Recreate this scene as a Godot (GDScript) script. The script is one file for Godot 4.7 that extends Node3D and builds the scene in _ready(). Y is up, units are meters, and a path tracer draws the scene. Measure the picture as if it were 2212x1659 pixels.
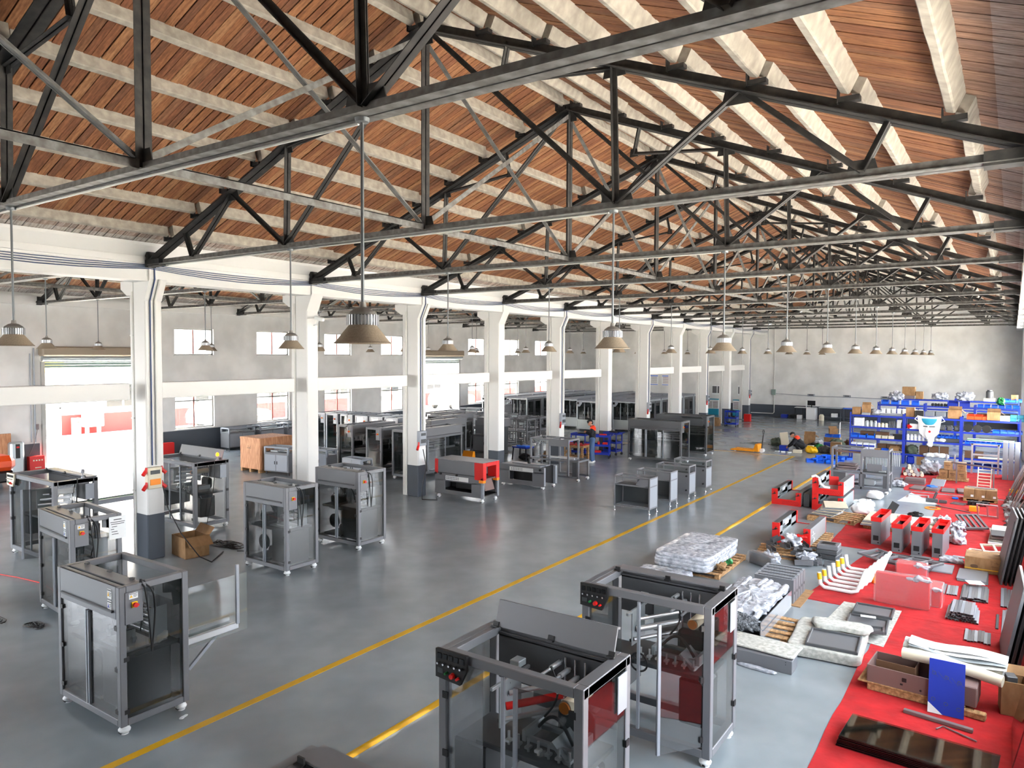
extends Node3D
# A machine-building hall: y up, metres, the hall runs towards -z, the camera stands by its right-hand wall.

const T0 := -3.84            # first roof truss in view
const BAY := 4.09            # column and truss pitch
const CX := -7.0             # ridge of the main hall
const AX := -21.75           # ridge of the side hall
const SLOPE := 0.386

var M := {}
var names := {}
var rng := RandomNumberGenerator.new()

# ------------------------------------------------------------------ mesh builder
class MB:
	var v := PackedVector3Array()
	var n := PackedVector3Array()
	var c := PackedColorArray()
	var col := Color(1, 1, 1)
	var tf := Transform3D()
	func tri(p: Vector3, q: Vector3, r: Vector3, a: Vector3, b: Vector3, d: Vector3) -> void:
		# p q r run counter-clockwise seen from outside
		v.append(tf * p); v.append(tf * r); v.append(tf * q)
		n.append(tf.basis * a); n.append(tf.basis * d); n.append(tf.basis * b)
		c.append(col); c.append(col); c.append(col)
	func poly(pts: Array, centre: Vector3) -> void:
		var m := Vector3()
		for p in pts:
			m += p
		m /= pts.size()
		var nn: Vector3 = (pts[1] - pts[0]).cross(pts[2] - pts[0]).normalized()
		var flip := nn.dot(m - centre) < 0
		if flip:
			nn = -nn
		for i in range(1, pts.size() - 1):
			if flip:
				tri(pts[0], pts[i + 1], pts[i], nn, nn, nn)
			else:
				tri(pts[0], pts[i], pts[i + 1], nn, nn, nn)
	func box(ce: Vector3, s: Vector3, ba := Basis()) -> MB:
		var h := s * 0.5
		for ax in 3:
			for sg in [-1.0, 1.0]:
				var pts := []
				for k in [[-1, -1], [1, -1], [1, 1], [-1, 1]]:
					var p := Vector3()
					p[ax] = sg * h[ax]
					p[(ax + 1) % 3] = k[0] * h[(ax + 1) % 3]
					p[(ax + 2) % 3] = k[1] * h[(ax + 2) % 3]
					pts.append(ce + ba * p)
				poly(pts, ce)
		return self
	func bx(x0: float, x1: float, y0: float, y1: float, z0: float, z1: float) -> MB:
		return box(Vector3(x0 + x1, y0 + y1, z0 + z1) * 0.5, Vector3(absf(x1 - x0), absf(y1 - y0), absf(z1 - z0)))
	func cbox(ce: Vector3, s: Vector3, ch := 0.01, ba := Basis()) -> MB:
		var h := s * 0.5
		var cp := func(sg: Array, ax: int) -> Vector3:
			var p := Vector3()
			for k in 3:
				p[k] = sg[k] * (h[k] if k == ax else h[k] - ch)
			return ce + ba * p
		for ax in 3:
			var a1 := (ax + 1) % 3
			var a2 := (ax + 2) % 3
			for s0 in [-1.0, 1.0]:
				var pts := []
				for k in [[-1.0, -1.0], [1.0, -1.0], [1.0, 1.0], [-1.0, 1.0]]:
					var sg := [0.0, 0.0, 0.0]
					sg[ax] = s0; sg[a1] = k[0]; sg[a2] = k[1]
					pts.append(cp.call(sg, ax))
				poly(pts, ce)
				for s1 in [-1.0, 1.0]:
					var ed := []
					for q in [[ax, -1.0], [ax, 1.0], [a1, 1.0], [a1, -1.0]]:
						var sg := [0.0, 0.0, 0.0]
						sg[ax] = s0; sg[a1] = s1; sg[a2] = q[1]
						ed.append(cp.call(sg, q[0]))
					poly(ed, ce)
		for a in [-1.0, 1.0]:
			for b in [-1.0, 1.0]:
				for d in [-1.0, 1.0]:
					poly([cp.call([a, b, d], 0), cp.call([a, b, d], 1), cp.call([a, b, d], 2)], ce)
		return self
	func bar(a: Vector3, b: Vector3, w: float, h: float, up := Vector3.UP) -> MB:
		var z := (b - a).normalized()
		if absf(z.dot(up)) > 0.98:
			up = Vector3.RIGHT if absf(z.x) < 0.9 else Vector3.BACK
		var x := up.cross(z).normalized()
		return box((a + b) * 0.5, Vector3(w, h, (b - a).length()), Basis(x, z.cross(x), z))
	func tube(pts: Array, r: float, sides := 8, caps := true, r2 := -1.0) -> MB:
		if r2 < 0:
			r2 = r
		var up := Vector3.UP
		var rings := []
		var nrm := []
		for i in pts.size():
			var d: Vector3 = (pts[mini(i + 1, pts.size() - 1)] - pts[maxi(i - 1, 0)]).normalized()
			var x := d.cross(up)
			if x.length() < 0.05:
				x = d.cross(Vector3.RIGHT)
			x = x.normalized()
			up = x.cross(d).normalized()
			var rr := lerpf(r, r2, float(i) / maxf(1.0, pts.size() - 1))
			var ring := []
			var rn := []
			for k in sides:
				var a := TAU * k / sides
				var o := x * cos(a) + up * sin(a)
				rn.append(o)
				ring.append(pts[i] + o * rr)
			rings.append(ring)
			nrm.append(rn)
		for i in pts.size() - 1:
			for k in sides:
				var l := (k + 1) % sides
				tri(rings[i][k], rings[i + 1][l], rings[i][l], nrm[i][k], nrm[i + 1][l], nrm[i][l])
				tri(rings[i][k], rings[i + 1][k], rings[i + 1][l], nrm[i][k], nrm[i + 1][k], nrm[i + 1][l])
		if caps:
			poly(rings[0], pts[1])
			poly(rings[-1], pts[-2])
		return self
	func cyl(a: Vector3, b: Vector3, r: float, sides := 12, r2 := -1.0) -> MB:
		return tube([a, b], r, sides, true, r2)
	func lathe(prof: Array, sides := 20, at := Vector3(), ba := Basis()) -> MB:
		for i in prof.size() - 1:
			var p: Array = prof[i]
			var q: Array = prof[i + 1]
			var e := Vector2(q[0] - p[0], q[1] - p[1])
			if e.length() < 1e-6:
				continue
			var nn := Vector2(e.y, -e.x).normalized()
			for k in sides:
				var a := TAU * k / sides
				var b := TAU * (k + 1) / sides
				var da := Vector3(cos(a), 0, sin(a))
				var db := Vector3(cos(b), 0, sin(b))
				var pa: Vector3 = at + ba * (da * p[0] + Vector3.UP * p[1])
				var pb: Vector3 = at + ba * (db * p[0] + Vector3.UP * p[1])
				var qa: Vector3 = at + ba * (da * q[0] + Vector3.UP * q[1])
				var qb: Vector3 = at + ba * (db * q[0] + Vector3.UP * q[1])
				var na := ba * (da * nn.x + Vector3.UP * nn.y)
				var nb := ba * (db * nn.x + Vector3.UP * nn.y)
				if p[0] > 1e-5:
					tri(pa, qa, pb, na, na, nb)
				if q[0] > 1e-5:
					tri(pb, qa, qb, nb, na, nb)
		return self
	func prism(pg: Array, depth: float, ba := Basis(), at := Vector3()) -> MB:
		# pg: outline in local x y, runs counter-clockwise; thickness along local z, centred
		var pv := PackedVector2Array()
		for p in pg:
			pv.append(Vector2(p[0], p[1]))
		if Geometry2D.is_polygon_clockwise(pv):
			pv.reverse()
		var h := depth * 0.5
		var ids := Geometry2D.triangulate_polygon(pv)
		var f := ba.z
		for i in range(0, ids.size(), 3):
			var t := [pv[ids[i]], pv[ids[i + 1]], pv[ids[i + 2]]]
			if (t[1] - t[0]).cross(t[2] - t[0]) < 0:
				t = [t[0], t[2], t[1]]
			var a := []
			var b := []
			for q in t:
				a.append(at + ba * Vector3(q.x, q.y, h))
				b.append(at + ba * Vector3(q.x, q.y, -h))
			tri(a[0], a[1], a[2], f, f, f)
			tri(b[0], b[2], b[1], -f, -f, -f)
		for i in pv.size():
			var p := pv[i]
			var q := pv[(i + 1) % pv.size()]
			var nn := ba * Vector3(q.y - p.y, p.x - q.x, 0).normalized()
			var a := at + ba * Vector3(p.x, p.y, -h)
			var b := at + ba * Vector3(q.x, q.y, -h)
			var d := at + ba * Vector3(q.x, q.y, h)
			var e := at + ba * Vector3(p.x, p.y, h)
			tri(a, b, d, nn, nn, nn)
			tri(a, d, e, nn, nn, nn)
		return self
	func grid(rows: Array) -> MB:
		# smooth surface through rows of points
		var R := rows.size()
		var C: int = rows[0].size()
		var ns := []
		for i in R:
			var l := []
			for j in C:
				var du: Vector3 = rows[i][mini(j + 1, C - 1)] - rows[i][maxi(j - 1, 0)]
				var dv: Vector3 = rows[mini(i + 1, R - 1)][j] - rows[maxi(i - 1, 0)][j]
				var nn := dv.cross(du)
				l.append(nn.normalized() if nn.length() > 1e-9 else Vector3.UP)
			ns.append(l)
		for i in R - 1:
			for j in C - 1:
				tri(rows[i][j], rows[i + 1][j + 1], rows[i][j + 1], ns[i][j], ns[i + 1][j + 1], ns[i][j + 1])
				tri(rows[i][j], rows[i + 1][j], rows[i + 1][j + 1], ns[i][j], ns[i + 1][j], ns[i + 1][j + 1])
		return self
	func blob(ce: Vector3, s: Vector3, e := 0.5, amp := 0.03, freq := 4.0, sd := 1, nu := 28, nv := 14, ba := Basis(), floor_y := -99.0) -> MB:
		# a lumpy rounded body: e = 1 a ball, small e a box
		var no := FastNoiseLite.new()
		no.seed = sd
		no.frequency = freq
		no.fractal_octaves = 3
		if floor_y < -90 and ce.y > 0.0:
			floor_y = 0.0
		var rows := []
		for i in nv + 1:
			var t := -PI / 2 + PI * i / nv
			var l := []
			for j in nu + 1:
				var p := TAU * (j % nu) / nu
				var ct := signf(cos(t)) * pow(absf(cos(t)), e)
				var o := Vector3(ct * signf(cos(p)) * pow(absf(cos(p)), e), signf(sin(t)) * pow(absf(sin(t)), e), ct * signf(sin(p)) * pow(absf(sin(p)), e))
				var q := o * s * 0.5
				q += q.normalized() * no.get_noise_3dv(q + ce) * amp * 2.0
				q = ce + ba * q
				q.y = maxf(q.y, floor_y)
				l.append(q)
			rows.append(l)
		return grid(rows)
	func mesh() -> ArrayMesh:
		var a := []
		a.resize(Mesh.ARRAY_MAX)
		a[Mesh.ARRAY_VERTEX] = v
		a[Mesh.ARRAY_NORMAL] = n
		a[Mesh.ARRAY_COLOR] = c
		var m := ArrayMesh.new()
		m.add_surface_from_arrays(Mesh.PRIMITIVE_TRIANGLES, a)
		return m

# ------------------------------------------------------------------ naming
func numbered(called: String) -> String:
	var k: int = names.get(called, 0)
	names[called] = k + 1
	return called if k == 0 else "%s_%03d" % [called, k]

func tag(o: Node, label: String, category: String, group := "", kind := "") -> void:
	if label: o.set_meta("label", label)
	if category: o.set_meta("category", category)
	if group: o.set_meta("group", group)
	if kind: o.set_meta("kind", kind)

func thing(called: String, label: String, category: String, at := Vector3(), turn := 0.0, group := "", kind := "") -> Node3D:
	var o := Node3D.new()
	o.name = numbered(called)
	add_child(o)
	o.position = at
	o.rotation_degrees.y = turn
	tag(o, label, category, group, kind)
	return o

func part(parent: Node, called: String, mb, mat: Material) -> MeshInstance3D:
	var o := MeshInstance3D.new()
	o.name = called
	o.mesh = mb.mesh() if mb is MB else mb
	o.material_override = mat
	parent.add_child(o, true)
	return o

func solo(called: String, mb, mat: Material, label: String, category: String, at := Vector3(), turn := 0.0, group := "", kind := "") -> MeshInstance3D:
	var o := MeshInstance3D.new()
	o.name = numbered(called)
	o.mesh = mb.mesh() if mb is MB else mb
	o.material_override = mat
	add_child(o)
	o.position = at
	o.rotation_degrees.y = turn
	tag(o, label, category, group, kind)
	return o

func dup(o: Node3D, label: String, at: Vector3, turn := 0.0, group := "") -> Node3D:
	var r: Node3D = o.duplicate()
	var base := String(o.name)
	var rx := RegEx.create_from_string("_[0-9]{3}$")
	r.name = numbered(rx.sub(base, ""))
	add_child(r)
	r.position = at
	r.rotation_degrees.y = turn
	r.set_meta("label", label)
	if group: r.set_meta("group", group)
	return r

const ORD := ["first", "second", "third", "fourth", "fifth", "sixth", "seventh", "eighth", "ninth", "tenth", "eleventh", "twelfth", "thirteenth", "fourteenth"]

func V(x: float, y: float, z: float) -> Vector3:
	return Vector3(x, y, z)

# ------------------------------------------------------------------ materials
func mat(key: String, col: Color, rough := 0.6, metal := 0.0) -> StandardMaterial3D:
	var m := StandardMaterial3D.new()
	m.resource_name = key
	m.albedo_color = col
	m.roughness = rough
	m.metallic = metal
	M[key] = m
	return m

func noise_tex(freq: float, lo: Color, hi: Color, sd := 1, size := 512, oct := 4, mid := 0.5, normal := false, strength := 4.0) -> NoiseTexture2D:
	var t := NoiseTexture2D.new()
	var f := FastNoiseLite.new()
	f.seed = sd
	f.frequency = freq
	f.fractal_octaves = oct
	t.noise = f
	t.width = size
	t.height = size
	t.seamless = true
	if normal:
		t.as_normal_map = true
		t.bump_strength = strength
	else:
		var g := Gradient.new()
		g.set_color(0, lo); g.set_color(1, hi)
		g.set_offset(0, maxf(0.0, mid - 0.35)); g.set_offset(1, minf(1.0, mid + 0.35))
		t.color_ramp = g
	return t

func world_tri(m: StandardMaterial3D, s: Vector3) -> void:
	m.uv1_triplanar = true
	m.uv1_world_triplanar = true
	m.uv1_scale = s

func materials() -> void:
	var m: StandardMaterial3D
	# floor: grey epoxy, worn, a little wavy
	m = mat("floor", Color(1, 1, 1), 1.0)
	m.albedo_texture = noise_tex(0.012, Color(0.50, 0.535, 0.555), Color(0.545, 0.575, 0.595), 3, 1024, 3)
	m.roughness_texture = noise_tex(0.012, Color(0.17, 0.17, 0.17), Color(0.27, 0.27, 0.27), 9, 512, 3)
	m.normal_enabled = true
	m.normal_texture = noise_tex(0.02, Color.BLACK, Color.WHITE, 5, 512, 3, 0.5, true, 2.0)
	m.normal_scale = 0.05
	world_tri(m, V(0.09, 0.09, 0.09))
	# wooden roof boards: tone in the vertex colours, grain in the texture
	m = mat("wood", Color(1, 1, 1), 0.75)
	m.vertex_color_use_as_albedo = true
	m.albedo_texture = noise_tex(0.02, Color(0.68, 0.64, 0.61), Color(1, 1, 1), 11, 512, 5)
	world_tri(m, V(0.22, 2.4, 2.4))
	m = mat("concrete", Color(1, 1, 1), 0.9)
	m.albedo_texture = noise_tex(0.02, Color(0.56, 0.54, 0.50), Color(0.70, 0.675, 0.63), 21, 512, 5)
	world_tri(m, V(0.5, 0.5, 0.5))
	m = mat("plaster", Color(1, 1, 1), 0.85)
	m.albedo_texture = noise_tex(0.006, Color(0.80, 0.80, 0.79), Color(0.87, 0.87, 0.86), 31, 512, 4)
	world_tri(m, V(0.2, 0.2, 0.2))
	mat("skirting", Color(0.27, 0.295, 0.33), 0.5)
	mat("white_paint", Color(0.84, 0.84, 0.83), 0.6)
	mat("pipe_white", Color(0.8, 0.8, 0.78), 0.4)
	m = mat("steel_dark", Color(1, 1, 1), 0.65, 0.1)
	m.albedo_texture = noise_tex(0.03, Color(0.13, 0.135, 0.135), Color(0.23, 0.22, 0.21), 41, 256, 4)
	world_tri(m, V(0.8, 0.8, 0.8))
	m = mat("steel_mid", Color(1, 1, 1), 0.6, 0.1)
	m.albedo_texture = noise_tex(0.03, Color(0.33, 0.325, 0.31), Color(0.47, 0.475, 0.47), 43, 256, 4)
	world_tri(m, V(0.8, 0.8, 0.8))
	mat("roof_deck", Color(0.07, 0.06, 0.055), 0.95)
	mat("yellow_line", Color(0.80, 0.62, 0.06), 0.5)
	mat("alu", Color(0.80, 0.81, 0.82), 0.32, 0.75)
	mat("chrome", Color(0.85, 0.85, 0.86), 0.15, 1.0)
	m = mat("lamp_shade", Color(1, 1, 1), 0.55, 0.1)
	m.albedo_texture = noise_tex(0.08, Color(0.52, 0.47, 0.40), Color(0.62, 0.57, 0.50), 47, 256, 3)
	world_tri(m, V(3, 3, 3))
	mat("lamp_cap", Color(0.50, 0.49, 0.47), 0.6, 0.2)
	mat("lens", Color(0.78, 0.78, 0.74), 0.3)
	mat("rod", Color(0.42, 0.44, 0.45), 0.45, 0.4)
	mat("cable_blue", Color(0.14, 0.24, 0.42), 0.5)
	mat("black", Color(0.05, 0.05, 0.055), 0.5)
	mat("rubber", Color(0.08, 0.08, 0.085), 0.7)
	# machines
	mat("grey", Color(0.43, 0.435, 0.45), 0.42, 0.15)
	mat("grey_dark", Color(0.31, 0.315, 0.325), 0.45, 0.15)
	mat("grey_inner", Color(0.24, 0.255, 0.265), 0.5, 0.1)
	mat("grey_light", Color(0.56, 0.58, 0.61), 0.4, 0.15)
	mat("zinc", Color(0.66, 0.69, 0.70), 0.38, 0.5)
	mat("red", Color(0.80, 0.085, 0.07), 0.4)
	mat("orange", Color(0.88, 0.30, 0.10), 0.4)
	mat("amber", Color(0.95, 0.55, 0.08), 0.4)
	mat("yellow", Color(0.93, 0.72, 0.05), 0.45)
	mat("jack_yellow", Color(0.92, 0.58, 0.06), 0.4)
	mat("blue", Color(0.03, 0.17, 0.62), 0.4)
	mat("bin_blue", Color(0.04, 0.38, 0.86), 0.4)
	mat("teal", Color(0.12, 0.55, 0.66), 0.45)
	mat("green", Color(0.08, 0.48, 0.22), 0.45)
	mat("white", Color(0.87, 0.88, 0.88), 0.5)
	mat("cream", Color(0.82, 0.79, 0.70), 0.6)
	mat("brown", Color(0.36, 0.25, 0.16), 0.7)
	mat("mauve", Color(0.44, 0.39, 0.39), 0.55, 0.1)
	mat("rust", Color(0.45, 0.36, 0.34), 0.6, 0.1)
	m = mat("card", Color(1, 1, 1), 0.85)
	m.albedo_texture = noise_tex(0.02, Color(0.52, 0.39, 0.25), Color(0.62, 0.48, 0.33), 51, 256, 4)
	world_tri(m, V(1.2, 0.6, 1.2))
	m = mat("ply", Color(1, 1, 1), 0.7)
	m.albedo_texture = noise_tex(0.012, Color(0.66, 0.45, 0.31), Color(0.80, 0.60, 0.45), 53, 512, 4)
	world_tri(m, V(2.0, 0.35, 2.0))
	m = mat("pallet", Color(1, 1, 1), 0.8)
	m.albedo_texture = noise_tex(0.02, Color(0.50, 0.37, 0.23), Color(0.74, 0.58, 0.40), 55, 256, 4)
	world_tri(m, V(3.0, 3.0, 0.6))
	m = mat("carpet", Color(1, 1, 1), 0.95)
	m.albedo_texture = noise_tex(0.01, Color(0.60, 0.05, 0.07), Color(0.72, 0.075, 0.095), 57, 512, 5)
	m.normal_enabled = true
	m.normal_texture = noise_tex(0.02, Color.BLACK, Color.WHITE, 59, 512, 4, 0.5, true, 5.0)
	m.normal_scale = 0.35
	world_tri(m, V(0.4, 0.4, 0.4))
	# transparent things
	m = mat("smoke_glass", Color(0.03, 0.05, 0.04, 0.36), 0.03)
	m.transparency = BaseMaterial3D.TRANSPARENCY_ALPHA
	m = mat("clear_glass", Color(0.3, 0.36, 0.33, 0.14), 0.03)
	m.transparency = BaseMaterial3D.TRANSPARENCY_ALPHA
	m = mat("window_glass", Color(0.9, 0.95, 0.95, 0.08), 0.02)
	m.transparency = BaseMaterial3D.TRANSPARENCY_ALPHA
	m = mat("film", Color(0.8, 0.82, 0.85, 0.15), 0.1)
	m.transparency = BaseMaterial3D.TRANSPARENCY_ALPHA
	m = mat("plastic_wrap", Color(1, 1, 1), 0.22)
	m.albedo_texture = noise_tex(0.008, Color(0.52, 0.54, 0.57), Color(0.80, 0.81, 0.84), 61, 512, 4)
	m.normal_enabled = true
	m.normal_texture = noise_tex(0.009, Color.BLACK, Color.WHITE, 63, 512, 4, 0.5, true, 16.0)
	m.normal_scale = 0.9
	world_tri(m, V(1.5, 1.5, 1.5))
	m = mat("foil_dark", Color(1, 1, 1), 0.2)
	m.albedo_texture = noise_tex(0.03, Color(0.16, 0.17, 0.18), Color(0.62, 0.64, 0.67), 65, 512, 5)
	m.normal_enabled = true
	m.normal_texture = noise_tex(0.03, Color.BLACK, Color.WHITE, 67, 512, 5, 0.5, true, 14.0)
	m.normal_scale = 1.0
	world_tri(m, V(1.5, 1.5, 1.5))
	m = mat("felt", Color(1, 1, 1), 0.95)
	m.albedo_texture = noise_tex(0.02, Color(0.60, 0.60, 0.57), Color(0.76, 0.76, 0.73), 69, 512, 4)
	world_tri(m, V(1.2, 1.2, 1.2))
	# outdoors
	m = mat("yard", Color(0.80, 0.79, 0.77), 0.9)
	mat("facade", Color(0.88, 0.87, 0.85), 0.85)
	mat("facade_red", Color(0.46, 0.11, 0.09), 0.85)
	mat("facade_yellow", Color(0.90, 0.74, 0.32), 0.85)
	mat("car_white", Color(0.84, 0.86, 0.87), 0.25)
	m = mat("shutter", Color(0.50, 0.57, 0.54), 0.5, 0.2)
	mat("skin", Color(0.74, 0.52, 0.42), 0.6)
	mat("hair", Color(0.035, 0.03, 0.03), 0.6)
	mat("navy", Color(0.035, 0.045, 0.08), 0.8)
	mat("jean", Color(0.26, 0.36, 0.50), 0.85)
	mat("hi_orange", Color(0.93, 0.24, 0.06), 0.7)
	mat("camo", Color(0.30, 0.34, 0.28), 0.9)
	m = mat("screen", Color(0.03, 0.03, 0.035), 0.15)
	m = mat("beacon", Color(1.0, 0.5, 0.05), 0.3)
	m.emission_enabled = true
	m.emission = Color(1.0, 0.45, 0.05)
	m.emission_energy_multiplier = 2.0

# ------------------------------------------------------------------ camera and light
func camera_and_light() -> void:
	var cam := Camera3D.new()
	cam.name = "camera"
	add_child(cam)
	var cy := cos(deg_to_rad(34.52567)); var sy := sin(deg_to_rad(34.52567))
	var cp := cos(deg_to_rad(-2.33287)); var sp := sin(deg_to_rad(-2.33287))
	var cr := cos(deg_to_rad(0.27363)); var sr := sin(deg_to_rad(0.27363))
	var ry := Basis(V(cy, 0, -sy), V(0, 1, 0), V(sy, 0, cy))
	var rx := Basis(V(1, 0, 0), V(0, cp, sp), V(0, -sp, cp))
	var rz := Basis(V(cr, sr, 0), V(-sr, cr, 0), V(0, 0, 1))
	cam.transform = Transform3D(ry * rx * rz, V(0, 4.25, 0))
	cam.fov = rad_to_deg(2.0 * atan(829.5 / 1573.357))
	cam.near = 0.05
	cam.far = 300.0
	cam.current = true
	var we := WorldEnvironment.new()
	we.name = "world"
	add_child(we)
	var e := Environment.new()
	we.environment = e
	var sk := Sky.new()
	var sm := ProceduralSkyMaterial.new()
	sm.sky_top_color = Color(0.78, 0.82, 0.87)
	sm.sky_horizon_color = Color(0.93, 0.93, 0.93)
	sm.ground_bottom_color = Color(0.55, 0.54, 0.52)
	sm.ground_horizon_color = Color(0.80, 0.80, 0.80)
	sm.sun_angle_max = 0.0
	sm.energy_multiplier = 1.0
	sk.sky_material = sm
	e.background_mode = Environment.BG_SKY
	e.sky = sk
	e.background_energy_multiplier = 5.0
	e.tonemap_mode = Environment.TONE_MAPPER_LINEAR
	e.tonemap_exposure = 5.9
	e.sdfgi_enabled = true
	e.ssao_enabled = true
	e.ssil_enabled = true
	var sun := DirectionalLight3D.new()
	sun.name = "sun"
	add_child(sun)
	sun.rotation_degrees = V(-60, 195, 0)
	sun.light_color = Color(1.0, 0.95, 0.87)
	sun.light_energy = 9.0
	sun.light_angular_distance = 0.6
	sun.shadow_enabled = true

# ------------------------------------------------------------------ walls with openings
func wall_with_holes(o: Node, axis_x: bool, plane: float, thick: float, a0: float, a1: float, top: float, holes: Array, m: Material, called := "wall_panel") -> void:
	# wall along z (axis_x) or along x; holes: [a0, a1, y0, y1]; split into columns at the hole edges
	var cuts := [a0, a1]
	for h in holes:
		cuts.append(h[0]); cuts.append(h[1])
	cuts.sort()
	var mb := MB.new()
	for i in cuts.size() - 1:
		var c0: float = cuts[i]
		var c1: float = cuts[i + 1]
		if c1 - c0 < 0.001:
			continue
		var spans := []
		for h in holes:
			if h[0] <= c0 + 0.001 and h[1] >= c1 - 0.001:
				spans.append([h[2], h[3]])
		spans.sort_custom(func(p, q): return p[0] < q[0])
		var y := 0.0
		spans.append([top, top])
		for s in spans:
			if s[0] - y > 0.001:
				if axis_x:
					mb.bx(plane, plane + thick, y, s[0], c0, c1)
				else:
					mb.bx(c0, c1, y, s[0], plane, plane + thick)
			y = maxf(y, s[1])
	part(o, called, mb, m)

func window_frame(k: int, x: float, z0: float, z1: float, y0: float, y1: float, inward: float, label: String) -> void:
	# frame, mullion, transom and panes in a wall that runs along z; inward = +1 when the room lies at +x
	var o := thing("window_%d" % k, label, "window", V(x, y0, (z0 + z1) * 0.5), 0, "", "structure")
	var w := absf(z1 - z0)
	var h := y1 - y0
	var f := MB.new()
	var xo := -0.12 * inward
	for s in [-1.0, 1.0]:
		f.box(V(xo, h / 2, s * (w / 2 - 0.03)), V(0.07, h, 0.06))
	f.box(V(xo, 0.03, 0), V(0.07, 0.06, w)).box(V(xo, h - 0.03, 0), V(0.07, 0.06, w))
	part(o, "window_frame", f, M.frame_grey)
	part(o, "mullion", MB.new().box(V(xo, h / 2, 0), V(0.05, h, 0.05)), M.frame_red)
	var tall := h > 1.4
	if tall:
		part(o, "transom", MB.new().box(V(xo, h * 0.68, 0), V(0.05, 0.06, w)), M.frame_grey)
	for s in [-1.0, 1.0]:
		if tall:
			part(o, "pane", MB.new().box(V(xo, h * 0.34, s * w * 0.25), V(0.006, h * 0.68 - 0.06, w * 0.5 - 0.05)), M.window_glass)
			part(o, "pane", MB.new().box(V(xo, h * 0.84, s * w * 0.25), V(0.006, h * 0.32 - 0.06, w * 0.5 - 0.05)), M.window_glass)
		else:
			part(o, "pane", MB.new().box(V(xo, h * 0.5, s * w * 0.25), V(0.006, h - 0.1, w * 0.5 - 0.05)), M.window_glass)
	part(o, "sill", MB.new().box(V(0.01 * inward, -0.02, 0), V(0.06, 0.04, w + 0.06)), M.white_paint)

func roller_door(k: int, z0: float, z1: float, label: String) -> void:
	var o := thing("door_%d" % k, label, "roller door", V(-29.1, 0, (z0 + z1) * 0.5), 0, "", "structure")
	var w := absf(z1 - z0)
	for s in [-1.0, 1.0]:
		part(o, "guide_rail", MB.new().box(V(0.05, 1.95, s * (w / 2 + 0.02)), V(0.1, 3.9, 0.12)), M.frame_grey)
	part(o, "roller_box", MB.new().cbox(V(0.2, 4.28, 0), V(0.4, 0.36, w + 0.3), 0.05), M.lamp_shade)
	part(o, "roller", MB.new().cyl(V(0.2, 4.02, -w / 2 - 0.1), V(0.2, 4.02, w / 2 + 0.1), 0.11, 14), M.zinc)
	for i in 3:
		part(o, "slat", MB.new().cbox(V(0.06, 3.92 - i * 0.1, 0), V(0.03, 0.095, w), 0.012), M.shutter)

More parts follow.
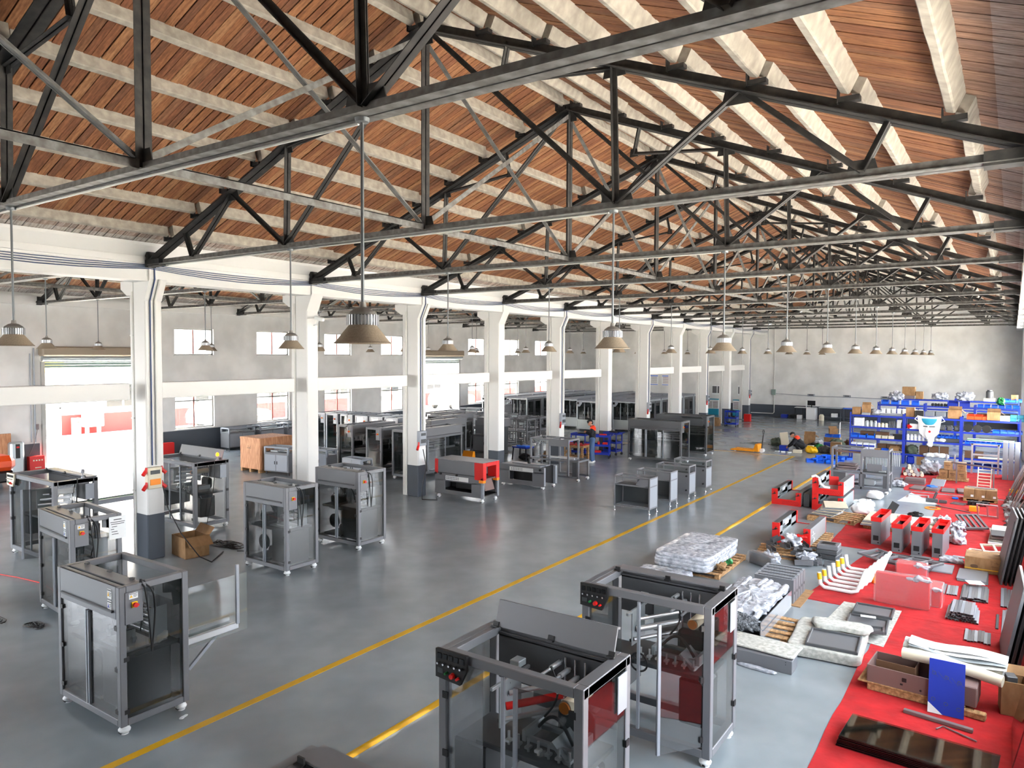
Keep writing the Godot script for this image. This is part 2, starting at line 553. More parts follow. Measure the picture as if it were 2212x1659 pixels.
func setting() -> void:
	mat("frame_grey", Color(0.62, 0.62, 0.60), 0.5, 0.2)
	mat("frame_red", Color(0.50, 0.22, 0.18), 0.6)
	var o: Node3D
	o = solo("floor", MB.new().bx(-29.4, 0.7, -0.3, 0.0, 3.5, -52.6), M.floor, "grey epoxy floor of the whole hall", "floor", V(0, 0, 0), 0, "", "structure")
	# painted lane lines
	solo("lane_line", MB.new().bx(-7.59, -7.48, 0.0, 0.003, 1.0, -31.9), M.yellow_line, "left yellow lane line on the grey floor", "floor line", V(0, 0, 0), 0, "", "structure")
	solo("lane_line", MB.new().bx(-5.72, -5.61, 0.0, 0.003, 1.0, -30.3), M.yellow_line, "right yellow lane line on the grey floor", "floor line", V(0, 0, 0), 0, "", "structure")
	solo("lane_line", MB.new().bx(-15.5, -7.48, 0.0, 0.003, -31.9, -31.98), M.yellow_line, "thin yellow cross line behind the small grey frames", "floor line", V(0, 0, 0), 0, "", "structure")
	# ---- left outer wall with windows and two roller doors
	var holes := [[-16.2, -12.15, 0.0, 4.1], [-36.26, -32.6, 0.0, 4.1]]
	var zs := []
	for k in 4:
		zs.append(-17.22 - 4.06 * k)
	for k in 3:
		zs.append(-37.3 - 4.0 * k)
	zs.append(-7.2); zs.append(-3.1)
	for z in zs:
		holes.append([z - 1.83, z, 4.15, 5.29])
		holes.append([z - 1.83, z, 1.0, 2.74])
	for h in holes:
		if h[0] > h[1]:
			var t: float = h[0]; h[0] = h[1]; h[1] = t
	o = thing("wall_left", "white plastered outer wall with two rows of windows", "wall", V(0, 0, 0), 0, "", "structure")
	wall_with_holes(o, true, -29.1, -0.3, -52.6, 3.5, 6.6, holes, M.plaster)
	var k := 1
	for i in zs.size():
		var z: float = zs[i]
		window_frame(k, -29.1, z, z - 1.83, 4.15, 5.29, 1.0, "small upper window of the left wall, %s bay" % ORD[i]); k += 1
		window_frame(k, -29.1, z, z - 1.83, 1.0, 2.74, 1.0, "tall lower window of the left wall, %s bay" % ORD[i]); k += 1
	roller_door(1, -12.15, -16.2, "nearer open roller door with green slats in the left wall")
	roller_door(2, -32.6, -36.26, "farther open roller door in the left wall")
	var sk := MB.new()
	for s in [[-12.0, 3.4], [-32.5, -16.35], [-52.2, -36.4]]:
		sk.bx(-29.1, -29.085, 0.0, 0.94, s[0], s[1])
	solo("baseboard_left", sk, M.skirting, "dark blue-grey painted band along the left wall", "wall band", V(0, 0, 0), 0, "", "structure")
	# ---- right wall beside the camera, windows like the left one
	var rh := []
	var rz := []
	for i in 11:
		rz.append(-5.0 - BAY * i)
	for z in rz:
		rh.append([z - 2.4, z, 3.9, 5.4])
		rh.append([z - 2.4, z, 1.0, 3.1])
	o = thing("wall_right", "white plastered outer wall on the camera side", "wall", V(0, 0, 0), 0, "", "structure")
	wall_with_holes(o, true, 0.45, 0.3, -52.6, 3.5, 6.6, rh, M.plaster)
	# ---- back wall with its two gables, front wall behind the camera
	var prof := [[-29.4, 0.0], [0.75, 0.0], [0.75, 6.3], [CX, 9.25], [-14.4, 6.3], [AX, 9.25], [-29.4, 6.3]]
	o = thing("wall_back", "white plastered gable wall at the far end", "wall", V(0, 0, 0), 0, "", "structure")
	part(o, "wall_panel", MB.new().prism(prof, 0.3, Basis(), V(0, 0, -52.45)), M.plaster)
	solo("baseboard_back", MB.new().bx(-29.0, 0.4, 0.0, 0.82, -52.3, -52.285), M.skirting, "dark blue-grey painted band along the back wall", "wall band", V(0, 0, 0), 0, "", "structure")
	o = thing("wall_front", "wall behind the camera with gate and windows", "wall", V(0, 0, 0), 0, "", "structure")
	wall_with_holes(o, false, 3.4, 0.3, -29.4, 0.75, 6.4, [[-12.0, -9.0, 3.6, 5.3], [-27.0, -17.5, 1.0, 5.3]], M.plaster)
	part(o, "gable", MB.new().prism([[-29.4, 6.3], [0.75, 6.3], [CX, 9.25], [-14.4, 6.35], [AX, 9.25]], 0.3, Basis(), V(0, 0, 3.55)), M.plaster)
	roofs()
	trusses()
	columns()

func roofs() -> void:
	# boards: a few meshes in different widths and tones; near the eaves they carry white overspray
	rng.seed = 5
	var tones := [Color(0.30, 0.125, 0.055), Color(0.36, 0.155, 0.065), Color(0.26, 0.105, 0.05), Color(0.40, 0.185, 0.085), Color(0.33, 0.14, 0.06), Color(0.22, 0.095, 0.05), Color(0.44, 0.22, 0.105), Color(0.29, 0.135, 0.07)]
	var len := 7.92
	var widths := [0.105, 0.125, 0.09, 0.115, 0.135, 0.1, 0.12, 0.11]
	var ms := []
	for i in 8:
		for spray in 2:
			var b := MB.new()
			plank_shape(b, len, widths[i], tones[i], spray == 1, 0.0, 0.0)
			ms.append(b.mesh())
	var main := thing("ceiling", "orange-brown board roof lining over white concrete purlins", "ceiling", V(0, 0, 0), 0, "", "structure")
	var aisle := thing("ceiling_side_hall", "orange board roof lining of the side hall", "ceiling", V(0, 0, 0), 0, "", "structure")
	for side in 4:
		var hall: Node3D = main if side < 2 else aisle
		var cx := CX if side < 2 else AX
		var dir := -1.0 if side % 2 == 0 else 1.0     # -1: the slope that falls to the left
		var ang := atan(SLOPE)
		var dn := Vector3(dir * cos(ang), -sin(ang), 0)
		var up := Vector3(dir * sin(ang), cos(ang), 0)
		var ba := Basis(dn, up, dn.cross(up))
		var org := V(cx, 9.2, 0)
		var deck := MB.new()
		deck.box(org + dn * 3.98 + up * 0.06 + V(0, 0, -24.5), V(7.97, 0.05, 56.2), Basis(dn, up, dn.cross(up)))
		part(hall, "roof_deck", deck, M.roof_deck)
		var z := 3.3
		var rest := MB.new()
		var count := 0
		var i := 0
		while z > -52.2:
			var q := rng.randi() % 8
			var w: float = widths[q]
			z -= w * 0.5
			var lift := rng.randf_range(-0.004, 0.006)
			var near: bool = (side < 2 and z < 0.9 and count < 150) or (side == 2 and z < -5.0 and count < 90) or (side == 3 and z < -5.0 and count < 40)
			if near:
				var p := part(hall, "plank", ms[q * 2 + (1 if side % 2 == 0 else 1)], M.wood)
				p.transform = Transform3D(ba, org + up * lift + V(0, 0, z))
				count += 1
			else:
				rest.tf = Transform3D(ba, org + up * lift + V(0, 0, z))
				plank_shape(rest, len, w, tones[q] * rng.randf_range(0.9, 1.1), true, 0, 0)
			z -= w * 0.5 + (0.022 if rng.randf() < 0.3 else 0.008)
			i += 1
		var rs := part(hall, "plank", rest, M.wood)
		rs.set_meta("kind", "stuff")
	# purlins: one concrete piece per bay, slightly out of line with the next, seated on the trusses
	var pm := []
	for i in 3:
		var b := MB.new()
		var w := 0.15 - 0.01 * i
		# trapezoid section, chipped lower edges
		var L := BAY - 0.05
		var rows := []
		var segs := 10
		for s in segs + 1:
			var zz := -L / 2 + L * s / segs
			var j1 := rng.randf_range(-0.006, 0.006)
			var j2 := rng.randf_range(-0.006, 0.006)
			rows.append([V(-w / 2, 0.2, zz), V(-w / 2 + 0.02 + j1, 0.012 + j2, zz), V(-w / 2 + 0.035 + j1, 0, zz), V(w / 2 - 0.035 + j2, 0, zz), V(w / 2 - 0.02 + j2, 0.012 + j1, zz), V(w / 2, 0.2, zz)])
		for s in segs:
			for t in 5:
				b.poly([rows[s][t], rows[s][t + 1], rows[s + 1][t + 1], rows[s + 1][t]], V(0, 0.1, rows[s][0].z + L / segs / 2))
		b.poly(rows[0], V(0, 0.1, 0))
		b.poly(rows[segs], V(0, 0.1, 0))
		pm.append(b.mesh())
	for hall_i in 2:
		var hall: Node3D = main if hall_i == 0 else aisle
		var cx := CX if hall_i == 0 else AX
		for bay in 13:
			var zc := T0 - BAY * (bay - 0.5)
			for dir in [-1.0, 1.0]:
				for k in 8:
					var d := 0.16 + 0.905 * k
					if hall_i == 1 and k < 3:
						continue
					var p := part(hall, "purlin", pm[(k + bay) % 3], M.concrete)
					var roll: float = -dir * atan(SLOPE) * 0.9
					p.transform = Transform3D(Basis(Vector3(0, 0, 1), roll), V(cx + dir * d + (0.04 if bay % 2 == 0 else -0.04), 9.0 - SLOPE * d + 0.005, zc))
	# white gutter beam between the halls, and its cables
	var o := thing("beam_eave", "white concrete eave beam on the column row", "beam", V(0, 0, 0), 0, "", "structure")
	var zl := -24.5
	part(o, "beam", MB.new().box(V(-14.55, 5.86, zl), V(0.5, 0.36, 56)), M.white_paint)
	part(o, "ledge", MB.new().box(V(-14.42, 6.09, zl), V(0.36, 0.12, 56), Basis()), M.white_paint)
	part(o, "gutter_slab", MB.new().prism([[-14.85, 6.12], [-14.3, 6.12], [-14.12, 6.36], [-14.12, 6.42], [-14.95, 6.42]], 56, Basis(), V(0, 0, zl)), M.white_paint)
	o = thing("beam_eave", "white eave beam along the right wall", "beam", V(0, 0, 0), 0, "", "structure")
	part(o, "beam", MB.new().box(V(0.3, 6.05, zl), V(0.4, 0.5, 56)), M.white_paint)
	o = thing("beam_eave", "white eave ledge along the left outer wall", "beam", V(0, 0, 0), 0, "", "structure")
	part(o, "beam", MB.new().box(V(-29.05, 6.1, zl), V(0.25, 0.3, 56)), M.white_paint)
	# cables along the eave beam, sagging a little between the columns
	for c in 4:
		var pts := []
		for i in 13 * 6 + 1:
			var t := float(i % 6) / 6.0
			var z := T0 + BAY - BAY * i / 6.0
			pts.append(V(-14.27 + 0.012 * c, 6.0 - 0.026 * c - 0.04 * sin(t * PI) * (1.0 + 0.5 * c), z))
		solo("cable", MB.new().tube(pts, 0.008, 5), M.cable_blue, "blue cable run along the white eave beam, %s from the top" % ORD[c], "cable", V(0, 0, 0), 0, "cables along the eave beam")

func plank_shape(b: MB, len: float, w: float, tone: Color, spray: bool, _a: float, _b: float) -> void:
	# underside at y = 0, along +x; the last half metre is paint-sprayed
	var h := 0.022
	var segs := [0.0, len]
	var cols := [tone]
	if spray:
		segs = [0.0, len - 0.95, len - 0.62, len - 0.38, len]
		cols = [tone, tone.lerp(Color(0.6, 0.58, 0.55), 0.22), tone.lerp(Color(0.65, 0.63, 0.6), 0.55), Color(0.66, 0.64, 0.61)]
	for i in segs.size() - 1:
		b.col = cols[i]
		var x0: float = segs[i]
		var x1: float = segs[i + 1]
		var ce := V((x0 + x1) / 2, h / 2, 0)
		b.poly([V(x0, 0, -w / 2), V(x1, 0, -w / 2), V(x1, 0, w / 2), V(x0, 0, w / 2)], ce)
		b.poly([V(x0, 0, w / 2), V(x1, 0, w / 2), V(x1, h, w / 2), V(x0, h, w / 2)], ce)
		b.poly([V(x0, 0, -w / 2), V(x1, 0, -w / 2), V(x1, h, -w / 2), V(x0, h, -w / 2)], ce)
	b.col = Color(1, 1, 1)

func member(a: Vector3, b: Vector3, leg: float, th := 0.008, gap := 0.012) -> MB:
	# two steel angles back to back
	var m := MB.new()
	var d := (b - a).normalized()
	var side := V(0, 0, 1)
	var up := side.cross(d).normalized()
	if up.y < 0:
		up = -up
	for s in [-1.0, 1.0]:
		var o: Vector3 = side * s * (gap / 2 + th / 2)
		m.bar(a + o, b + o, th, leg, up)
		var o2: Vector3 = side * s * (gap / 2 + leg / 2) - up * (leg / 2 - th / 2)
		m.bar(a + o2, b + o2, leg, th, up)
	return m

func gusset(o: Node, x: float, y: float, w: float, h: float) -> void:
	part(o, "gusset_plate", MB.new().prism([[-w / 2, -h / 2], [w / 2, -h / 2], [w * 0.38, h / 2], [-w * 0.38, h / 2]], 0.012, Basis(), V(x, y, 0)), M.steel_dark)

func trusses() -> void:
	var o := thing("roof_truss", "dark steel roof truss of the main hall, first from the camera", "roof truss", V(CX, 0, T0), 0, "roof trusses of the main hall", "structure")
	var yb := 6.03
	var tc := func(d: float) -> float: return 8.88 - SLOPE * absf(d)
	part(o, "bottom_chord", member(V(-7.15, yb + 0.0, 0), V(7.15, yb, 0), 0.1, 0.01, 0.014), M.steel_mid)
	for s in [-1.0, 1.0]:
		part(o, "top_chord", member(V(s * 7.2, tc.call(7.2) - 0.02, 0), V(0, tc.call(0), 0), 0.12, 0.011, 0.014), M.steel_dark)
		for w in [[5.72, yb, 5.95, 1], [5.72, yb, 4.5, 1], [4.5, -1, 3.05, yb], [3.05, yb, 3.0, 1], [3.05, yb, 0.08, 1]]:
			var a: Vector3
			var b: Vector3
			if w[1] < 0:
				a = V(s * w[0], tc.call(w[0]) - 0.04, 0); b = V(s * w[2], w[3] + 0.04, 0)
			else:
				a = V(s * w[0], w[1] + 0.04, 0); b = V(s * w[2], tc.call(w[2]) - 0.04, 0)
			part(o, "diagonal" if absf(a.x - b.x) > 0.4 else "strut", member(a, b, 0.06, 0.007), M.steel_dark)
		part(o, "strut", member(V(s * 1.44, tc.call(1.44), 0), V(s * 1.33, 7.82, 0), 0.05, 0.006), M.steel_dark)
		part(o, "strut", member(V(s * 1.33, 7.83, 0), V(s * 2.98, tc.call(2.98) - 0.07, 0), 0.045, 0.006), M.steel_dark)
		gusset(o, s * 4.5, tc.call(4.5) - 0.09, 0.4, 0.2)
		gusset(o, s * 3.0, tc.call(3.0) - 0.08, 0.3, 0.18)
		gusset(o, s * 3.05, yb + 0.09, 0.45, 0.18)
		gusset(o, s * 5.72, yb + 0.08, 0.3, 0.14)
		gusset(o, s * 1.34, 7.84, 0.16, 0.14)
		part(o, "foot_plate", MB.new().box(V(s * 6.98, yb - 0.01, 0), V(0.5, 0.13, 0.2)).box(V(s * 7.2, yb + 0.06, 0), V(0.12, 0.3, 0.16)), M.steel_dark)
		for k in 8:
			var d := 0.16 + 0.905 * k
			part(o, "purlin_cleat", MB.new().box(V(s * d - 0.1, tc.call(d) + 0.1, 0.02), V(0.012, 0.14, 0.1)).box(V(s * d, tc.call(d) + 0.07, 0), V(0.2, 0.05, 0.1)), M.steel_dark)
	part(o, "king_post", member(V(0, yb, 0), V(0, tc.call(0), 0), 0.075, 0.008), M.steel_dark)
	gusset(o, 0, 8.78, 0.34, 0.34)
	gusset(o, 0, yb + 0.09, 0.4, 0.18)
	for i in range(1, 12):
		dup(o, "dark steel roof truss of the main hall, %s from the camera" % ORD[i], V(CX, 0, T0 - BAY * i), 0)
	for i in 12:
		dup(o, "dark steel roof truss of the side hall, %s from the camera" % ORD[i], V(AX, 0, T0 - BAY * i), 0, "roof trusses of the side hall")
	# bracing in the ridge plane, one tie along the bottom and a cross per bay
	for hall in 2:
		var cx := CX if hall == 0 else AX
		for bay in 12:
			var z0 := T0 - BAY * (bay - 1)
			var z1 := z0 - BAY
			var b := thing("ridge_bracing", "crossed grey bracing in the ridge plane of the %s hall, %s bay" % ["main" if hall == 0 else "side", ORD[bay]], "bracing", V(cx, 0, 0), 0, "ridge bracing", "structure")
			part(b, "tie_bar", MB.new().bar(V(0, 6.1, z0 - 0.05), V(0, 6.1, z1 + 0.05), 0.09, 0.012).bar(V(0.04, 6.06, z0 - 0.05), V(0.04, 6.06, z1 + 0.05), 0.01, 0.09), M.steel_mid)
			part(b, "brace", MB.new().bar(V(0.03, 6.12, z0 - 0.03), V(0.03, 8.7, z1 + 0.06), 0.012, 0.07).bar(V(0.0, 6.09, z0 - 0.03), V(0.0, 8.67, z1 + 0.06), 0.07, 0.01), M.steel_mid)
			part(b, "brace", MB.new().bar(V(-0.03, 8.7, z0 - 0.06), V(-0.03, 6.12, z1 + 0.03), 0.012, 0.07).bar(V(0.0, 8.67, z0 - 0.06), V(0.0, 6.09, z1 + 0.03), 0.07, 0.01), M.steel_mid)

func columns() -> void:
	var o: Node3D
	for i in 12:
		var z: float = T0 - BAY * i
		o = thing("column", "white concrete column with dark painted foot, %s from the camera" % ORD[i], "column", V(-14.45, 0, z), 0, "columns between the halls", "structure")
		part(o, "shaft", MB.new().cbox(V(-0.215, 2.85, -0.18), V(0.43, 5.7, 0.36), 0.02), M.white_paint)
		part(o, "haunch", MB.new().prism([[-0.02, 5.3], [0.0, 5.3], [0.2, 5.72], [0.2, 5.95], [-0.02, 5.95]], 0.36, Basis(), V(0, 0, -0.18)), M.white_paint)
		part(o, "painted_foot", MB.new().cbox(V(-0.215, 0.475, -0.18), V(0.438, 0.95, 0.368), 0.018), M.skirting)
		part(o, "pilaster", MB.new().box(V(-0.55, 2.75, -0.2), V(0.2, 5.5, 0.3)), M.white_paint)
		part(o, "capital", MB.new().prism([[-0.68, 5.42], [-0.44, 5.42], [-0.44, 5.72], [-0.92, 5.72], [-0.92, 5.56]], 0.36, Basis(), V(0, 0, -0.18)), M.white_paint)
		part(o, "downpipe", MB.new().cyl(V(-0.475, 0.02, -0.02), V(-0.475, 5.5, -0.02), 0.04, 10), M.pipe_white)
		part(o, "pipe_clip", MB.new().box(V(-0.475, 1.4, -0.02), V(0.1, 0.03, 0.1)).box(V(-0.475, 2.9, -0.02), V(0.1, 0.03, 0.1)).box(V(-0.475, 4.6, -0.02), V(0.1, 0.03, 0.1)), M.pipe_white)
		if i < 12 and not i in [7]:
			var t := solo("beam_tie", MB.new().cbox(V(0, 0, 0), V(0.22, 0.34, BAY - 0.38), 0.015), M.white_paint, "white horizontal tie beam between columns at mid height, %s bay" % ORD[i], "beam", V(-14.8, 3.46, z + BAY * 0.5 + 0.0), 0, "tie beams", "structure")
			t.name = t.name
	# right-hand wall piers
	for i in 13:
		solo("column", MB.new().box(V(0, 3.0, 0), V(0.2, 6.0, 0.4)), M.white_paint, "white pier on the right wall, %s from the camera" % ORD[i], "column", V(0.5, 0, T0 - BAY * i), 0, "right wall piers", "structure")

func lamp_proto(drop: float) -> Node3D:
	var o := thing("pendant_lamp", "x", "pendant lamp")
	# origin: centre of the rim
	part(o, "rod", MB.new().cyl(V(0, 0.3, 0), V(0, drop, 0), 0.013, 10), M.rod)
	part(o, "canopy", MB.new().lathe([[0.0, drop - 0.035], [0.05, drop - 0.03], [0.055, drop], [0.0, drop]], 14), M.rod)
	part(o, "dome_cap", MB.new().lathe([[0.108, 0.215], [0.095, 0.235], [0.055, 0.262], [0.03, 0.27], [0.022, 0.31], [0.0, 0.31]], 20), M.lamp_cap)
	var fins := MB.new().lathe([[0.09, 0.14], [0.098, 0.145], [0.098, 0.21], [0.0, 0.215]], 20)
	for k in 30:
		var a := TAU * k / 30
		fins.box(V(cos(a) * 0.106, 0.176, sin(a) * 0.106), V(0.03, 0.076, 0.006), Basis(Vector3.UP, -a))
	part(o, "heat_sink", fins, M.alu)
	part(o, "reflector", MB.new().lathe([[0.21, 0.0], [0.215, 0.006], [0.2, 0.016], [0.112, 0.125], [0.1, 0.14], [0.0, 0.142]], 28).lathe([[0.0, 0.13], [0.1, 0.12], [0.19, 0.016], [0.21, 0.0]], 28), M.lamp_shade)
	part(o, "lens", MB.new().lathe([[0.0, 0.045], [0.165, 0.043], [0.165, 0.049], [0.0, 0.05]], 20), M.lens)
	return o

func lamps() -> void:
	var p := lamp_proto(1.655)
	var first := true
	for row in [[-3.99, "row above the right-hand goods"], [-9.93, "row above the machines of the main hall"], [-18.75, "nearer row of the side hall"], [-24.75, "farther row of the side hall"]]:
		for i in 12:
			var lab := "grey pendant lamp, %s in the %s" % [ORD[i], row[1]]
			var at := V(row[0], 4.323, T0 - BAY * i)
			if first:
				p.position = at
				p.set_meta("label", lab)
				p.set_meta("group", "pendant lamps")
				first = false
			else:
				dup(p, lab, at, 0, "pendant lamps")
	for i in 12:
		solo("conduit", MB.new().cyl(V(-14.0, 5.965, T0 - BAY * i - 0.05), V(-4.08, 5.965, T0 - BAY * i - 0.05), 0.011, 6), M.pipe_white, "white conduit clipped under the bottom chord of the %s truss" % ORD[i], "conduit", V(0, 0, 0), 0, "lamp conduits")

# ------------------------------------------------------------------ machines
func frame_box(w: float, d: float, y0: float, y1: float, t := 0.075, mid_rail := -1.0) -> MB:
	var m := MB.new()
	for sx in [-1.0, 1.0]:
		for sz in [-1.0, 1.0]:
			m.cbox(V(sx * (w - t) / 2, (y0 + y1) / 2, sz * (d - t) / 2), V(t, y1 - y0, t), 0.006)
	for y in [y0 + t / 2, y1 - t / 2]:
		for sz in [-1.0, 1.0]:
			m.cbox(V(0, y, sz * (d - t) / 2), V(w - 2 * t, t, t), 0.006)
		for sx in [-1.0, 1.0]:
			m.cbox(V(sx * (w - t) / 2, y, 0), V(t, t, d - 2 * t), 0.006)
	if mid_rail > 0:
		for sz in [-1.0, 1.0]:
			m.cbox(V(0, mid_rail, sz * (d - t) / 2), V(w - 2 * t, t, t), 0.006)
	return m

func caster(o: Node, at: Vector3) -> void:
	var c := part(o, "caster", MB.new().lathe([[0.0, 0.1], [0.045, 0.1], [0.05, 0.075], [0.066, 0.05], [0.06, 0.03], [0.0, 0.03]], 14).lathe([[0.0, 0.0], [0.045, 0.0], [0.045, 0.012], [0.0, 0.014]], 14), M.white)
	c.position = at
	part(c, "wheel", MB.new().cyl(V(-0.014, 0.032, 0.03), V(0.014, 0.032, 0.03), 0.032, 12), M.rubber)

func knob(o: Node, at: Vector3, dir: Vector3, r: float, m: Material, called := "knob") -> void:
	part(o, called, MB.new().tube([at, at + dir * 0.018, at + dir * 0.034], r, 12, true, r * 0.8), m)

func mechanism(o: Node, w: float, d: float, lvl: float, sd: int, detail := true) -> void:
	# the works behind the glass: table, cabinet, rollers, shafts, motors, hoses
	var r := RandomNumberGenerator.new()
	r.seed = sd
	part(o, "work_table", MB.new().cbox(V(0.02, lvl, 0), V(w - 0.2, 0.05, d - 0.18), 0.008), M.grey_inner)
	part(o, "table_plate", MB.new().cbox(V(w * 0.2, lvl + 0.04, d * 0.1), V(w * 0.42, 0.02, d * 0.45), 0.004).cbox(V(w * 0.27, lvl + 0.07, d * 0.26), V(w * 0.3, 0.04, 0.06), 0.006), M.alu)
	part(o, "base_cabinet", MB.new().cbox(V(w * 0.24, (lvl + 0.16) / 2, 0.02), V(w * 0.4, lvl - 0.2, d - 0.3), 0.012), M.grey_inner)
	var rod := MB.new()
	for k in 4:
		var x := -w * 0.34 + w * 0.2 * k
		rod.cyl(V(x, lvl, -d * 0.22), V(x, lvl + 0.55 + 0.1 * r.randf(), -d * 0.22), 0.012, 8)
	rod.cyl(V(-w * 0.4, lvl + 0.35, -d * 0.22), V(w * 0.36, lvl + 0.35, -d * 0.22), 0.016, 8)
	rod.cyl(V(-w * 0.4, lvl + 0.48, -d * 0.05), V(w * 0.3, lvl + 0.48, -d * 0.05), 0.013, 8)
	part(o, "guide_rods", rod, M.chrome)
	if not detail:
		part(o, "motor", MB.new().cbox(V(-w * 0.24, lvl + 0.14, 0.0), V(w * 0.26, 0.2, d * 0.36), 0.02).cyl(V(-w * 0.3, 0.42, 0.1), V(-w * 0.05, 0.42, 0.1), 0.13, 12), M.black)
		return
	for k in 3:
		part(o, "roller", MB.new().cyl(V(-w * 0.05, lvl + 0.13 + 0.075 * k, -d * 0.12 - 0.03 * k), V(w * 0.38, lvl + 0.13 + 0.075 * k, -d * 0.12 - 0.03 * k), 0.032, 14), M.alu)
	part(o, "side_bracket", MB.new().cbox(V(-w * 0.07, lvl + 0.24, -d * 0.14), V(0.016, 0.42, 0.22), 0.004).cbox(V(w * 0.395, lvl + 0.24, -d * 0.14), V(0.016, 0.42, 0.22), 0.004), M.zinc)
	var mo := part(o, "motor", MB.new().cbox(V(-w * 0.26, lvl + 0.12, 0.02), V(w * 0.2, 0.16, d * 0.3), 0.02).cyl(V(-w * 0.4, lvl + 0.13, 0.02), V(-w * 0.3, lvl + 0.13, 0.02), 0.07, 14), M.black)
	part(mo, "housing", MB.new().cyl(V(-w * 0.2, lvl + 0.25, -0.05), V(-w * 0.2, lvl + 0.36, -0.05), 0.05, 12), M.grey_dark)
	# pulleys and belt below
	part(o, "pulley", MB.new().lathe([[0.0, -0.02], [0.15, -0.02], [0.16, 0.0], [0.15, 0.02], [0.0, 0.02]], 22, V(-w * 0.3, lvl * 0.55, d * 0.12), Basis(Vector3.RIGHT, PI / 2)), M.rubber)
	part(o, "pulley", MB.new().lathe([[0.0, -0.02], [0.08, -0.02], [0.085, 0.0], [0.08, 0.02], [0.0, 0.02]], 18, V(-w * 0.12, lvl * 0.4, d * 0.12), Basis(Vector3.RIGHT, PI / 2)), M.grey_dark)
	part(o, "drive_shaft", MB.new().cyl(V(-w * 0.4, lvl - 0.1, d * 0.16), V(w * 0.02, lvl - 0.1, d * 0.16), 0.014, 8), M.chrome)
	part(o, "tray", MB.new().cbox(V(-w * 0.2, 0.2, 0), V(w * 0.4, 0.05, d - 0.25), 0.01), M.grey_dark)
	for k in 5:
		var x := -w * 0.38 + w * 0.16 * k + r.randf_range(-0.03, 0.03)
		var zz := r.randf_range(-0.1, 0.16)
		part(o, "cylinder", MB.new().cyl(V(x, lvl + 0.04, zz), V(x, lvl + 0.16 + 0.1 * r.randf(), zz), 0.02, 10).cbox(V(x, lvl + 0.1, zz), V(0.06, 0.03, 0.05), 0.004), M.zinc if k % 2 == 0 else M.alu)
	for k in 3:
		var x := -w * 0.3 + 0.2 * k
		var pts := []
		for i in 11:
			var t := i / 10.0
			pts.append(V(x + 0.35 * t, lvl + 0.55 - 0.42 * t + 0.12 * sin(t * PI) * (1 - k * 0.4), 0.12 - 0.1 * k + 0.06 * sin(t * 5 + k)))
		part(o, "hose", MB.new().tube(pts, 0.009, 6), M.black)

func pane_xy(x0: float, x1: float, y0: float, y1: float, z: float) -> MB:
	return MB.new().box(V((x0 + x1) / 2, (y0 + y1) / 2, z), V(x1 - x0, y1 - y0, 0.006))

func pane_zy(z0: float, z1: float, y0: float, y1: float, x: float) -> MB:
	return MB.new().box(V(x, (y0 + y1) / 2, (z0 + z1) / 2), V(0.006, y1 - y0, absf(z1 - z0)))

func warning_plate(o: Node, at: Vector3, w: float, h: float, facing_x: bool, colour: Material) -> void:
	# a small printed plate: white card, coloured symbol, grey lines of print too small to read
	var ba := Basis(Vector3.UP, PI / 2) if facing_x else Basis()
	var p := part(o, "warning_plate", MB.new().box(V(0, 0, 0), V(w, h, 0.004)), M.white)
	p.transform = Transform3D(ba, at)
	part(p, "plate_symbol", MB.new().prism([[-w * 0.42, -h * 0.25], [-w * 0.08, -h * 0.25], [-w * 0.25, h * 0.22]], 0.002, Basis(), V(0, 0, 0.003)), colour)
	part(p, "plate_print", MB.new().box(V(w * 0.2, h * 0.12, 0.003), V(w * 0.42, h * 0.07, 0.002)).box(V(w * 0.2, -h * 0.04, 0.003), V(w * 0.42, h * 0.06, 0.002)).box(V(w * 0.16, -h * 0.2, 0.003), V(w * 0.32, h * 0.06, 0.002)).box(V(0, h * 0.36, 0.003), V(w * 0.9, h * 0.1, 0.002)), M.grey_inner)

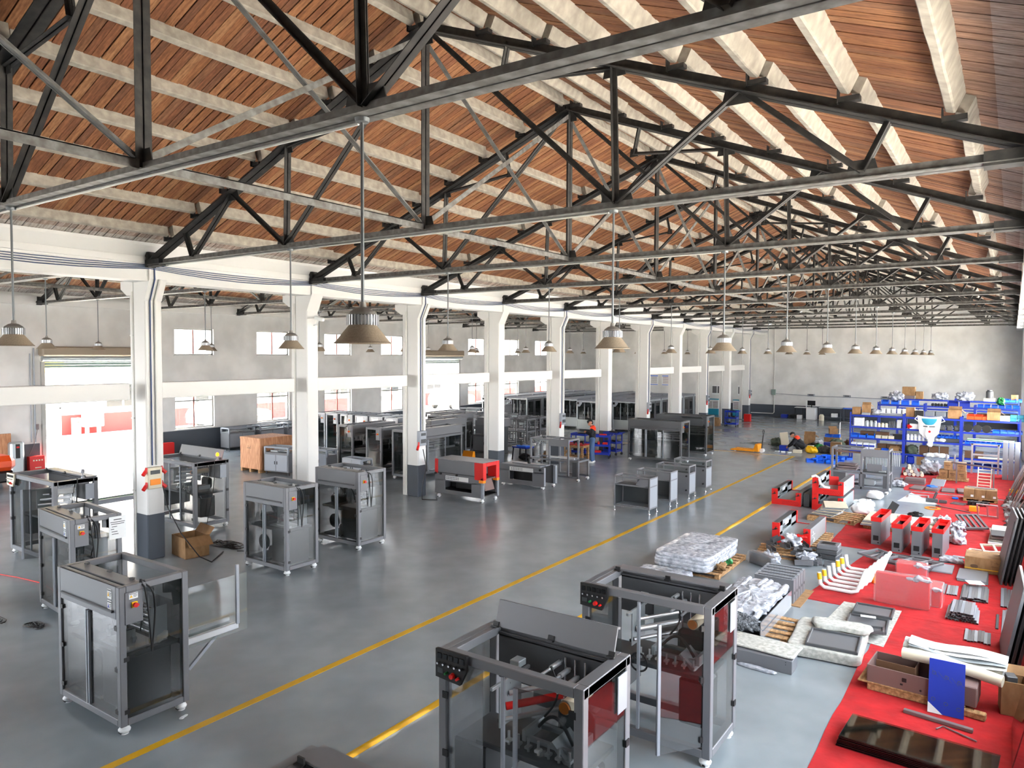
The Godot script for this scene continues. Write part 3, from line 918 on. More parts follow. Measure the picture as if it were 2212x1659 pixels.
func wrap_machine(label: String, at: Vector3, w: float, d: float, h: float, turn := 0.0, sd := 1, opt := {}) -> Node3D:
	# closed cage with a hood over the front half, glazed doors, switch plate on one end
	var o := thing(opt.get("called", "wrapping_machine"), label, "machine", at, turn, opt.get("group", "glazed wrapping machines"))
	var body: Material = M[opt.get("mat", "grey")]
	var side: float = opt.get("side", 1.0)
	var hood_y := h - 0.37
	part(o, "frame", frame_box(w, d, 0.1, h), body)
	var hd := 0.27
	var hood := part(o, "hood", MB.new().cbox(V(0, (hood_y + h) / 2, d / 2 - 0.012), V(w - 0.15, h - hood_y, 0.025), 0.004).cbox(V(0, h - 0.012, d / 2 - hd / 2 - 0.06), V(w - 0.15, 0.022, hd - 0.1), 0.004).cbox(V(0, (hood_y + h) / 2, d / 2 - hd), V(w - 0.15, h - hood_y - 0.03, 0.012), 0.004), body)
	part(hood, "handle_rail", MB.new().cbox(V(0, hood_y + 0.085, d / 2 + 0.012), V(w - 0.24, 0.028, 0.03), 0.008), M.grey_dark)
	for x in [-w * 0.36, 0.02, w * 0.36]:
		part(o, "hinge", MB.new().box(V(x, h + 0.006, d / 2 - hd + 0.02), V(0.07, 0.014, 0.03)).cyl(V(x - 0.02, h + 0.012, d / 2 - hd), V(x + 0.02, h + 0.012, d / 2 - hd), 0.008, 6), M.black)
	# front doors
	var x0 := -w / 2 + 0.075
	var x1 := w / 2 - 0.075
	var n: int = opt.get("doors", 2)
	for k in n:
		var a := x0 + (x1 - x0) * k / n
		var b := x0 + (x1 - x0) * (k + 1) / n
		var g := part(o, "glass_door", pane_xy(a + 0.01, b - 0.01, 0.17, hood_y - 0.01, d / 2 - 0.02), M.smoke_glass)
		part(g, "door_stile", MB.new().cbox(V(b - 0.025 if k == 0 else a + 0.025, (0.17 + hood_y) / 2, d / 2 - 0.005), V(0.03, hood_y - 0.2, 0.03), 0.005), M.grey_light)
		for y in [0.26, (hood_y + 0.17) / 2, hood_y - 0.1]:
			part(g, "hinge", MB.new().box(V(a + 0.015 if k == 0 else b - 0.015, y, d / 2 - 0.008), V(0.06, 0.05, 0.02)), M.black)
	# ends
	for s in [-1.0, 1.0]:
		part(o, "side_glass", pane_zy(-d / 2 + 0.075, d / 2 - 0.075, 0.175, h - 0.08, s * (w / 2 - 0.02)), M.smoke_glass)
	part(o, "back_glass", pane_xy(x0, x1, 0.175, h - 0.4, -d / 2 + 0.03), M.smoke_glass)
	part(o, "corner_bracket", MB.new().prism([[0, 0], [0.2, 0.0], [0.2, -0.12], [0.1, -0.14], [0.08, -0.3], [0, -0.3]], 0.02, Basis(V(0, 0, 1), V(0, 1, 0), V(-1, 0, 0)), V(side * (w / 2 - 0.05), h - 0.08, -d / 2 + 0.08)), M.black)
	for y in [0.26, 0.85]:
		part(o, "hinge", MB.new().box(V(side * (w / 2 - 0.008), y, d / 2 - 0.07), V(0.02, 0.05, 0.06)), M.black)
	# switch plate
	var sp := part(o, "switch_plate", MB.new().cbox(V(side * (w / 2 + 0.003), h - 0.25, d / 2 - 0.16), V(0.014, 0.36, 0.2), 0.004), body)
	part(sp, "switch_base", MB.new().cbox(V(side * (w / 2 + 0.018), h - 0.22, d / 2 - 0.16), V(0.02, 0.065, 0.065), 0.004), M.yellow)
	part(sp, "switch_knob", MB.new().tube([V(side * (w / 2 + 0.028), h - 0.22, d / 2 - 0.16), V(side * (w / 2 + 0.06), h - 0.22, d / 2 - 0.16)], 0.026, 12).box(V(side * (w / 2 + 0.055), h - 0.22, d / 2 - 0.16), V(0.02, 0.014, 0.06)), M.red)
	if opt.get("plates", true):
		warning_plate(o, V(side * (w / 2 + 0.014), h - 0.12, d / 2 - 0.15), 0.1, 0.065, true, M.yellow)
		warning_plate(o, V(w / 2 - 0.2, h - 0.1, d / 2 + 0.003), 0.09, 0.11, false, M.yellow)
		warning_plate(o, V(w / 2 - 0.2, h - 0.23, d / 2 + 0.003), 0.09, 0.11, false, M.blue)
	for sx in [-1.0, 1.0]:
		for sz in [-1.0, 1.0]:
			caster(o, V(sx * (w / 2 - 0.07), 0, sz * (d / 2 - 0.07)))
	mechanism(o, w, d, 0.84, sd, opt.get("detail", true))
	if opt.get("cable", true):
		for c in 2:
			var pts := []
			for i in 17:
				var t := i / 16.0
				pts.append(V(side * (w / 2 + 0.035 - 0.05 * cos(t * PI) * (1 if t < 0.2 else 0)) , h + 0.05 * sin(minf(t * 5, 1) * PI) - 0.78 * t * t - 0.02 * c, d / 2 - 0.24 - 0.1 * t - 0.09 * c * sin(t * PI)))
			part(o, "cable", MB.new().tube(pts, 0.01, 6), M.black)
	return o

func seal_machine(label: String, at: Vector3, w: float, d: float, h: float, sd: int, opt := {}) -> Node3D:
	# open-topped sealing machine: control panel on a front corner, lid along the back, glass all round
	var o := thing(opt.get("called", "sealing_machine"), label, "machine", at, opt.get("turn", 0.0), opt.get("group", "open-topped sealing machines"))
	var t := 0.085
	var f := frame_box(w, d, 0.1, h, t)
	f.cbox(V(-w / 2 + 0.07, h - 0.042, 0), V(0.14, 0.08, d - 0.02), 0.006).cbox(V(w / 2 - 0.06, h - 0.042, 0), V(0.12, 0.08, d - 0.02), 0.006)
	part(o, "frame", f, M.grey)
	part(o, "inner_panel", MB.new().cbox(V(0.02, h - 0.26, -d / 2 + 0.13), V(w - 0.26, 0.44, 0.02), 0.004).cbox(V(0.02, h - 0.07, -d / 2 + 0.1), V(w - 0.26, 0.02, 0.08), 0.004), M.grey_dark)
	# lid
	var lid: MeshInstance3D
	if opt.get("lid_open", false):
		lid = part(o, "lid", MB.new().cbox(V(0, 0.125, 0), V(w - 0.2, 0.25, 0.02), 0.004).box(V(0, 0.24, -0.02), V(w - 0.2, 0.02, 0.05)), M.grey_light if opt.get("pale_lid", false) else M.grey)
		lid.position = V(0.01, h, -d / 2 + 0.14)
		lid.rotation_degrees.x = -18
	else:
		lid = part(o, "lid", MB.new().cbox(V(0, 0.01, -0.1), V(w - 0.16, 0.02, 0.2), 0.004), M.grey)
		lid.position = V(0.01, h, -d / 2 + 0.18)
	for x in [-w * 0.42, 0.0, w * 0.42]:
		part(lid, "hinge", MB.new().box(V(x, 0.025, 0.016), V(0.06, 0.04, 0.014)).box(V(x, 0.0, 0.03), V(0.07, 0.014, 0.04)), M.black)
	# control panel
	var px := -w / 2
	var cp := part(o, "control_panel", MB.new().prism([[px, h - 0.24], [px + 0.27, h - 0.26], [px + 0.34, h - 0.12], [px + 0.34, h + 0.01], [px, h + 0.01]], 0.03, Basis(), V(0, 0, d / 2 + 0.025)), M.black if not opt.get("grey_panel", false) else M.cream)
	for k in 5:
		part(cp, "display", MB.new().cbox(V(px + 0.045 + 0.062 * k, h - 0.045, d / 2 + 0.042), V(0.048, 0.052, 0.008), 0.003), M.screen)
		knob(cp, V(px + 0.045 + 0.062 * k, h - 0.105, d / 2 + 0.04), V(0, 0, 1), 0.012, M.chrome)
	part(cp, "counter", MB.new().cbox(V(px + 0.055, h - 0.175, d / 2 + 0.042), V(0.062, 0.045, 0.006), 0.003), M.grey_inner)
	knob(cp, V(px + 0.13, h - 0.18, d / 2 + 0.04), V(0, 0, 1), 0.013, M.green, "push_button")
	knob(cp, V(px + 0.195, h - 0.19, d / 2 + 0.04), V(0, 0, 1), 0.026, M.red, "emergency_stop")
	knob(cp, V(px + 0.255, h - 0.2, d / 2 + 0.04), V(0, 0, 1), 0.013, M.red, "push_button")
	# glass
	part(o, "glass_panel", pane_xy(-w / 2 + t, -w * 0.18, 0.19, h - 0.1, d / 2 - 0.03), M.smoke_glass)
	part(o, "door_stile", MB.new().cbox(V(-w * 0.03 if not opt.get("door_open", false) else -0.06, (h + 0.1) / 2, d / 2 - 0.02), V(0.032, h - 0.28, 0.03), 0.004), M.grey_light)
	var g := part(o, "glass_door", MB.new().box(V(-0.27, (h + 0.09) / 2, 0), V(0.54, h - 0.34, 0.006)), M.smoke_glass)
	part(g, "door_stile", MB.new().cbox(V(-0.52, (h + 0.09) / 2, 0.01), V(0.035, h - 0.34, 0.03), 0.004), M.grey_light)
	for y in [0.3, h * 0.55, h - 0.22]:
		part(g, "hinge", MB.new().box(V(-0.01, y, 0.012), V(0.07, 0.06, 0.02)), M.black)
	g.position = V(w / 2 - t, 0, d / 2 - 0.02)
	if opt.get("door_open", false):
		g.rotation_degrees.y = 52
	elif opt.get("door_ajar", false):
		g.rotation_degrees.y = 6
	for s in [-1.0, 1.0]:
		part(o, "side_glass", pane_zy(-d / 2 + t, d / 2 - t, 0.19, h - 0.1, s * (w / 2 - 0.012)), M.smoke_glass)
	for y in [0.4, h * 0.55]:
		part(o, "hinge", MB.new().box(V(w / 2 + 0.003, y, -d / 2 + 0.06), V(0.014, 0.06, 0.06)), M.black)
		part(o, "hinge", MB.new().box(V(-w / 2 + 0.08, y + 0.35, d / 2 + 0.003), V(0.06, 0.06, 0.014)), M.black)
	part(o, "end_plate", MB.new().cbox(V(w / 2 + 0.004, h - 0.27, -d / 2 + 0.17), V(0.012, 0.32, 0.17), 0.003), M.grey_light)
	# works
	var r := RandomNumberGenerator.new()
	r.seed = sd
	var lv := 0.86
	var rollm: Material = M.red if opt.get("red_roller", false) else M.alu
	part(o, "table", MB.new().cbox(V(0.1, lv, -0.02), V(w - 0.4, 0.05, d - 0.24), 0.008), M.grey_inner)
	part(o, "infeed_hopper", MB.new().cbox(V(-w * 0.34, lv - 0.22, 0.0), V(w * 0.24, 0.4, d - 0.26), 0.02), M.grey_inner)
	var ca := part(o, "roller_carriage", MB.new().cbox(V(-w * 0.16, lv + 0.33, 0.02), V(0.016, 0.4, 0.34), 0.004).cbox(V(-w * 0.02, lv + 0.33, -0.28), V(0.3, 0.3, 0.016), 0.004).cbox(V(-w * 0.16, lv + 0.52, 0.0), V(0.03, 0.03, 0.62), 0.004).cbox(V(-w * 0.16, lv + 0.62, -0.1), V(0.1, 0.06, 0.12), 0.006), M.zinc)
	for k in 3:
		part(ca, "roller", MB.new().cyl(V(-w * 0.15, lv + 0.2 + 0.1 * k, 0.16 - 0.05 * k), V(w * 0.1, lv + 0.26 + 0.1 * k, -0.2 - 0.05 * k), 0.034 if k == 1 else 0.022, 14), rollm if k == 1 else M.alu)
	for k in 4:
		knob(ca, V(-w * 0.165, lv + 0.18 + 0.1 * k, 0.14 - 0.04 * k), V(-0.6, 0, 0.8).normalized(), 0.022, M.black)
	part(o, "film_reel", MB.new().cyl(V(w * 0.33, h - 0.26, -d * 0.12), V(w * 0.33, h - 0.26, d * 0.33), 0.058, 18), M.cream)
	part(o, "reel_core", MB.new().cyl(V(w * 0.33, h - 0.26, d * 0.33), V(w * 0.33, h - 0.26, d * 0.35), 0.048, 16), M.amber)
	for k in 3:
		part(o, "spindle", MB.new().cyl(V(w * (0.08 + 0.06 * k), h - 0.16 - 0.05 * k, -d * 0.34), V(w * (0.08 + 0.06 * k), h - 0.16 - 0.05 * k, d * (0.1 + 0.1 * (k % 2))), 0.014, 10).cyl(V(w * (0.08 + 0.06 * k), h - 0.16 - 0.05 * k, -d * 0.3), V(w * (0.08 + 0.06 * k), h - 0.16 - 0.05 * k, -d * 0.12), 0.024, 12), M.alu)
	part(o, "drive_box", MB.new().cbox(V(w * 0.22, lv + 0.18, -d * 0.24), V(0.36, 0.28, 0.12), 0.05).cbox(V(w * 0.3, lv - 0.35, -0.05), V(0.3, 0.5, 0.4), 0.02), M.black)
	part(o, "sealing_frame", MB.new().cbox(V(w * 0.17, lv + 0.1, 0.12), V(0.5, 0.04, 0.04), 0.004).cbox(V(w * 0.17, lv + 0.1, -0.12), V(0.5, 0.04, 0.04), 0.004).cbox(V(w * 0.0, lv + 0.12, 0.0), V(0.04, 0.1, 0.3), 0.004).cbox(V(w * 0.34, lv + 0.12, 0.0), V(0.04, 0.1, 0.3), 0.004), M.zinc)
	for k in 7:
		var x := -0.12 + 0.1 * k
		part(o, "clamp", MB.new().cyl(V(x, lv + 0.03, 0.2), V(x, lv + 0.15, 0.2), 0.012, 8).cbox(V(x, lv + 0.07, 0.2), V(0.05, 0.025, 0.06), 0.004), M.alu if k % 2 else M.zinc)
	for k in 3:
		part(o, "guide_rod", MB.new().cyl(V(w * 0.12 + 0.1 * k, lv, -d * 0.3), V(w * 0.12 + 0.1 * k, h - 0.1, -d * 0.3), 0.012, 8), M.chrome)
	var hp := []
	for i in 15:
		var u := i / 14.0
		hp.append(V(0.02 + 0.42 * u, lv + 0.12 + 0.16 * sin(u * PI), -0.06 + 0.12 * u))
	part(o, "hose", MB.new().tube(hp, 0.016, 8), M.black)
	hp = []
	for i in 15:
		var u := i / 14.0
		hp.append(V(w * 0.1 + 0.1 * sin(u * PI), h - 0.12 - 0.4 * u, -0.05 + 0.1 * u))
	part(o, "hose", MB.new().tube(hp, 0.01, 6), M.black)
	part(o, "chute", MB.new().prism([[0, 0], [0.3, 0.28], [0.32, 0.26], [0.04, -0.02]], 0.3, Basis(V(-1, 0, 0), V(0, 1, 0), V(0, 0, -1)), V(w / 2 - 0.12, lv - 0.1, 0.04)), M.zinc)
	if opt.get("wheel", false):
		var hw := MB.new()
		var ring := []
		for i in 25:
			var a := TAU * i / 24
			ring.append(V(cos(a) * 0.1, sin(a) * 0.1, 0))
		hw.tube(ring, 0.011, 8)
		for k in 3:
			var a := TAU * k / 3 + 0.4
			hw.cyl(V(0, 0, 0), V(cos(a) * 0.1, sin(a) * 0.1, 0), 0.008, 6)
		var wh := part(o, "hand_wheel", hw, M.black)
		wh.position = V(-0.1, lv + 0.02, d / 2 - 0.12)
	if opt.get("beacon", false):
		var b := part(o, "beacon_post", MB.new().cyl(V(w / 2 - 0.1, h, -d / 2 + 0.25), V(w / 2 - 0.1, h + 0.1, -d / 2 + 0.25), 0.012, 8).lathe([[0.0, 0.0], [0.04, 0.0], [0.03, 0.03], [0.0, 0.03]], 14, V(w / 2 - 0.1, h, -d / 2 + 0.25)), M.grey_light)
		part(b, "beacon_light", MB.new().lathe([[0.0, 0.0], [0.035, 0.0], [0.037, 0.05], [0.02, 0.08], [0.0, 0.085]], 14, V(w / 2 - 0.1, h + 0.1, -d / 2 + 0.25)), M.beacon if opt.get("beacon_on", false) else M.grey_light)
	if opt.get("side_cable", false):
		var pts := []
		for i in 17:
			var u := i / 16.0
			pts.append(V(w / 2 + 0.03 + 0.1 * sin(u * PI) * 0.5, h + 0.03 - (h + 0.02) * u * (0.5 + 0.5 * u), -d / 2 + 0.42 + 0.25 * u * u))
		part(o, "cable", MB.new().tube(pts, 0.01, 6), M.black)
	for sx in [-1.0, 1.0]:
		for sz in [-1.0, 1.0]:
			caster(o, V(sx * (w / 2 - 0.07), 0, sz * (d / 2 - 0.07)))
	return o

func stand_frame(label: String, at: Vector3, kind: int) -> Node3D:
	# small grey machine base on four levelling feet
	var w := 1.06
	var d := 0.53
	var h := 0.96
	var o := thing("machine_stand", label, "machine frame", at, 0, "small grey machine bases by the lane line")
	var t := 0.04
	var f := MB.new()
	for sx in [-1.0, 1.0]:
		for sz in [-1.0, 1.0]:
			f.cbox(V(sx * (w - t) / 2, (0.12 + h) / 2, sz * (d - t) / 2), V(t, h - 0.12, t), 0.004)
	for y in [0.14, 0.72, h - t / 2]:
		for sz in [-1.0, 1.0]:
			f.cbox(V(0, y, sz * (d - t) / 2), V(w - 2 * t, t, t), 0.004)
		for sx in [-1.0, 1.0]:
			f.cbox(V(sx * (w - t) / 2, y, 0), V(t, t, d - 2 * t), 0.004)
	part(o, "frame", f, M.grey)
	if kind < 2:
		part(o, "end_panel", MB.new().cbox(V(w / 2 - 0.008, 0.53, 0), V(0.012, 0.82, d - 0.06), 0.003), M.grey_light)
		part(o, "corner_box", MB.new().prism([[0.14, 0.76], [0.53, 0.7], [0.53, 0.94], [0.3, 0.94], [0.24, 0.9]], 0.02, Basis(), V(-0.02, 0, d / 2 - 0.01)).cbox(V(0.32, 0.8, -d / 2 + 0.1), V(0.3, 0.16, 0.14), 0.006), M.grey)
		part(o, "back_panel", MB.new().cbox(V(0, 0.43, -d / 2 + 0.03), V(w - 0.1, 0.56, 0.014), 0.003), M.grey_inner)
		part(o, "end_panel", MB.new().cbox(V(-w / 2 + 0.02, 0.43, 0), V(0.014, 0.56, d - 0.1), 0.003), M.grey_inner)
		part(o, "floor_plate", MB.new().cbox(V(0, 0.17, 0), V(w - 0.1, 0.012, d - 0.1), 0.003), M.grey_light)
		part(o, "shelf_plate", MB.new().cbox(V(-0.05, 0.72, -0.04), V(w - 0.2, 0.014, d - 0.16), 0.003), M.grey_inner)
	else:
		part(o, "front_panel", MB.new().cbox(V(0, 0.42, d / 2 - 0.005), V(w - 0.05, 0.56, 0.014), 0.003), M.grey)
		part(o, "end_panel", MB.new().cbox(V(w / 2 - 0.008, 0.42, 0), V(0.012, 0.56, d - 0.06), 0.003), M.grey_light)
		part(o, "window", pane_xy(-w / 2 + 0.05, w / 2 - 0.05, 0.75, h - 0.05, d / 2 - 0.01), M.clear_glass)
		part(o, "back_panel", MB.new().cbox(V(0, 0.42, -d / 2 + 0.01), V(w - 0.05, 0.56, 0.014), 0.003), M.grey_dark)
		for y in [0.24, 0.66, 0.86]:
			knob(o, V(w / 2 - 0.09, y, d / 2 + 0.002), V(0, 0, 1), 0.03, M.black)
	for sx in [-1.0, 1.0]:
		for sz in [-1.0, 1.0]:
			part(o, "foot", MB.new().cyl(V(sx * (w / 2 - 0.02), 0.015, sz * (d / 2 - 0.02)), V(sx * (w / 2 - 0.02), 0.13, sz * (d / 2 - 0.02)), 0.009, 8).lathe([[0, 0], [0.035, 0.0], [0.03, 0.015], [0.0, 0.02]], 12, V(sx * (w / 2 - 0.02), 0, sz * (d / 2 - 0.02))), M.chrome)
	return o

func tall_frame(label: String, at: Vector3, turn: float, w1: float, h1: float, lowx: float) -> Node3D:
	# bare welded frame: tall portal with a cross plate, lower table running out to one side
	var o := thing("welded_portal", label, "machine frame", at, turn, "bare welded frames")
	var t := 0.06
	var d := 0.75
	var f := MB.new()
	for sz in [-1.0, 1.0]:
		for x in [-w1 / 2 + t / 2, 0.0, w1 / 2 - t / 2]:
			f.cbox(V(x, (h1 + 0.1) / 2, sz * (d - t) / 2), V(t, h1 - 0.1, t), 0.005)
		f.cbox(V(0, h1 - t / 2, sz * (d - t) / 2), V(w1 - 0.12, t, t), 0.005)
		f.cbox(V(0, 0.66, sz * (d - t) / 2), V(w1 - 0.12, t, t), 0.005)
		f.cbox(V(lowx / 2 + w1 / 4, 0.13, sz * (d - t) / 2), V(lowx + w1 / 2, t, t), 0.005)
		f.cbox(V(w1 / 2 + lowx - t / 2, 0.4, sz * (d - t) / 2), V(t, 0.6, t), 0.005)
		f.cbox(V(w1 / 2 + lowx / 2, 0.67, sz * (d - t) / 2), V(lowx - 0.06, t, t), 0.005)
	for x in [-w1 / 2 + t / 2, 0.0, w1 / 2 - t / 2, w1 / 2 + lowx - t / 2]:
		f.cbox(V(x, 0.67, 0), V(t, t, d - 0.12), 0.005)
		if x < w1 / 2:
			f.cbox(V(x, h1 - t / 2, 0), V(t, t, d - 0.12), 0.005)
	part(o, "frame", f, M.grey)
	part(o, "cross_plate", MB.new().cbox(V(w1 / 4, h1 - 0.12, d / 2), V(w1 / 2, 0.24, 0.014), 0.003), M.grey)
	part(o, "leg_panel", MB.new().cbox(V(w1 / 2 + lowx - 0.14, 0.4, d / 2 - 0.02), V(0.2, 0.56, 0.03), 0.004), M.grey_dark)
	part(o, "rail", MB.new().cyl(V(-w1 / 2, h1 - 0.12, 0.1), V(0, h1 - 0.12, 0.1), 0.014, 8).cyl(V(-w1 / 2, h1 - 0.22, -0.1), V(0, h1 - 0.22, -0.1), 0.012, 8).bar(V(-w1 * 0.4, h1 - 0.3, 0.1), V(-w1 * 0.3, h1 - 0.06, 0.1), 0.03, 0.02), M.zinc)
	part(o, "rail", MB.new().cbox(V(w1 * 0.2, 0.72, 0.1), V(w1 * 0.7, 0.05, 0.08), 0.005).cbox(V(w1 * 0.3, 0.72, -0.14), V(w1 * 0.5, 0.04, 0.05), 0.005), M.alu)
	for k in 4:
		part(o, "peg", MB.new().cyl(V(-w1 * 0.36 + w1 * 0.14 * k, h1, 0), V(-w1 * 0.36 + w1 * 0.14 * k, h1 + 0.05, 0), 0.018, 10), M.chrome)
	for sx in [-w1 / 2 + 0.04, w1 / 2 + lowx - 0.04]:
		for sz in [-1.0, 1.0]:
			caster(o, V(sx, 0, sz * (d / 2 - 0.05)))
	return o

func line_module(label: String, at: Vector3) -> Node3D:
	# big glazed packing-line module, pale aluminium frame, slatted top
	var w := 1.45
	var d := 1.62
	var h := 1.67
	var o := thing("packing_line_module", label, "machine", at, 0, "rows of glazed packing line modules")
	part(o, "frame", frame_box(w, d, 0.12, h, 0.06, 0.62), M.zinc)
	part(o, "corner_plate", MB.new().prism([[-w / 2, h - 0.3], [-w / 2 + 0.2, h - 0.3], [-w / 2 + 0.34, h - 0.12], [-w / 2 + 0.34, h], [-w / 2, h]], 0.02, Basis(), V(0, 0, d / 2)), M.grey_light)
	part(o, "display", MB.new().cbox(V(-w / 2 + 0.1, h - 0.12, d / 2 + 0.012), V(0.12, 0.12, 0.01), 0.003), M.screen)
	for k in 3:
		part(o, "glass_door", pane_xy(-w / 2 + 0.07 + 0.44 * k, -w / 2 + 0.49 + 0.44 * k, 0.66, h - 0.08, d / 2 - 0.02), M.smoke_glass)
		part(o, "door_stile", MB.new().cbox(V(-w / 2 + 0.5 + 0.44 * k, 1.1, d / 2 - 0.01), V(0.025, 0.9, 0.03), 0.004), M.grey_light)
	part(o, "lower_panel", MB.new().cbox(V(0, 0.38, d / 2 - 0.02), V(w - 0.14, 0.42, 0.02), 0.004), M.zinc)
	for k in 2:
		var z0 := -d / 2 + 0.07 + 0.76 * k
		part(o, "side_door", MB.new().box(V(w / 2 - 0.01, 0.88, z0 + 0.06), V(0.03, 1.46, 0.1)).box(V(w / 2 - 0.01, 0.88, z0 + 0.68), V(0.03, 1.46, 0.1)).box(V(w / 2 - 0.01, h - 0.12, z0 + 0.37), V(0.03, 0.12, 0.6)).box(V(w / 2 - 0.01, 0.3, z0 + 0.37), V(0.03, 0.3, 0.6)), M.grey_dark)
		part(o, "side_glass", pane_zy(z0 + 0.1, z0 + 0.64, 0.45, h - 0.18, w / 2 - 0.012), M.smoke_glass)
	var tp := MB.new()
	for k in 6:
		tp.cbox(V(0, h + 0.02, -d / 2 + 0.12 + 0.28 * k), V(w - 0.1, 0.03, 0.05), 0.004)
	tp.cbox(V(-w / 2 + 0.03, h + 0.035, 0), V(0.05, 0.05, d), 0.004).cbox(V(w / 2 - 0.03, h + 0.035, 0), V(0.05, 0.05, d), 0.004)
	part(o, "roof_slats", tp, M.grey_light)
	part(o, "conveyor_bed", MB.new().cbox(V(0, 0.72, 0), V(w - 0.2, 0.1, d - 0.2), 0.01), M.grey_light)
	for k in 5:
		part(o, "filling_head", MB.new().cyl(V(-0.5 + 0.24 * k, 0.8, 0.3), V(-0.5 + 0.24 * k, 1.3, 0.3), 0.03, 10).cbox(V(-0.5 + 0.24 * k, 1.0, 0.3), V(0.12, 0.14, 0.16), 0.01), M.zinc if k % 2 else M.alu)
	part(o, "drive_box", MB.new().cbox(V(0.1, 1.15, -0.3), V(0.9, 0.6, 0.5), 0.02), M.grey_inner)
	for sx in [-1.0, 1.0]:
		for sz in [-1.0, 1.0]:
			caster(o, V(sx * (w / 2 - 0.07), 0, sz * (d / 2 - 0.07)))
	return o

func low_cabinet(label: String, at: Vector3, turn: float, w: float, d: float, h: float, open_top := true) -> Node3D:
	var o := thing("cabinet_machine", label, "machine", at, turn, "low two-door cabinets")
	part(o, "body", MB.new().cbox(V(0, (h - 0.2 + 0.1) / 2 + 0.0, 0), V(w, h - 0.3, d), 0.008), M.grey)
	for s in [-1.0, 1.0]:
		var dr := part(o, "cabinet_door", MB.new().cbox(V(s * w * 0.235, 0.42, d / 2 + 0.006), V(w * 0.45, 0.56, 0.016), 0.004), M.grey_light)
		part(dr, "handle", MB.new().cbox(V(s * 0.05, 0.42, d / 2 + 0.018), V(0.03, 0.11, 0.014), 0.004), M.black)
	var f := MB.new()
	for sx in [-1.0, 1.0]:
		for sz in [-1.0, 1.0]:
			f.cbox(V(sx * (w / 2 - 0.03), h - 0.14, sz * (d / 2 - 0.03)), V(0.06, 0.26, 0.06), 0.004)
	for sz in [-1.0, 1.0]:
		f.cbox(V(0, h - 0.03, sz * (d / 2 - 0.03)), V(w - 0.12, 0.06, 0.06), 0.004)
	for sx in [-1.0, 1.0]:
		f.cbox(V(sx * (w / 2 - 0.03), h - 0.03, 0), V(0.06, 0.06, d - 0.12), 0.004)
	part(o, "top_frame", f, M.grey_light)
	part(o, "top_glass", MB.new().box(V(0, h - 0.06, 0), V(w - 0.12, 0.005, d - 0.12)), M.clear_glass)
	part(o, "works", MB.new().cbox(V(-w * 0.2, h - 0.2, 0), V(w * 0.3, 0.1, d * 0.5), 0.01).cyl(V(-w * 0.4, h - 0.16, 0.1), V(w * 0.4, h - 0.16, 0.1), 0.02, 8).cyl(V(-w * 0.4, h - 0.16, -0.1), V(w * 0.4, h - 0.12, -0.1), 0.02, 8), M.zinc)
	for sx in [-1.0, 1.0]:
		for sz in [-1.0, 1.0]:
			part(o, "foot", MB.new().cyl(V(sx * (w / 2 - 0.06), 0, sz * (d / 2 - 0.06)), V(sx * (w / 2 - 0.06), 0.11, sz * (d / 2 - 0.06)), 0.03, 10), M.black)
	return o

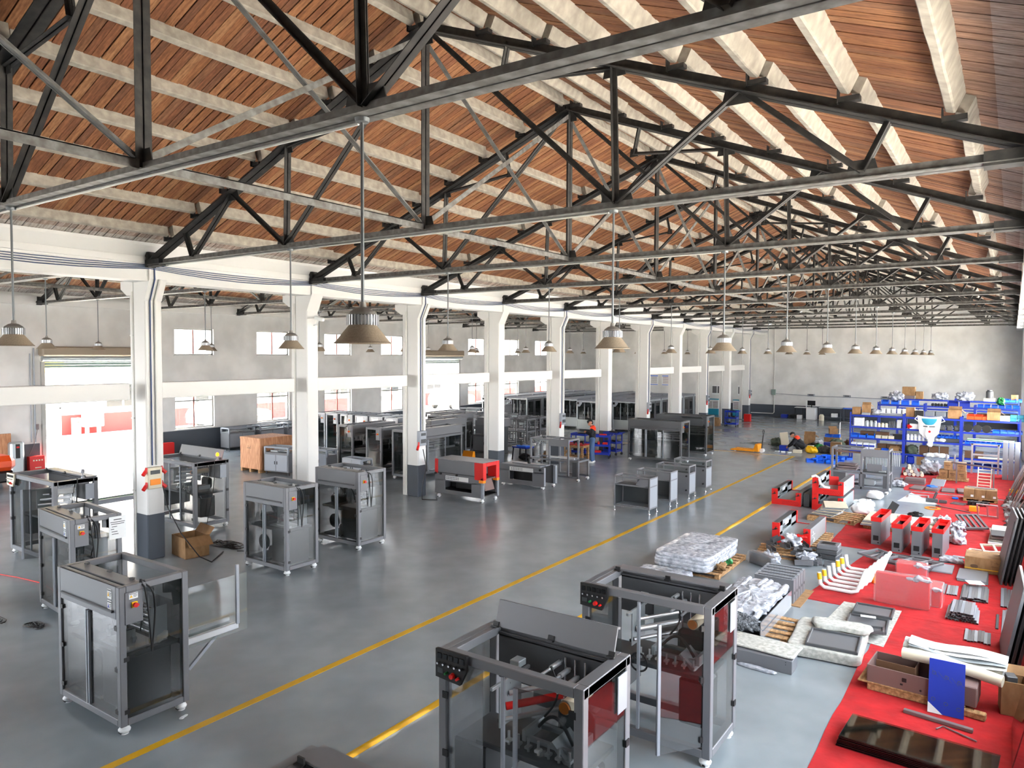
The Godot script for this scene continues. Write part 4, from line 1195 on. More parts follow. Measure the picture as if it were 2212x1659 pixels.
func machines() -> void:
	var o: Node3D
	# --- left block
	o = wrap_machine("grey wrapping machine nearest the camera on the left, glass arm out at its back", V(-8.72, 0, -4.46), 1.44, 0.81, 1.67, 0, 1)
	part(o, "outfeed_glass", pane_zy(-1.22, -0.42, 0.72, 1.45, 0.7), M.clear_glass)
	part(o, "outfeed_post", MB.new().cbox(V(0.7, 1.2, -1.08), V(0.03, 0.76, 0.045), 0.005), M.grey_light)
	part(o, "outfeed_rail", MB.new().cbox(V(0.68, 0.8, -0.72), V(0.05, 0.08, 0.75), 0.006).cbox(V(0.5, 0.84, -0.72), V(0.03, 0.05, 0.75), 0.006), M.alu)
	part(o, "outfeed_belt", MB.new().cbox(V(0.59, 0.8, -0.7), V(0.12, 0.03, 0.72), 0.006), M.black)
	part(o, "outfeed_strut", MB.new().bar(V(0.68, 0.78, -0.82), V(0.68, 0.46, -0.42), 0.03, 0.04), M.grey_light)
	part(o, "cloth", MB.new().blob(V(0.5, 0.93, -0.15), V(0.26, 0.12, 0.16), 0.8, 0.03, 9.0, 4, 22, 10), M.white)
	o = wrap_machine("grey wrapping machine with a paper notice taped on its rear corner", V(-12.5, 0, -5.72), 1.38, 0.76, 1.67, -5, 2)
	part(o, "paper_notice", MB.new().box(V(0.72, 1.45, -0.3), V(0.006, 0.36, 0.26)), M.white)
	part(o, "notice_print", MB.new().box(V(0.725, 1.58, -0.3), V(0.002, 0.014, 0.12)).box(V(0.725, 1.54, -0.3), V(0.002, 0.01, 0.22)).box(V(0.725, 1.51, -0.3), V(0.002, 0.01, 0.2)).box(V(0.725, 1.47, -0.25), V(0.002, 0.01, 0.08)).box(V(0.725, 1.43, -0.22), V(0.002, 0.01, 0.05)).box(V(0.725, 1.39, -0.25), V(0.002, 0.01, 0.09)).box(V(0.725, 1.35, -0.26), V(0.002, 0.01, 0.1)), M.grey_inner)
	seal_machine("open-topped grey machine at the far left with cream control box and stack light", V(-16.4, 0, -7.0), 2.0, 0.85, 1.7, 3, {"grey_panel": true, "beacon": true, "side_cable": true, "door_open": true})
	seal_machine("grey machine behind the nearest column, lid raised and amber beacon lit", V(-16.85, 0, -10.28), 2.04, 0.93, 1.64, 4, {"lid_open": true, "beacon": true, "beacon_on": true, "side_cable": true})
	wrap_machine("grey wrapping machine standing alone in the aisle between first columns", V(-11.94, 0, -9.25), 1.32, 0.78, 1.69, 0, 5, {"plates": false})
	wrap_machine("grey wrapping machine in front of the second and third columns, taller glass end", V(-12.2, 0, -11.35), 1.38, 0.84, 1.7, 0, 6, {"plates": false})
	# --- front pair on the right
	seal_machine("open-topped sealing machine in the foreground with raised lid and red roller", V(-3.375, 0, -5.26), 1.45, 0.84, 1.67, 7, {"lid_open": true, "red_roller": true, "door_ajar": true})
	seal_machine("open-topped sealing machine behind the foreground one, glass door swung open", V(-3.2, 0, -7.58), 1.5, 0.84, 1.68, 8, {"door_open": true, "wheel": true})
	seal_machine("machine cut off by the lower picture edge, only its frame corner showing", V(-3.0, 0, -2.72), 1.5, 0.84, 1.67, 9, {"door_ajar": true})
	# --- pair behind the small frames
	wrap_machine("long dark-grey double wrapping machine with two doors, nearer of the pair", V(-11.66, 0, -27.35), 2.27, 0.88, 1.66, 0, 10, {"doors": 3, "plates": false, "cable": false, "mat": "grey_dark"})
	o = wrap_machine("long dark-grey wrapping machine with an open hood flap, farther of the pair", V(-11.66, 0, -30.2), 2.27, 0.95, 1.68, 0, 11, {"doors": 3, "plates": false, "cable": false, "mat": "grey_dark"})
	part(o, "open_flap", MB.new().cbox(V(0.55, 1.62, 0.62), V(0.9, 0.02, 0.34), 0.004, Basis(Vector3.RIGHT, -0.35)).cbox(V(0.55, 1.42, 0.5), V(0.86, 0.3, 0.02), 0.004), M.grey_dark)
	# --- small bases
	var bl := ["nearest small grey machine base, open front with dark back panel", "second small grey machine base, open front, next to the nearest one", "third small grey machine base, closed grey front with black knobs", "fourth small grey machine base, farthest from the camera by the lane"]
	var bp := [V(-8.4, 0, -18.19), V(-8.36, 0, -19.52), V(-8.35, 0, -20.93), V(-8.32, 0, -22.27)]
	for i in 4:
		stand_frame(bl[i], bp[i], i)
	# --- shrink tunnel and conveyor
	o = thing("shrink_tunnel", "grey shrink tunnel with bright red ends and orange corner", "machine", V(-13.2, 0, -16.86), 0)
	var w := 1.8
	var d := 0.8
	part(o, "body", MB.new().cbox(V(0, 0.63, d / 2 - 0.02), V(w, 0.22, 0.03), 0.006).cbox(V(0, 0.2, d / 2 - 0.02), V(w, 0.12, 0.03), 0.006).cbox(V(-0.7, 0.4, d / 2 - 0.02), V(0.38, 0.3, 0.03), 0.006).cbox(V(0.68, 0.4, d / 2 - 0.02), V(0.42, 0.3, 0.03), 0.006).cbox(V(0, 0.44, -d / 2 + 0.02), V(w, 0.6, 0.03), 0.006).cbox(V(-w / 2 + 0.015, 0.44, 0), V(0.03, 0.6, d - 0.06), 0.006), M.grey)
	part(o, "inner_floor", MB.new().cbox(V(0, 0.2, 0), V(w - 0.06, 0.03, d - 0.08), 0.004).cbox(V(0.1, 0.38, -0.05), V(0.9, 0.22, 0.3), 0.02), M.black)
	part(o, "fan_grille", MB.new().cbox(V(-0.06, 0.62, d / 2 + 0.0), V(0.84, 0.13, 0.02), 0.004), M.white)
	var gr := MB.new()
	for k in 16:
		gr.cbox(V(-0.42 + 0.06 * (k % 8), 0.6 + 0.045 * int(k / 8.0), d / 2 + 0.012), V(0.034, 0.02, 0.006), 0.002)
	part(o, "grille_slots", gr, M.black)
	part(o, "corner_stile", MB.new().cbox(V(w / 2 - 0.05, 0.42, d / 2 - 0.04), V(0.08, 0.6, 0.08), 0.006).cbox(V(w / 2 - 0.05, 0.42, -d / 2 + 0.04), V(0.08, 0.6, 0.08), 0.006), M.grey_light)
	part(o, "hood", MB.new().cbox(V(-0.1, 0.95, 0), V(1.36, 0.41, d), 0.02), M.grey)
	part(o, "hood_top", MB.new().cbox(V(0.0, 1.157, 0), V(w, 0.012, d), 0.004), M.grey_light)
	var red_end := MB.new()
	for z in [d / 2 - 0.08, -d / 2 + 0.08]:
		red_end.cbox(V(0.74, 0.9, z), V(0.32, 0.5, 0.16), 0.01)
	red_end.cbox(V(0.74, 1.09, 0), V(0.32, 0.11, d - 0.32), 0.01)
	part(o, "red_end", red_end, M.red)
	part(o, "red_end", MB.new().cbox(V(-0.84, 0.93, 0), V(0.12, 0.44, d), 0.01), M.red)
	part(o, "amber_corner", MB.new().cbox(V(0.82, 0.62, d / 2 - 0.06), V(0.16, 0.09, 0.13), 0.008).cbox(V(0.82, 0.62, -d / 2 + 0.06), V(0.16, 0.09, 0.13), 0.008), M.amber)
	part(o, "belt", MB.new().cbox(V(0.62, 0.68, 0), V(0.52, 0.03, d - 0.34), 0.008).cbox(V(0.78, 0.5, 0), V(0.02, 0.36, d - 0.34), 0.008, Basis(Vector3(0, 0, 1), 0.35)), M.rust)
	for k in 3:
		knob(o, V(-0.86 + 0.2 * k * k, 0.72, d / 2 + 0.0), V(0, 0, 1), 0.035, M.black)
	for sx in [-1.0, 1.0]:
		for sz in [-1.0, 1.0]:
			caster(o, V(sx * 0.8, 0, sz * 0.32))
	# plug cable from the column box to the tunnel
	o = thing("conveyor_unit", "low grey conveyor unit with white fan grille beside the red-ended tunnel", "machine", V(-12.86, 0, -19.65), 0)
	part(o, "body", MB.new().cbox(V(0, 0.6, 0.4), V(1.72, 0.2, 0.03), 0.006).cbox(V(0, 0.16, 0.4), V(1.72, 0.14, 0.03), 0.006).cbox(V(-0.66, 0.38, 0.4), V(0.4, 0.32, 0.03), 0.006).cbox(V(0.64, 0.38, 0.4), V(0.44, 0.32, 0.03), 0.006).cbox(V(0, 0.39, -0.4), V(1.72, 0.6, 0.03), 0.006).cbox(V(-0.845, 0.39, 0), V(0.03, 0.6, 0.76), 0.006), M.grey)
	part(o, "fan_grille", MB.new().cbox(V(0.0, 0.58, 0.415), V(0.9, 0.12, 0.02), 0.004), M.white)
	gr = MB.new()
	for k in 14:
		gr.cbox(V(-0.36 + 0.065 * (k % 7), 0.56 + 0.045 * int(k / 7.0), 0.428), V(0.034, 0.02, 0.006), 0.002)
	part(o, "grille_slots", gr, M.black)
	part(o, "top_plate", MB.new().cbox(V(-0.1, 0.69, 0), V(1.5, 0.025, 0.6), 0.006).cbox(V(0.1, 0.72, 0.1), V(1.3, 0.03, 0.05), 0.005), M.grey_light)
	part(o, "inner_box", MB.new().cbox(V(0, 0.34, 0), V(0.9, 0.3, 0.4), 0.02), M.black)
	part(o, "end_stile", MB.new().cbox(V(0.8, 0.4, 0.35), V(0.1, 0.58, 0.1), 0.006).cbox(V(0.8, 0.4, -0.35), V(0.1, 0.58, 0.1), 0.006), M.grey_light)
	knob(o, V(0.72, 0.62, 0.415), V(0, 0, 1), 0.045, M.black)
	for sx in [-1.0, 1.0]:
		for sz in [-1.0, 1.0]:
			caster(o, V(sx * 0.76, 0, sz * 0.32))
	solo("cordless_drill", MB.new().cyl(V(0, 0.19, -0.08), V(0, 0.19, 0.1), 0.03, 12).cbox(V(0, 0.1, -0.03), V(0.035, 0.16, 0.05), 0.01).cbox(V(0, 0.025, -0.03), V(0.07, 0.05, 0.11), 0.01).cyl(V(0, 0.19, 0.1), V(0, 0.19, 0.16), 0.014, 8), M.black, "black cordless drill standing on the low conveyor unit", "drill", V(-12.75, 0.735, -19.55), 60)
	tall_frame("bare grey portal frame with low side table next to the conveyor unit", V(-13.0, 0, -21.52), 0, 1.55, 1.38, 0.38)
	var tl := ["first of the bare grey frames behind the blue folding table", "second of the bare grey frames behind the blue folding table", "third bare grey frame, beside the fourth column", "fourth bare grey frame, against the packing line modules"]
	var tp := [V(-19.0, 0, -28.3), V(-19.1, 0, -29.6), V(-21.3, 0, -28.6), V(-21.2, 0, -30.1)]
	for i in 4:
		tall_frame(tl[i], tp[i], 180.0, 1.3, 1.26, 0.5)
	# --- machines parked between the second and fourth columns
	for i in 6:
		wrap_machine("machine with narrow glazed end, %s from the left in the rear parked row" % ORD[i], V([-24.9, -24.1, -23.2, -22.3, -21.45, -20.6][i], 0, -22.1), 1.5, 0.74, 1.67, 90, 20 + i, {"side": -1.0, "plates": false, "cable": i == 2, "detail": false, "mat": "grey_light", "group": "rear parked row"})
	for i in 3:
		wrap_machine("machine with hooded flank and glazed end, %s from the left in the front parked row" % ORD[i], V([-19.83, -18.35, -17.0][i], 0, [-19.3, -19.3, -19.5][i]), [2.2, 2.3, 2.9][i], 0.76, 1.67, 90, 30 + i, {"side": -1.0, "plates": false, "cable": i == 0, "doors": 3, "group": "front parked row"})
	for i in 3:
		wrap_machine("grey hooded machine right of the third column, %s row behind the front one" % ORD[i], V([-18.8, -19.9, -21.2][i], 0, [-22.4, -24.3, -25.4][i]), 2.2, 0.76, 1.67, 90, 40 + i, {"side": -1.0, "plates": false, "cable": false, "doors": 3, "detail": false, "group": "hooded machines behind the third column"})
	# feeders and cabinets behind the third column
	o = thing("feeder_head", "grey feeder head on a column with a small cabinet, by the third column", "machine", V(-18.9, 0, -25.3), 0)
	part(o, "base_cabinet", MB.new().cbox(V(0, 0.4, 0), V(0.75, 0.75, 0.6), 0.02), M.grey_dark)
	var cd := part(o, "cabinet_door", MB.new().cbox(V(0.0, 0.4, 0.31), V(0.66, 0.62, 0.02), 0.01), M.grey)
	part(cd, "handle", MB.new().cbox(V(0.26, 0.42, 0.325), V(0.03, 0.12, 0.012), 0.004), M.black)
	part(o, "column_block", MB.new().cbox(V(-0.1, 1.1, -0.05), V(0.5, 0.6, 0.4), 0.02).cbox(V(0.5, 1.35, -0.05), V(1.5, 0.34, 0.42), 0.02), M.grey)
	part(o, "support_leg", MB.new().cbox(V(1.1, 0.6, -0.05), V(0.14, 1.2, 0.3), 0.01), M.grey_inner)
	for i in 3:
		low_cabinet(["low grey two-door cabinet machine nearest along the left wall", "low grey two-door cabinet machine, middle one along the left wall", "low grey two-door cabinet machine, farthest of three along the left wall"][i], V(-28.4, 0, [-19.75, -21.35, -22.9][i]), 90, 1.35, 0.62, 0.97)
	low_cabinet("pale grey two-door machine beside the plywood crate", V(-21.2, 0, -16.5), 10, 1.1, 0.6, 0.98)
	low_cabinet("low pale machine with glass top left of the front parked row", V(-20.3, 0, -17.6), 0, 0.9, 0.5, 0.85)
	low_cabinet("low pale machine with glass top in front of the front parked row", V(-18.1, 0, -17.15), 0, 0.95, 0.5, 0.75)
	for i in 2:
		low_cabinet(["tall white two-door cabinet near the farther roller door", "white cabinet with window beside the tall one, near the farther roller door"][i], V([-24.95, -23.55][i], 0, [-32.3, -33.0][i]), 0, 1.25, 0.7, [1.25, 1.7][i])
	# --- packing line modules in rows
	var proto: Node3D = null
	var rows := [[-17.6, -37.3, 6], [-19.3, -36.3, 6], [-21.2, -37.2, 6], [-24.0, -36.2, 6], [-25.9, -36.3, 6]]
	var rn := ["row nearest the columns", "second row from the columns", "third row from the columns", "fourth row from the columns", "row nearest the left wall"]
	for ri in rows.size():
		for k in rows[ri][2]:
			var lab := "glazed packing line module, %s from the front in the %s" % [ORD[k], rn[ri]]
			var at := V(rows[ri][0], 0, rows[ri][1] - 1.75 * k)
			if proto == null:
				proto = line_module(lab, at)
			else:
				dup(proto, lab, at)

# ------------------------------------------------------------------ goods on the carpet side
func bxo(called: String, m: Material, label: String, cat: String, x0: float, x1: float, y0: float, y1: float, z0: float, z1: float, group := "", turn := 0.0, ch := 0.006) -> MeshInstance3D:
	var s := V(absf(x1 - x0), absf(y1 - y0), absf(z1 - z0))
	return solo(called, MB.new().cbox(V(0, s.y / 2, 0), s, minf(ch, minf(s.x, minf(s.y, s.z)) * 0.3)), m, label, cat, V((x0 + x1) / 2, y0, (z0 + z1) / 2), turn, group)

func pallet(label: String, at: Vector3, w: float, d: float, turn := 0.0, h := 0.12) -> Node3D:
	# boards run along x, bearers along z
	var o := thing("pallet", label, "pallet", at, turn, "wooden pallets")
	for k in 3:
		part(o, "bearer", MB.new().cbox(V((k - 1) * (w / 2 - 0.05), h * 0.42, 0), V(0.09, h * 0.62, d), 0.006), M.pallet)
	var n := int(maxf(3, round(d / 0.2)))
	for k in n:
		part(o, "board", MB.new().cbox(V(0, h - 0.01, -d / 2 + 0.05 + (d - 0.1) * k / (n - 1)), V(w, 0.02, 0.11 - 0.01 * (k % 2)), 0.004), M.pallet)
	for k in 3:
		part(o, "board", MB.new().cbox(V(0, 0.009, -d / 2 + 0.05 + (d - 0.1) * k / 2.0), V(w, 0.018, 0.1), 0.004), M.pallet)
	return o

func carton(label: String, at: Vector3, s: Vector3, turn := 0.0, open := false, group := "", print_it := false) -> Node3D:
	var o := thing("cardboard_box", label, "box", at, turn, group)
	var t := 0.012
	if open:
		part(o, "body", MB.new().box(V(0, t / 2, 0), V(s.x, t, s.z)).box(V(-s.x / 2 + t / 2, s.y / 2, 0), V(t, s.y, s.z)).box(V(s.x / 2 - t / 2, s.y / 2, 0), V(t, s.y, s.z)).box(V(0, s.y / 2, -s.z / 2 + t / 2), V(s.x - 2 * t, s.y, t)).box(V(0, s.y / 2, s.z / 2 - t / 2), V(s.x - 2 * t, s.y, t)), M.card)
		part(o, "flap", MB.new().box(V(0, 0, 0.0), V(s.x, 0.006, s.z * 0.4)), M.card).transform = Transform3D(Basis(Vector3.RIGHT, 0.9), V(0, s.y + s.z * 0.14, -s.z / 2 - s.z * 0.12))
		part(o, "flap", MB.new().box(V(0, 0, 0.0), V(s.x * 0.4, 0.006, s.z)), M.card).transform = Transform3D(Basis(Vector3(0, 0, 1), -0.7), V(s.x / 2 + s.x * 0.15, s.y - s.x * 0.1, 0))
	else:
		part(o, "body", MB.new().cbox(V(0, s.y / 2, 0), s, 0.006), M.card)
		part(o, "tape", MB.new().box(V(0, s.y + 0.001, 0), V(s.x * 1.0, 0.002, 0.05)).box(V(s.x / 2 + 0.001, s.y - 0.05, 0), V(0.002, 0.1, 0.05)), M.cream)
	if print_it:
		part(o, "print", MB.new().box(V(-s.x * 0.05, s.y * 0.6, s.z / 2 + 0.001), V(s.x * 0.55, s.y * 0.1, 0.002)).box(V(0, s.y * 0.4, s.z / 2 + 0.001), V(s.x * 0.3, s.y * 0.06, 0.002)), M.brown)
	return o

func tunnel_shell(label: String, at: Vector3, length: float) -> Node3D:
	# U-shaped shell of a shrink tunnel, red end plates, pale sides with a window
	var o := thing("tunnel_shell", label, "machine part", at, 0, "red-ended tunnel shells")
	var w := 0.8
	var h := 0.44
	var ol := [[-0.4, 0], [0.4, 0], [0.4, h - 0.06], [0.26, h - 0.06], [0.26, 0.16], [-0.24, 0.16], [-0.24, h], [-0.4, h]]
	for s in [1.0, -1.0]:
		var e := part(o, "red_end", MB.new().prism(ol, 0.05, Basis(), V(0, 0, s * (length / 2 - 0.025))), M.red)
		if s > 0:
			var vh := MB.new()
			for r in 3:
				for k in 11:
					vh.cyl(V(-0.1 + 0.042 * k + 0.02 * (r % 2), 0.04 + 0.035 * r, length / 2), V(-0.1 + 0.042 * k + 0.02 * (r % 2), 0.04 + 0.035 * r, length / 2 + 0.002), 0.009, 6)
			part(e, "vent_holes", vh, M.black)
			for x in [-0.32, 0.33]:
				var k2 := part(e, "clamp_lever", MB.new().cyl(V(x, h - 0.13, length / 2), V(x, h - 0.13, length / 2 + 0.05), 0.018, 10).bar(V(x - 0.06, h - 0.15, length / 2 + 0.045), V(x + 0.05, h - 0.12, length / 2 + 0.045), 0.014, 0.016), M.black)
				part(k2, "lever_nut", MB.new().cyl(V(x + 0.02, h - 0.11, length / 2 + 0.04), V(x + 0.02, h - 0.08, length / 2 + 0.06), 0.014, 8), M.chrome)
	var L := length - 0.1
	part(o, "floor_panel", MB.new().cbox(V(0, 0.09, 0), V(0.76, 0.12, L), 0.004), M.zinc)
	# side walls, a window cut in each
	for s in [-1.0, 1.0]:
		var hh := h - (0.0 if s < 0 else 0.06)
		for x in [s * 0.39, s * 0.27]:
			part(o, "side_panel", MB.new().box(V(x, (0.15 + 0.2) / 2, 0), V(0.012, 0.06, L)).box(V(x, hh - 0.05, 0), V(0.012, 0.1, L)).box(V(x, hh / 2 + 0.05, -L * 0.36), V(0.012, hh - 0.1, L * 0.28)).box(V(x, hh / 2 + 0.05, L * 0.4), V(0.012, hh - 0.1, L * 0.2)), M.zinc)
		part(o, "top_strip", MB.new().cbox(V(s * 0.33, hh - 0.006, 0), V(0.13, 0.012, L), 0.003), M.grey_dark if s < 0 else M.grey)
	part(o, "outer_skin", MB.new().cbox(V(0.397, 0.2, 0), V(0.008, 0.36, L), 0.002), M.zinc)
	var cord := []
	for i in 25:
		var t := i / 24.0
		cord.append(V(0.415 + 0.03 * sin(t * 9), 0.3 - 0.22 * t, length * 0.36 + 0.1 * sin(t * 16)))
	part(o, "cord", MB.new().tube(cord, 0.007, 5), M.white)
	part(o, "paper_label", MB.new().box(V(-0.262, h - 0.1, 0.1), V(0.004, 0.1, 0.3)), M.white)
	return o

func profile_bundle(label: String, x0: float, x1: float, z0: float, z1: float, rows: int, r: float, sd: int, square := true) -> void:
	# loose grey profiles in a heap, each one its own
	var g := RandomNumberGenerator.new()
	g.seed = sd
	var n := int((x1 - x0) / (2.08 * r))
	var ms := []
	for k in 3:
		var L := absf(z1 - z0)
		var m := MB.new()
		if square:
			m.box(V(0, 0, 0), V(r * 1.9, 0.004, L)).box(V(-r * 0.93, -r * 0.5, 0), V(0.004, r, L)).box(V(r * 0.93, -r * 0.5, 0), V(0.004, r, L))
		else:
			m.tube([V(0, 0, -L / 2), V(0, 0, L / 2)], r, 8, false).tube([V(0, 0, L / 2), V(0, 0, -L / 2)], r * 0.8, 8, false)
		ms.append(m.mesh())
	for row in rows:
		for k in n - row:
			var o := solo("steel_profile", ms[(k + row) % 3], M.grey if (k + row) % 3 else M.grey_light, label, "steel profile", V(x0 + r + (k + row * 0.5) * 2.08 * r, (r if not square else r + 0.01) + row * r * 1.75, (z0 + z1) / 2 + g.randf_range(-0.04, 0.04)), g.randf_range(-0.8, 0.8), label)
			o.rotation_degrees.z = g.randf_range(-8, 8)

func sheet_poly(pts: Array, h: float) -> MB:
	# a flat sheet on the floor given by its outline in x z
	var pg := []
	for p in pts:
		pg.append([p[0], -p[1]])
	return MB.new().prism(pg, h, Basis(V(1, 0, 0), V(0, 0, -1), V(0, 1, 0)), V(0, h / 2, 0))

func flat_frame(called: String, w: float, d: float, t: float, m: Material, label: String, at: Vector3, rot: Vector3, bars := 1, group := "") -> void:
	var o := MB.new()
	for s in [-1.0, 1.0]:
		o.cbox(V(s * (w - t) / 2, t / 2, 0), V(t, t, d), 0.004).cbox(V(0, t / 2, s * (d - t) / 2), V(w - 2 * t, t, t), 0.004)
	for k in bars:
		o.cbox(V(-w / 2 + w * (k + 1) / (bars + 1), t / 2, 0), V(t, t, d - 2 * t), 0.004)
	var n := solo(called, o, m, label, "frame", at, 0, group)
	n.rotation_degrees = rot

func tray(called: String, label: String, at: Vector3, w: float, d: float, rot := Vector3(), m: Material = null) -> void:
	var o := thing(called, label, "tray", at, 0, "grey sheet-metal trays")
	o.rotation_degrees = rot
	var mm: Material = m if m else M.grey_dark
	part(o, "tray_floor", MB.new().cbox(V(0, 0.01, 0), V(w, 0.014, d), 0.004), M.grey)
	part(o, "tray_rim", MB.new().cbox(V(0, 0.025, d / 2 - 0.015), V(w, 0.045, 0.03), 0.006).cbox(V(0, 0.025, -d / 2 + 0.015), V(w, 0.045, 0.03), 0.006).cbox(V(-w / 2 + 0.015, 0.025, 0), V(0.03, 0.045, d - 0.06), 0.006).cbox(V(w / 2 - 0.015, 0.025, 0), V(0.03, 0.045, d - 0.06), 0.006), mm)

func carpets() -> void:
	var jag := func(pts: Array, sd: int) -> Array:
		var g := RandomNumberGenerator.new()
		g.seed = sd
		var out := []
		for i in pts.size():
			var a: Array = pts[i]
			var b: Array = pts[(i + 1) % pts.size()]
			for k in 12:
				var t := k / 12.0
				out.append([lerpf(a[0], b[0], t) + (g.randf_range(-0.012, 0.012) if k > 0 else 0.0), lerpf(a[1], b[1], t) + (g.randf_range(-0.012, 0.012) if k > 0 else 0.0)])
		return out
	solo("carpet", sheet_poly(jag.call([[-1.64, -5.0], [0.4, -5.0], [0.4, -13.6], [-2.0, -13.35], [-1.62, -12.0], [-1.64, -10.5]], 1), 0.006), M.carpet, "red floor carpet under the crate and the black glass panes, nearest piece", "carpet", V(0, 0, 0), 0, "red carpets")
	solo("carpet", sheet_poly(jag.call([[-2.95, -13.3], [0.4, -13.3], [0.4, -17.5], [-2.5, -17.0]], 2), 0.009), M.carpet, "red floor carpet under the white bent tubes and grey profile bundles", "carpet", V(0, 0, 0), 0, "red carpets")
	solo("carpet", sheet_poly(jag.call([[-3.32, -17.5], [0.4, -17.3], [0.4, -22.0], [-3.4, -21.2]], 3), 0.006), M.carpet, "red floor carpet under the four red-rimmed casings", "carpet", V(0, 0, 0), 0, "red carpets")
	solo("carpet", sheet_poly(jag.call([[-1.65, -21.7], [0.4, -21.7], [0.4, -25.8], [-2.6, -25.8], [-1.7, -24.1]], 4), 0.009), M.carpet, "red floor carpet around the palletted cartons", "carpet", V(0, 0, 0), 0, "red carpets")
	solo("carpet", sheet_poly(jag.call([[-2.75, -26.0], [0.4, -26.0], [0.4, -31.5], [-3.4, -31.3], [-3.1, -28.0]], 5), 0.006), M.carpet, "red floor carpet in front of the blue racks, farthest piece", "carpet", V(0, 0, 0), 0, "red carpets")

func goods() -> void:
	carpets()
	var o: Node3D
	var g := RandomNumberGenerator.new()
	g.seed = 77
	# wrapped stack on a pallet and the low one before it
	pallet("wooden pallet under the tall film-wrapped stack", V(-5.1, 0, -14.3), 1.25, 1.7, 0, 0.1)
	o = thing("wrapped_stack", "tall stack of panels in clear crinkled film on a pallet by the lane", "wrapped goods", V(-5.22, 0.1, -14.3), 0)
	for k in 4:
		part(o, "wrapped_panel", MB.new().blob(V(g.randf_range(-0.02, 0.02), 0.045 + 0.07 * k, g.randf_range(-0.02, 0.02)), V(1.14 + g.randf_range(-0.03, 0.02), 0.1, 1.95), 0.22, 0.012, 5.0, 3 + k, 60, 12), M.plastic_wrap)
	solo("film_scrap", MB.new().blob(V(0, 0.07, 0), V(0.16, 0.14, 0.26), 0.8, 0.05, 9.0, 8, 24, 12), M.card, "crumpled brown paper on the pallet beside the tall wrapped stack", "paper", V(-4.54, 0.1, -13.75), 0)
	solo("green_bag", MB.new().blob(V(0, 0.06, 0), V(0.12, 0.1, 0.2), 0.8, 0.04, 9.0, 9, 24, 12), M.green, "small green plastic bag beside the tall wrapped stack", "bag", V(-4.54, 0.1, -14.2), 0)
	solo("wrapped_stack", MB.new().blob(V(0, 0.07, 0), V(1.0, 0.15, 0.75), 0.25, 0.02, 5.0, 15, 56, 16), M.plastic_wrap, "low film-wrapped bundle just in front of the tall wrapped stack", "wrapped goods", V(-5.4, 0, -12.9), 0)
	# heap of grey brackets
	pallet("wooden pallet under the heap of grey brackets", V(-4.0, 0, -16.0), 0.9, 0.8, 8, 0.1)
	for k in 16:
		var x := -4.25 + 0.95 * g.randf()
		var z := -16.3 + 0.95 * g.randf()
		var on := x < -3.58 and z < -15.62
		var w := g.randf_range(0.08, 0.13)
		var L := g.randf_range(0.2, 0.38)
		var n := solo("channel_bracket", MB.new().cbox(V(0, 0.01, 0), V(L, 0.012, w), 0.003).cbox(V(0, 0.05, w / 2), V(L, 0.09, 0.01), 0.003).cbox(V(0, 0.05, -w / 2), V(L, 0.09, 0.01), 0.003).cyl(V(L * 0.25, 0.05, w / 2 + 0.004), V(L * 0.25, 0.05, w / 2 + 0.008), 0.022, 10), M.grey_dark if k % 3 else M.grey, "grey folded channel bracket in the untidy heap beside the red-ended shell", "bracket", V(x, 0.1 + 0.07 * (k % 3) if on else 0.02 + 0.05 * (k % 2), z), g.randf_range(-60, 60), "grey folded brackets in a heap")
		n.rotation_degrees.z = g.randf_range(-14, 14)
	for k in 3:
		solo("film_scrap", MB.new().blob(V(0, 0.08, 0), V(0.36, 0.18, 0.26), 0.9, 0.08, 8.0, 30 + k, 40, 18), M.plastic_wrap, ["crumpled clear film on top of the bracket heap", "crumpled clear film in front of the bracket heap", "crumpled clear film right of the bracket heap"][k], "film", [V(-3.75, 0.26, -16.0), V(-4.0, 0.0, -15.2), V(-3.4, 0.05, -15.6)][k], 20.0 * k)
	solo("red_film", MB.new().blob(V(0, 0.04, 0), V(0.34, 0.08, 0.12), 0.8, 0.03, 8.0, 40, 30, 10), M.red, "strip of red wrapped brackets at the back of the heap", "wrapped goods", V(-3.75, 0.3, -16.42), 0)
	o = thing("wrapped_box", "flat grey casing standing on edge in loose clear film", "wrapped goods", V(-4.08, 0, -14.92), -32)
	part(o, "casing", MB.new().cbox(V(0, 0.12, 0), V(0.62, 0.22, 0.14), 0.006), M.grey_dark)
	part(o, "film", MB.new().blob(V(0, 0.125, 0), V(0.7, 0.26, 0.22), 0.3, 0.02, 6.0, 44, 44, 16), M.film)
	for k in 3:
		o = thing("window_casing", "low grey casing with dark window, %s of a stack of three" % ["bottom", "middle", "top"][k], "casing", V(-3.1, 0.1 * k, -16.33), -6 + 4 * k, "stacked window casings")
		part(o, "body", MB.new().cbox(V(0, 0.049, 0), V(0.42, 0.096, 0.42), 0.014), M.grey_dark if k < 2 else M.grey)
		if k == 2:
			part(o, "window_frame", MB.new().cbox(V(0, 0.1, 0), V(0.3, 0.01, 0.22), 0.003), M.grey_dark)
			part(o, "window", MB.new().cbox(V(0, 0.106, 0), V(0.25, 0.006, 0.17), 0.002), M.black)
	for k in 2:
		solo("open_tray", MB.new().cbox(V(0, 0.01, 0), V(0.3, 0.014, 0.2), 0.003).cbox(V(0, 0.05, 0.095), V(0.3, 0.09, 0.01), 0.003).cbox(V(0, 0.05, -0.095), V(0.3, 0.09, 0.01), 0.003), M.grey, ["grey U-shaped tray before the stacked window casings, left one", "grey U-shaped tray before the stacked window casings, right one"][k], "tray", V(-3.25 + 0.35 * k, 0, -15.65), 12)
	# five upright casings
	solo("cardboard_sheet", MB.new().box(V(0, 0.006, 0), V(0.86, 0.01, 1.05)), M.card, "brown cardboard sheet under the five upright grey casings", "cardboard", V(-3.28, 0, -13.28), 0)
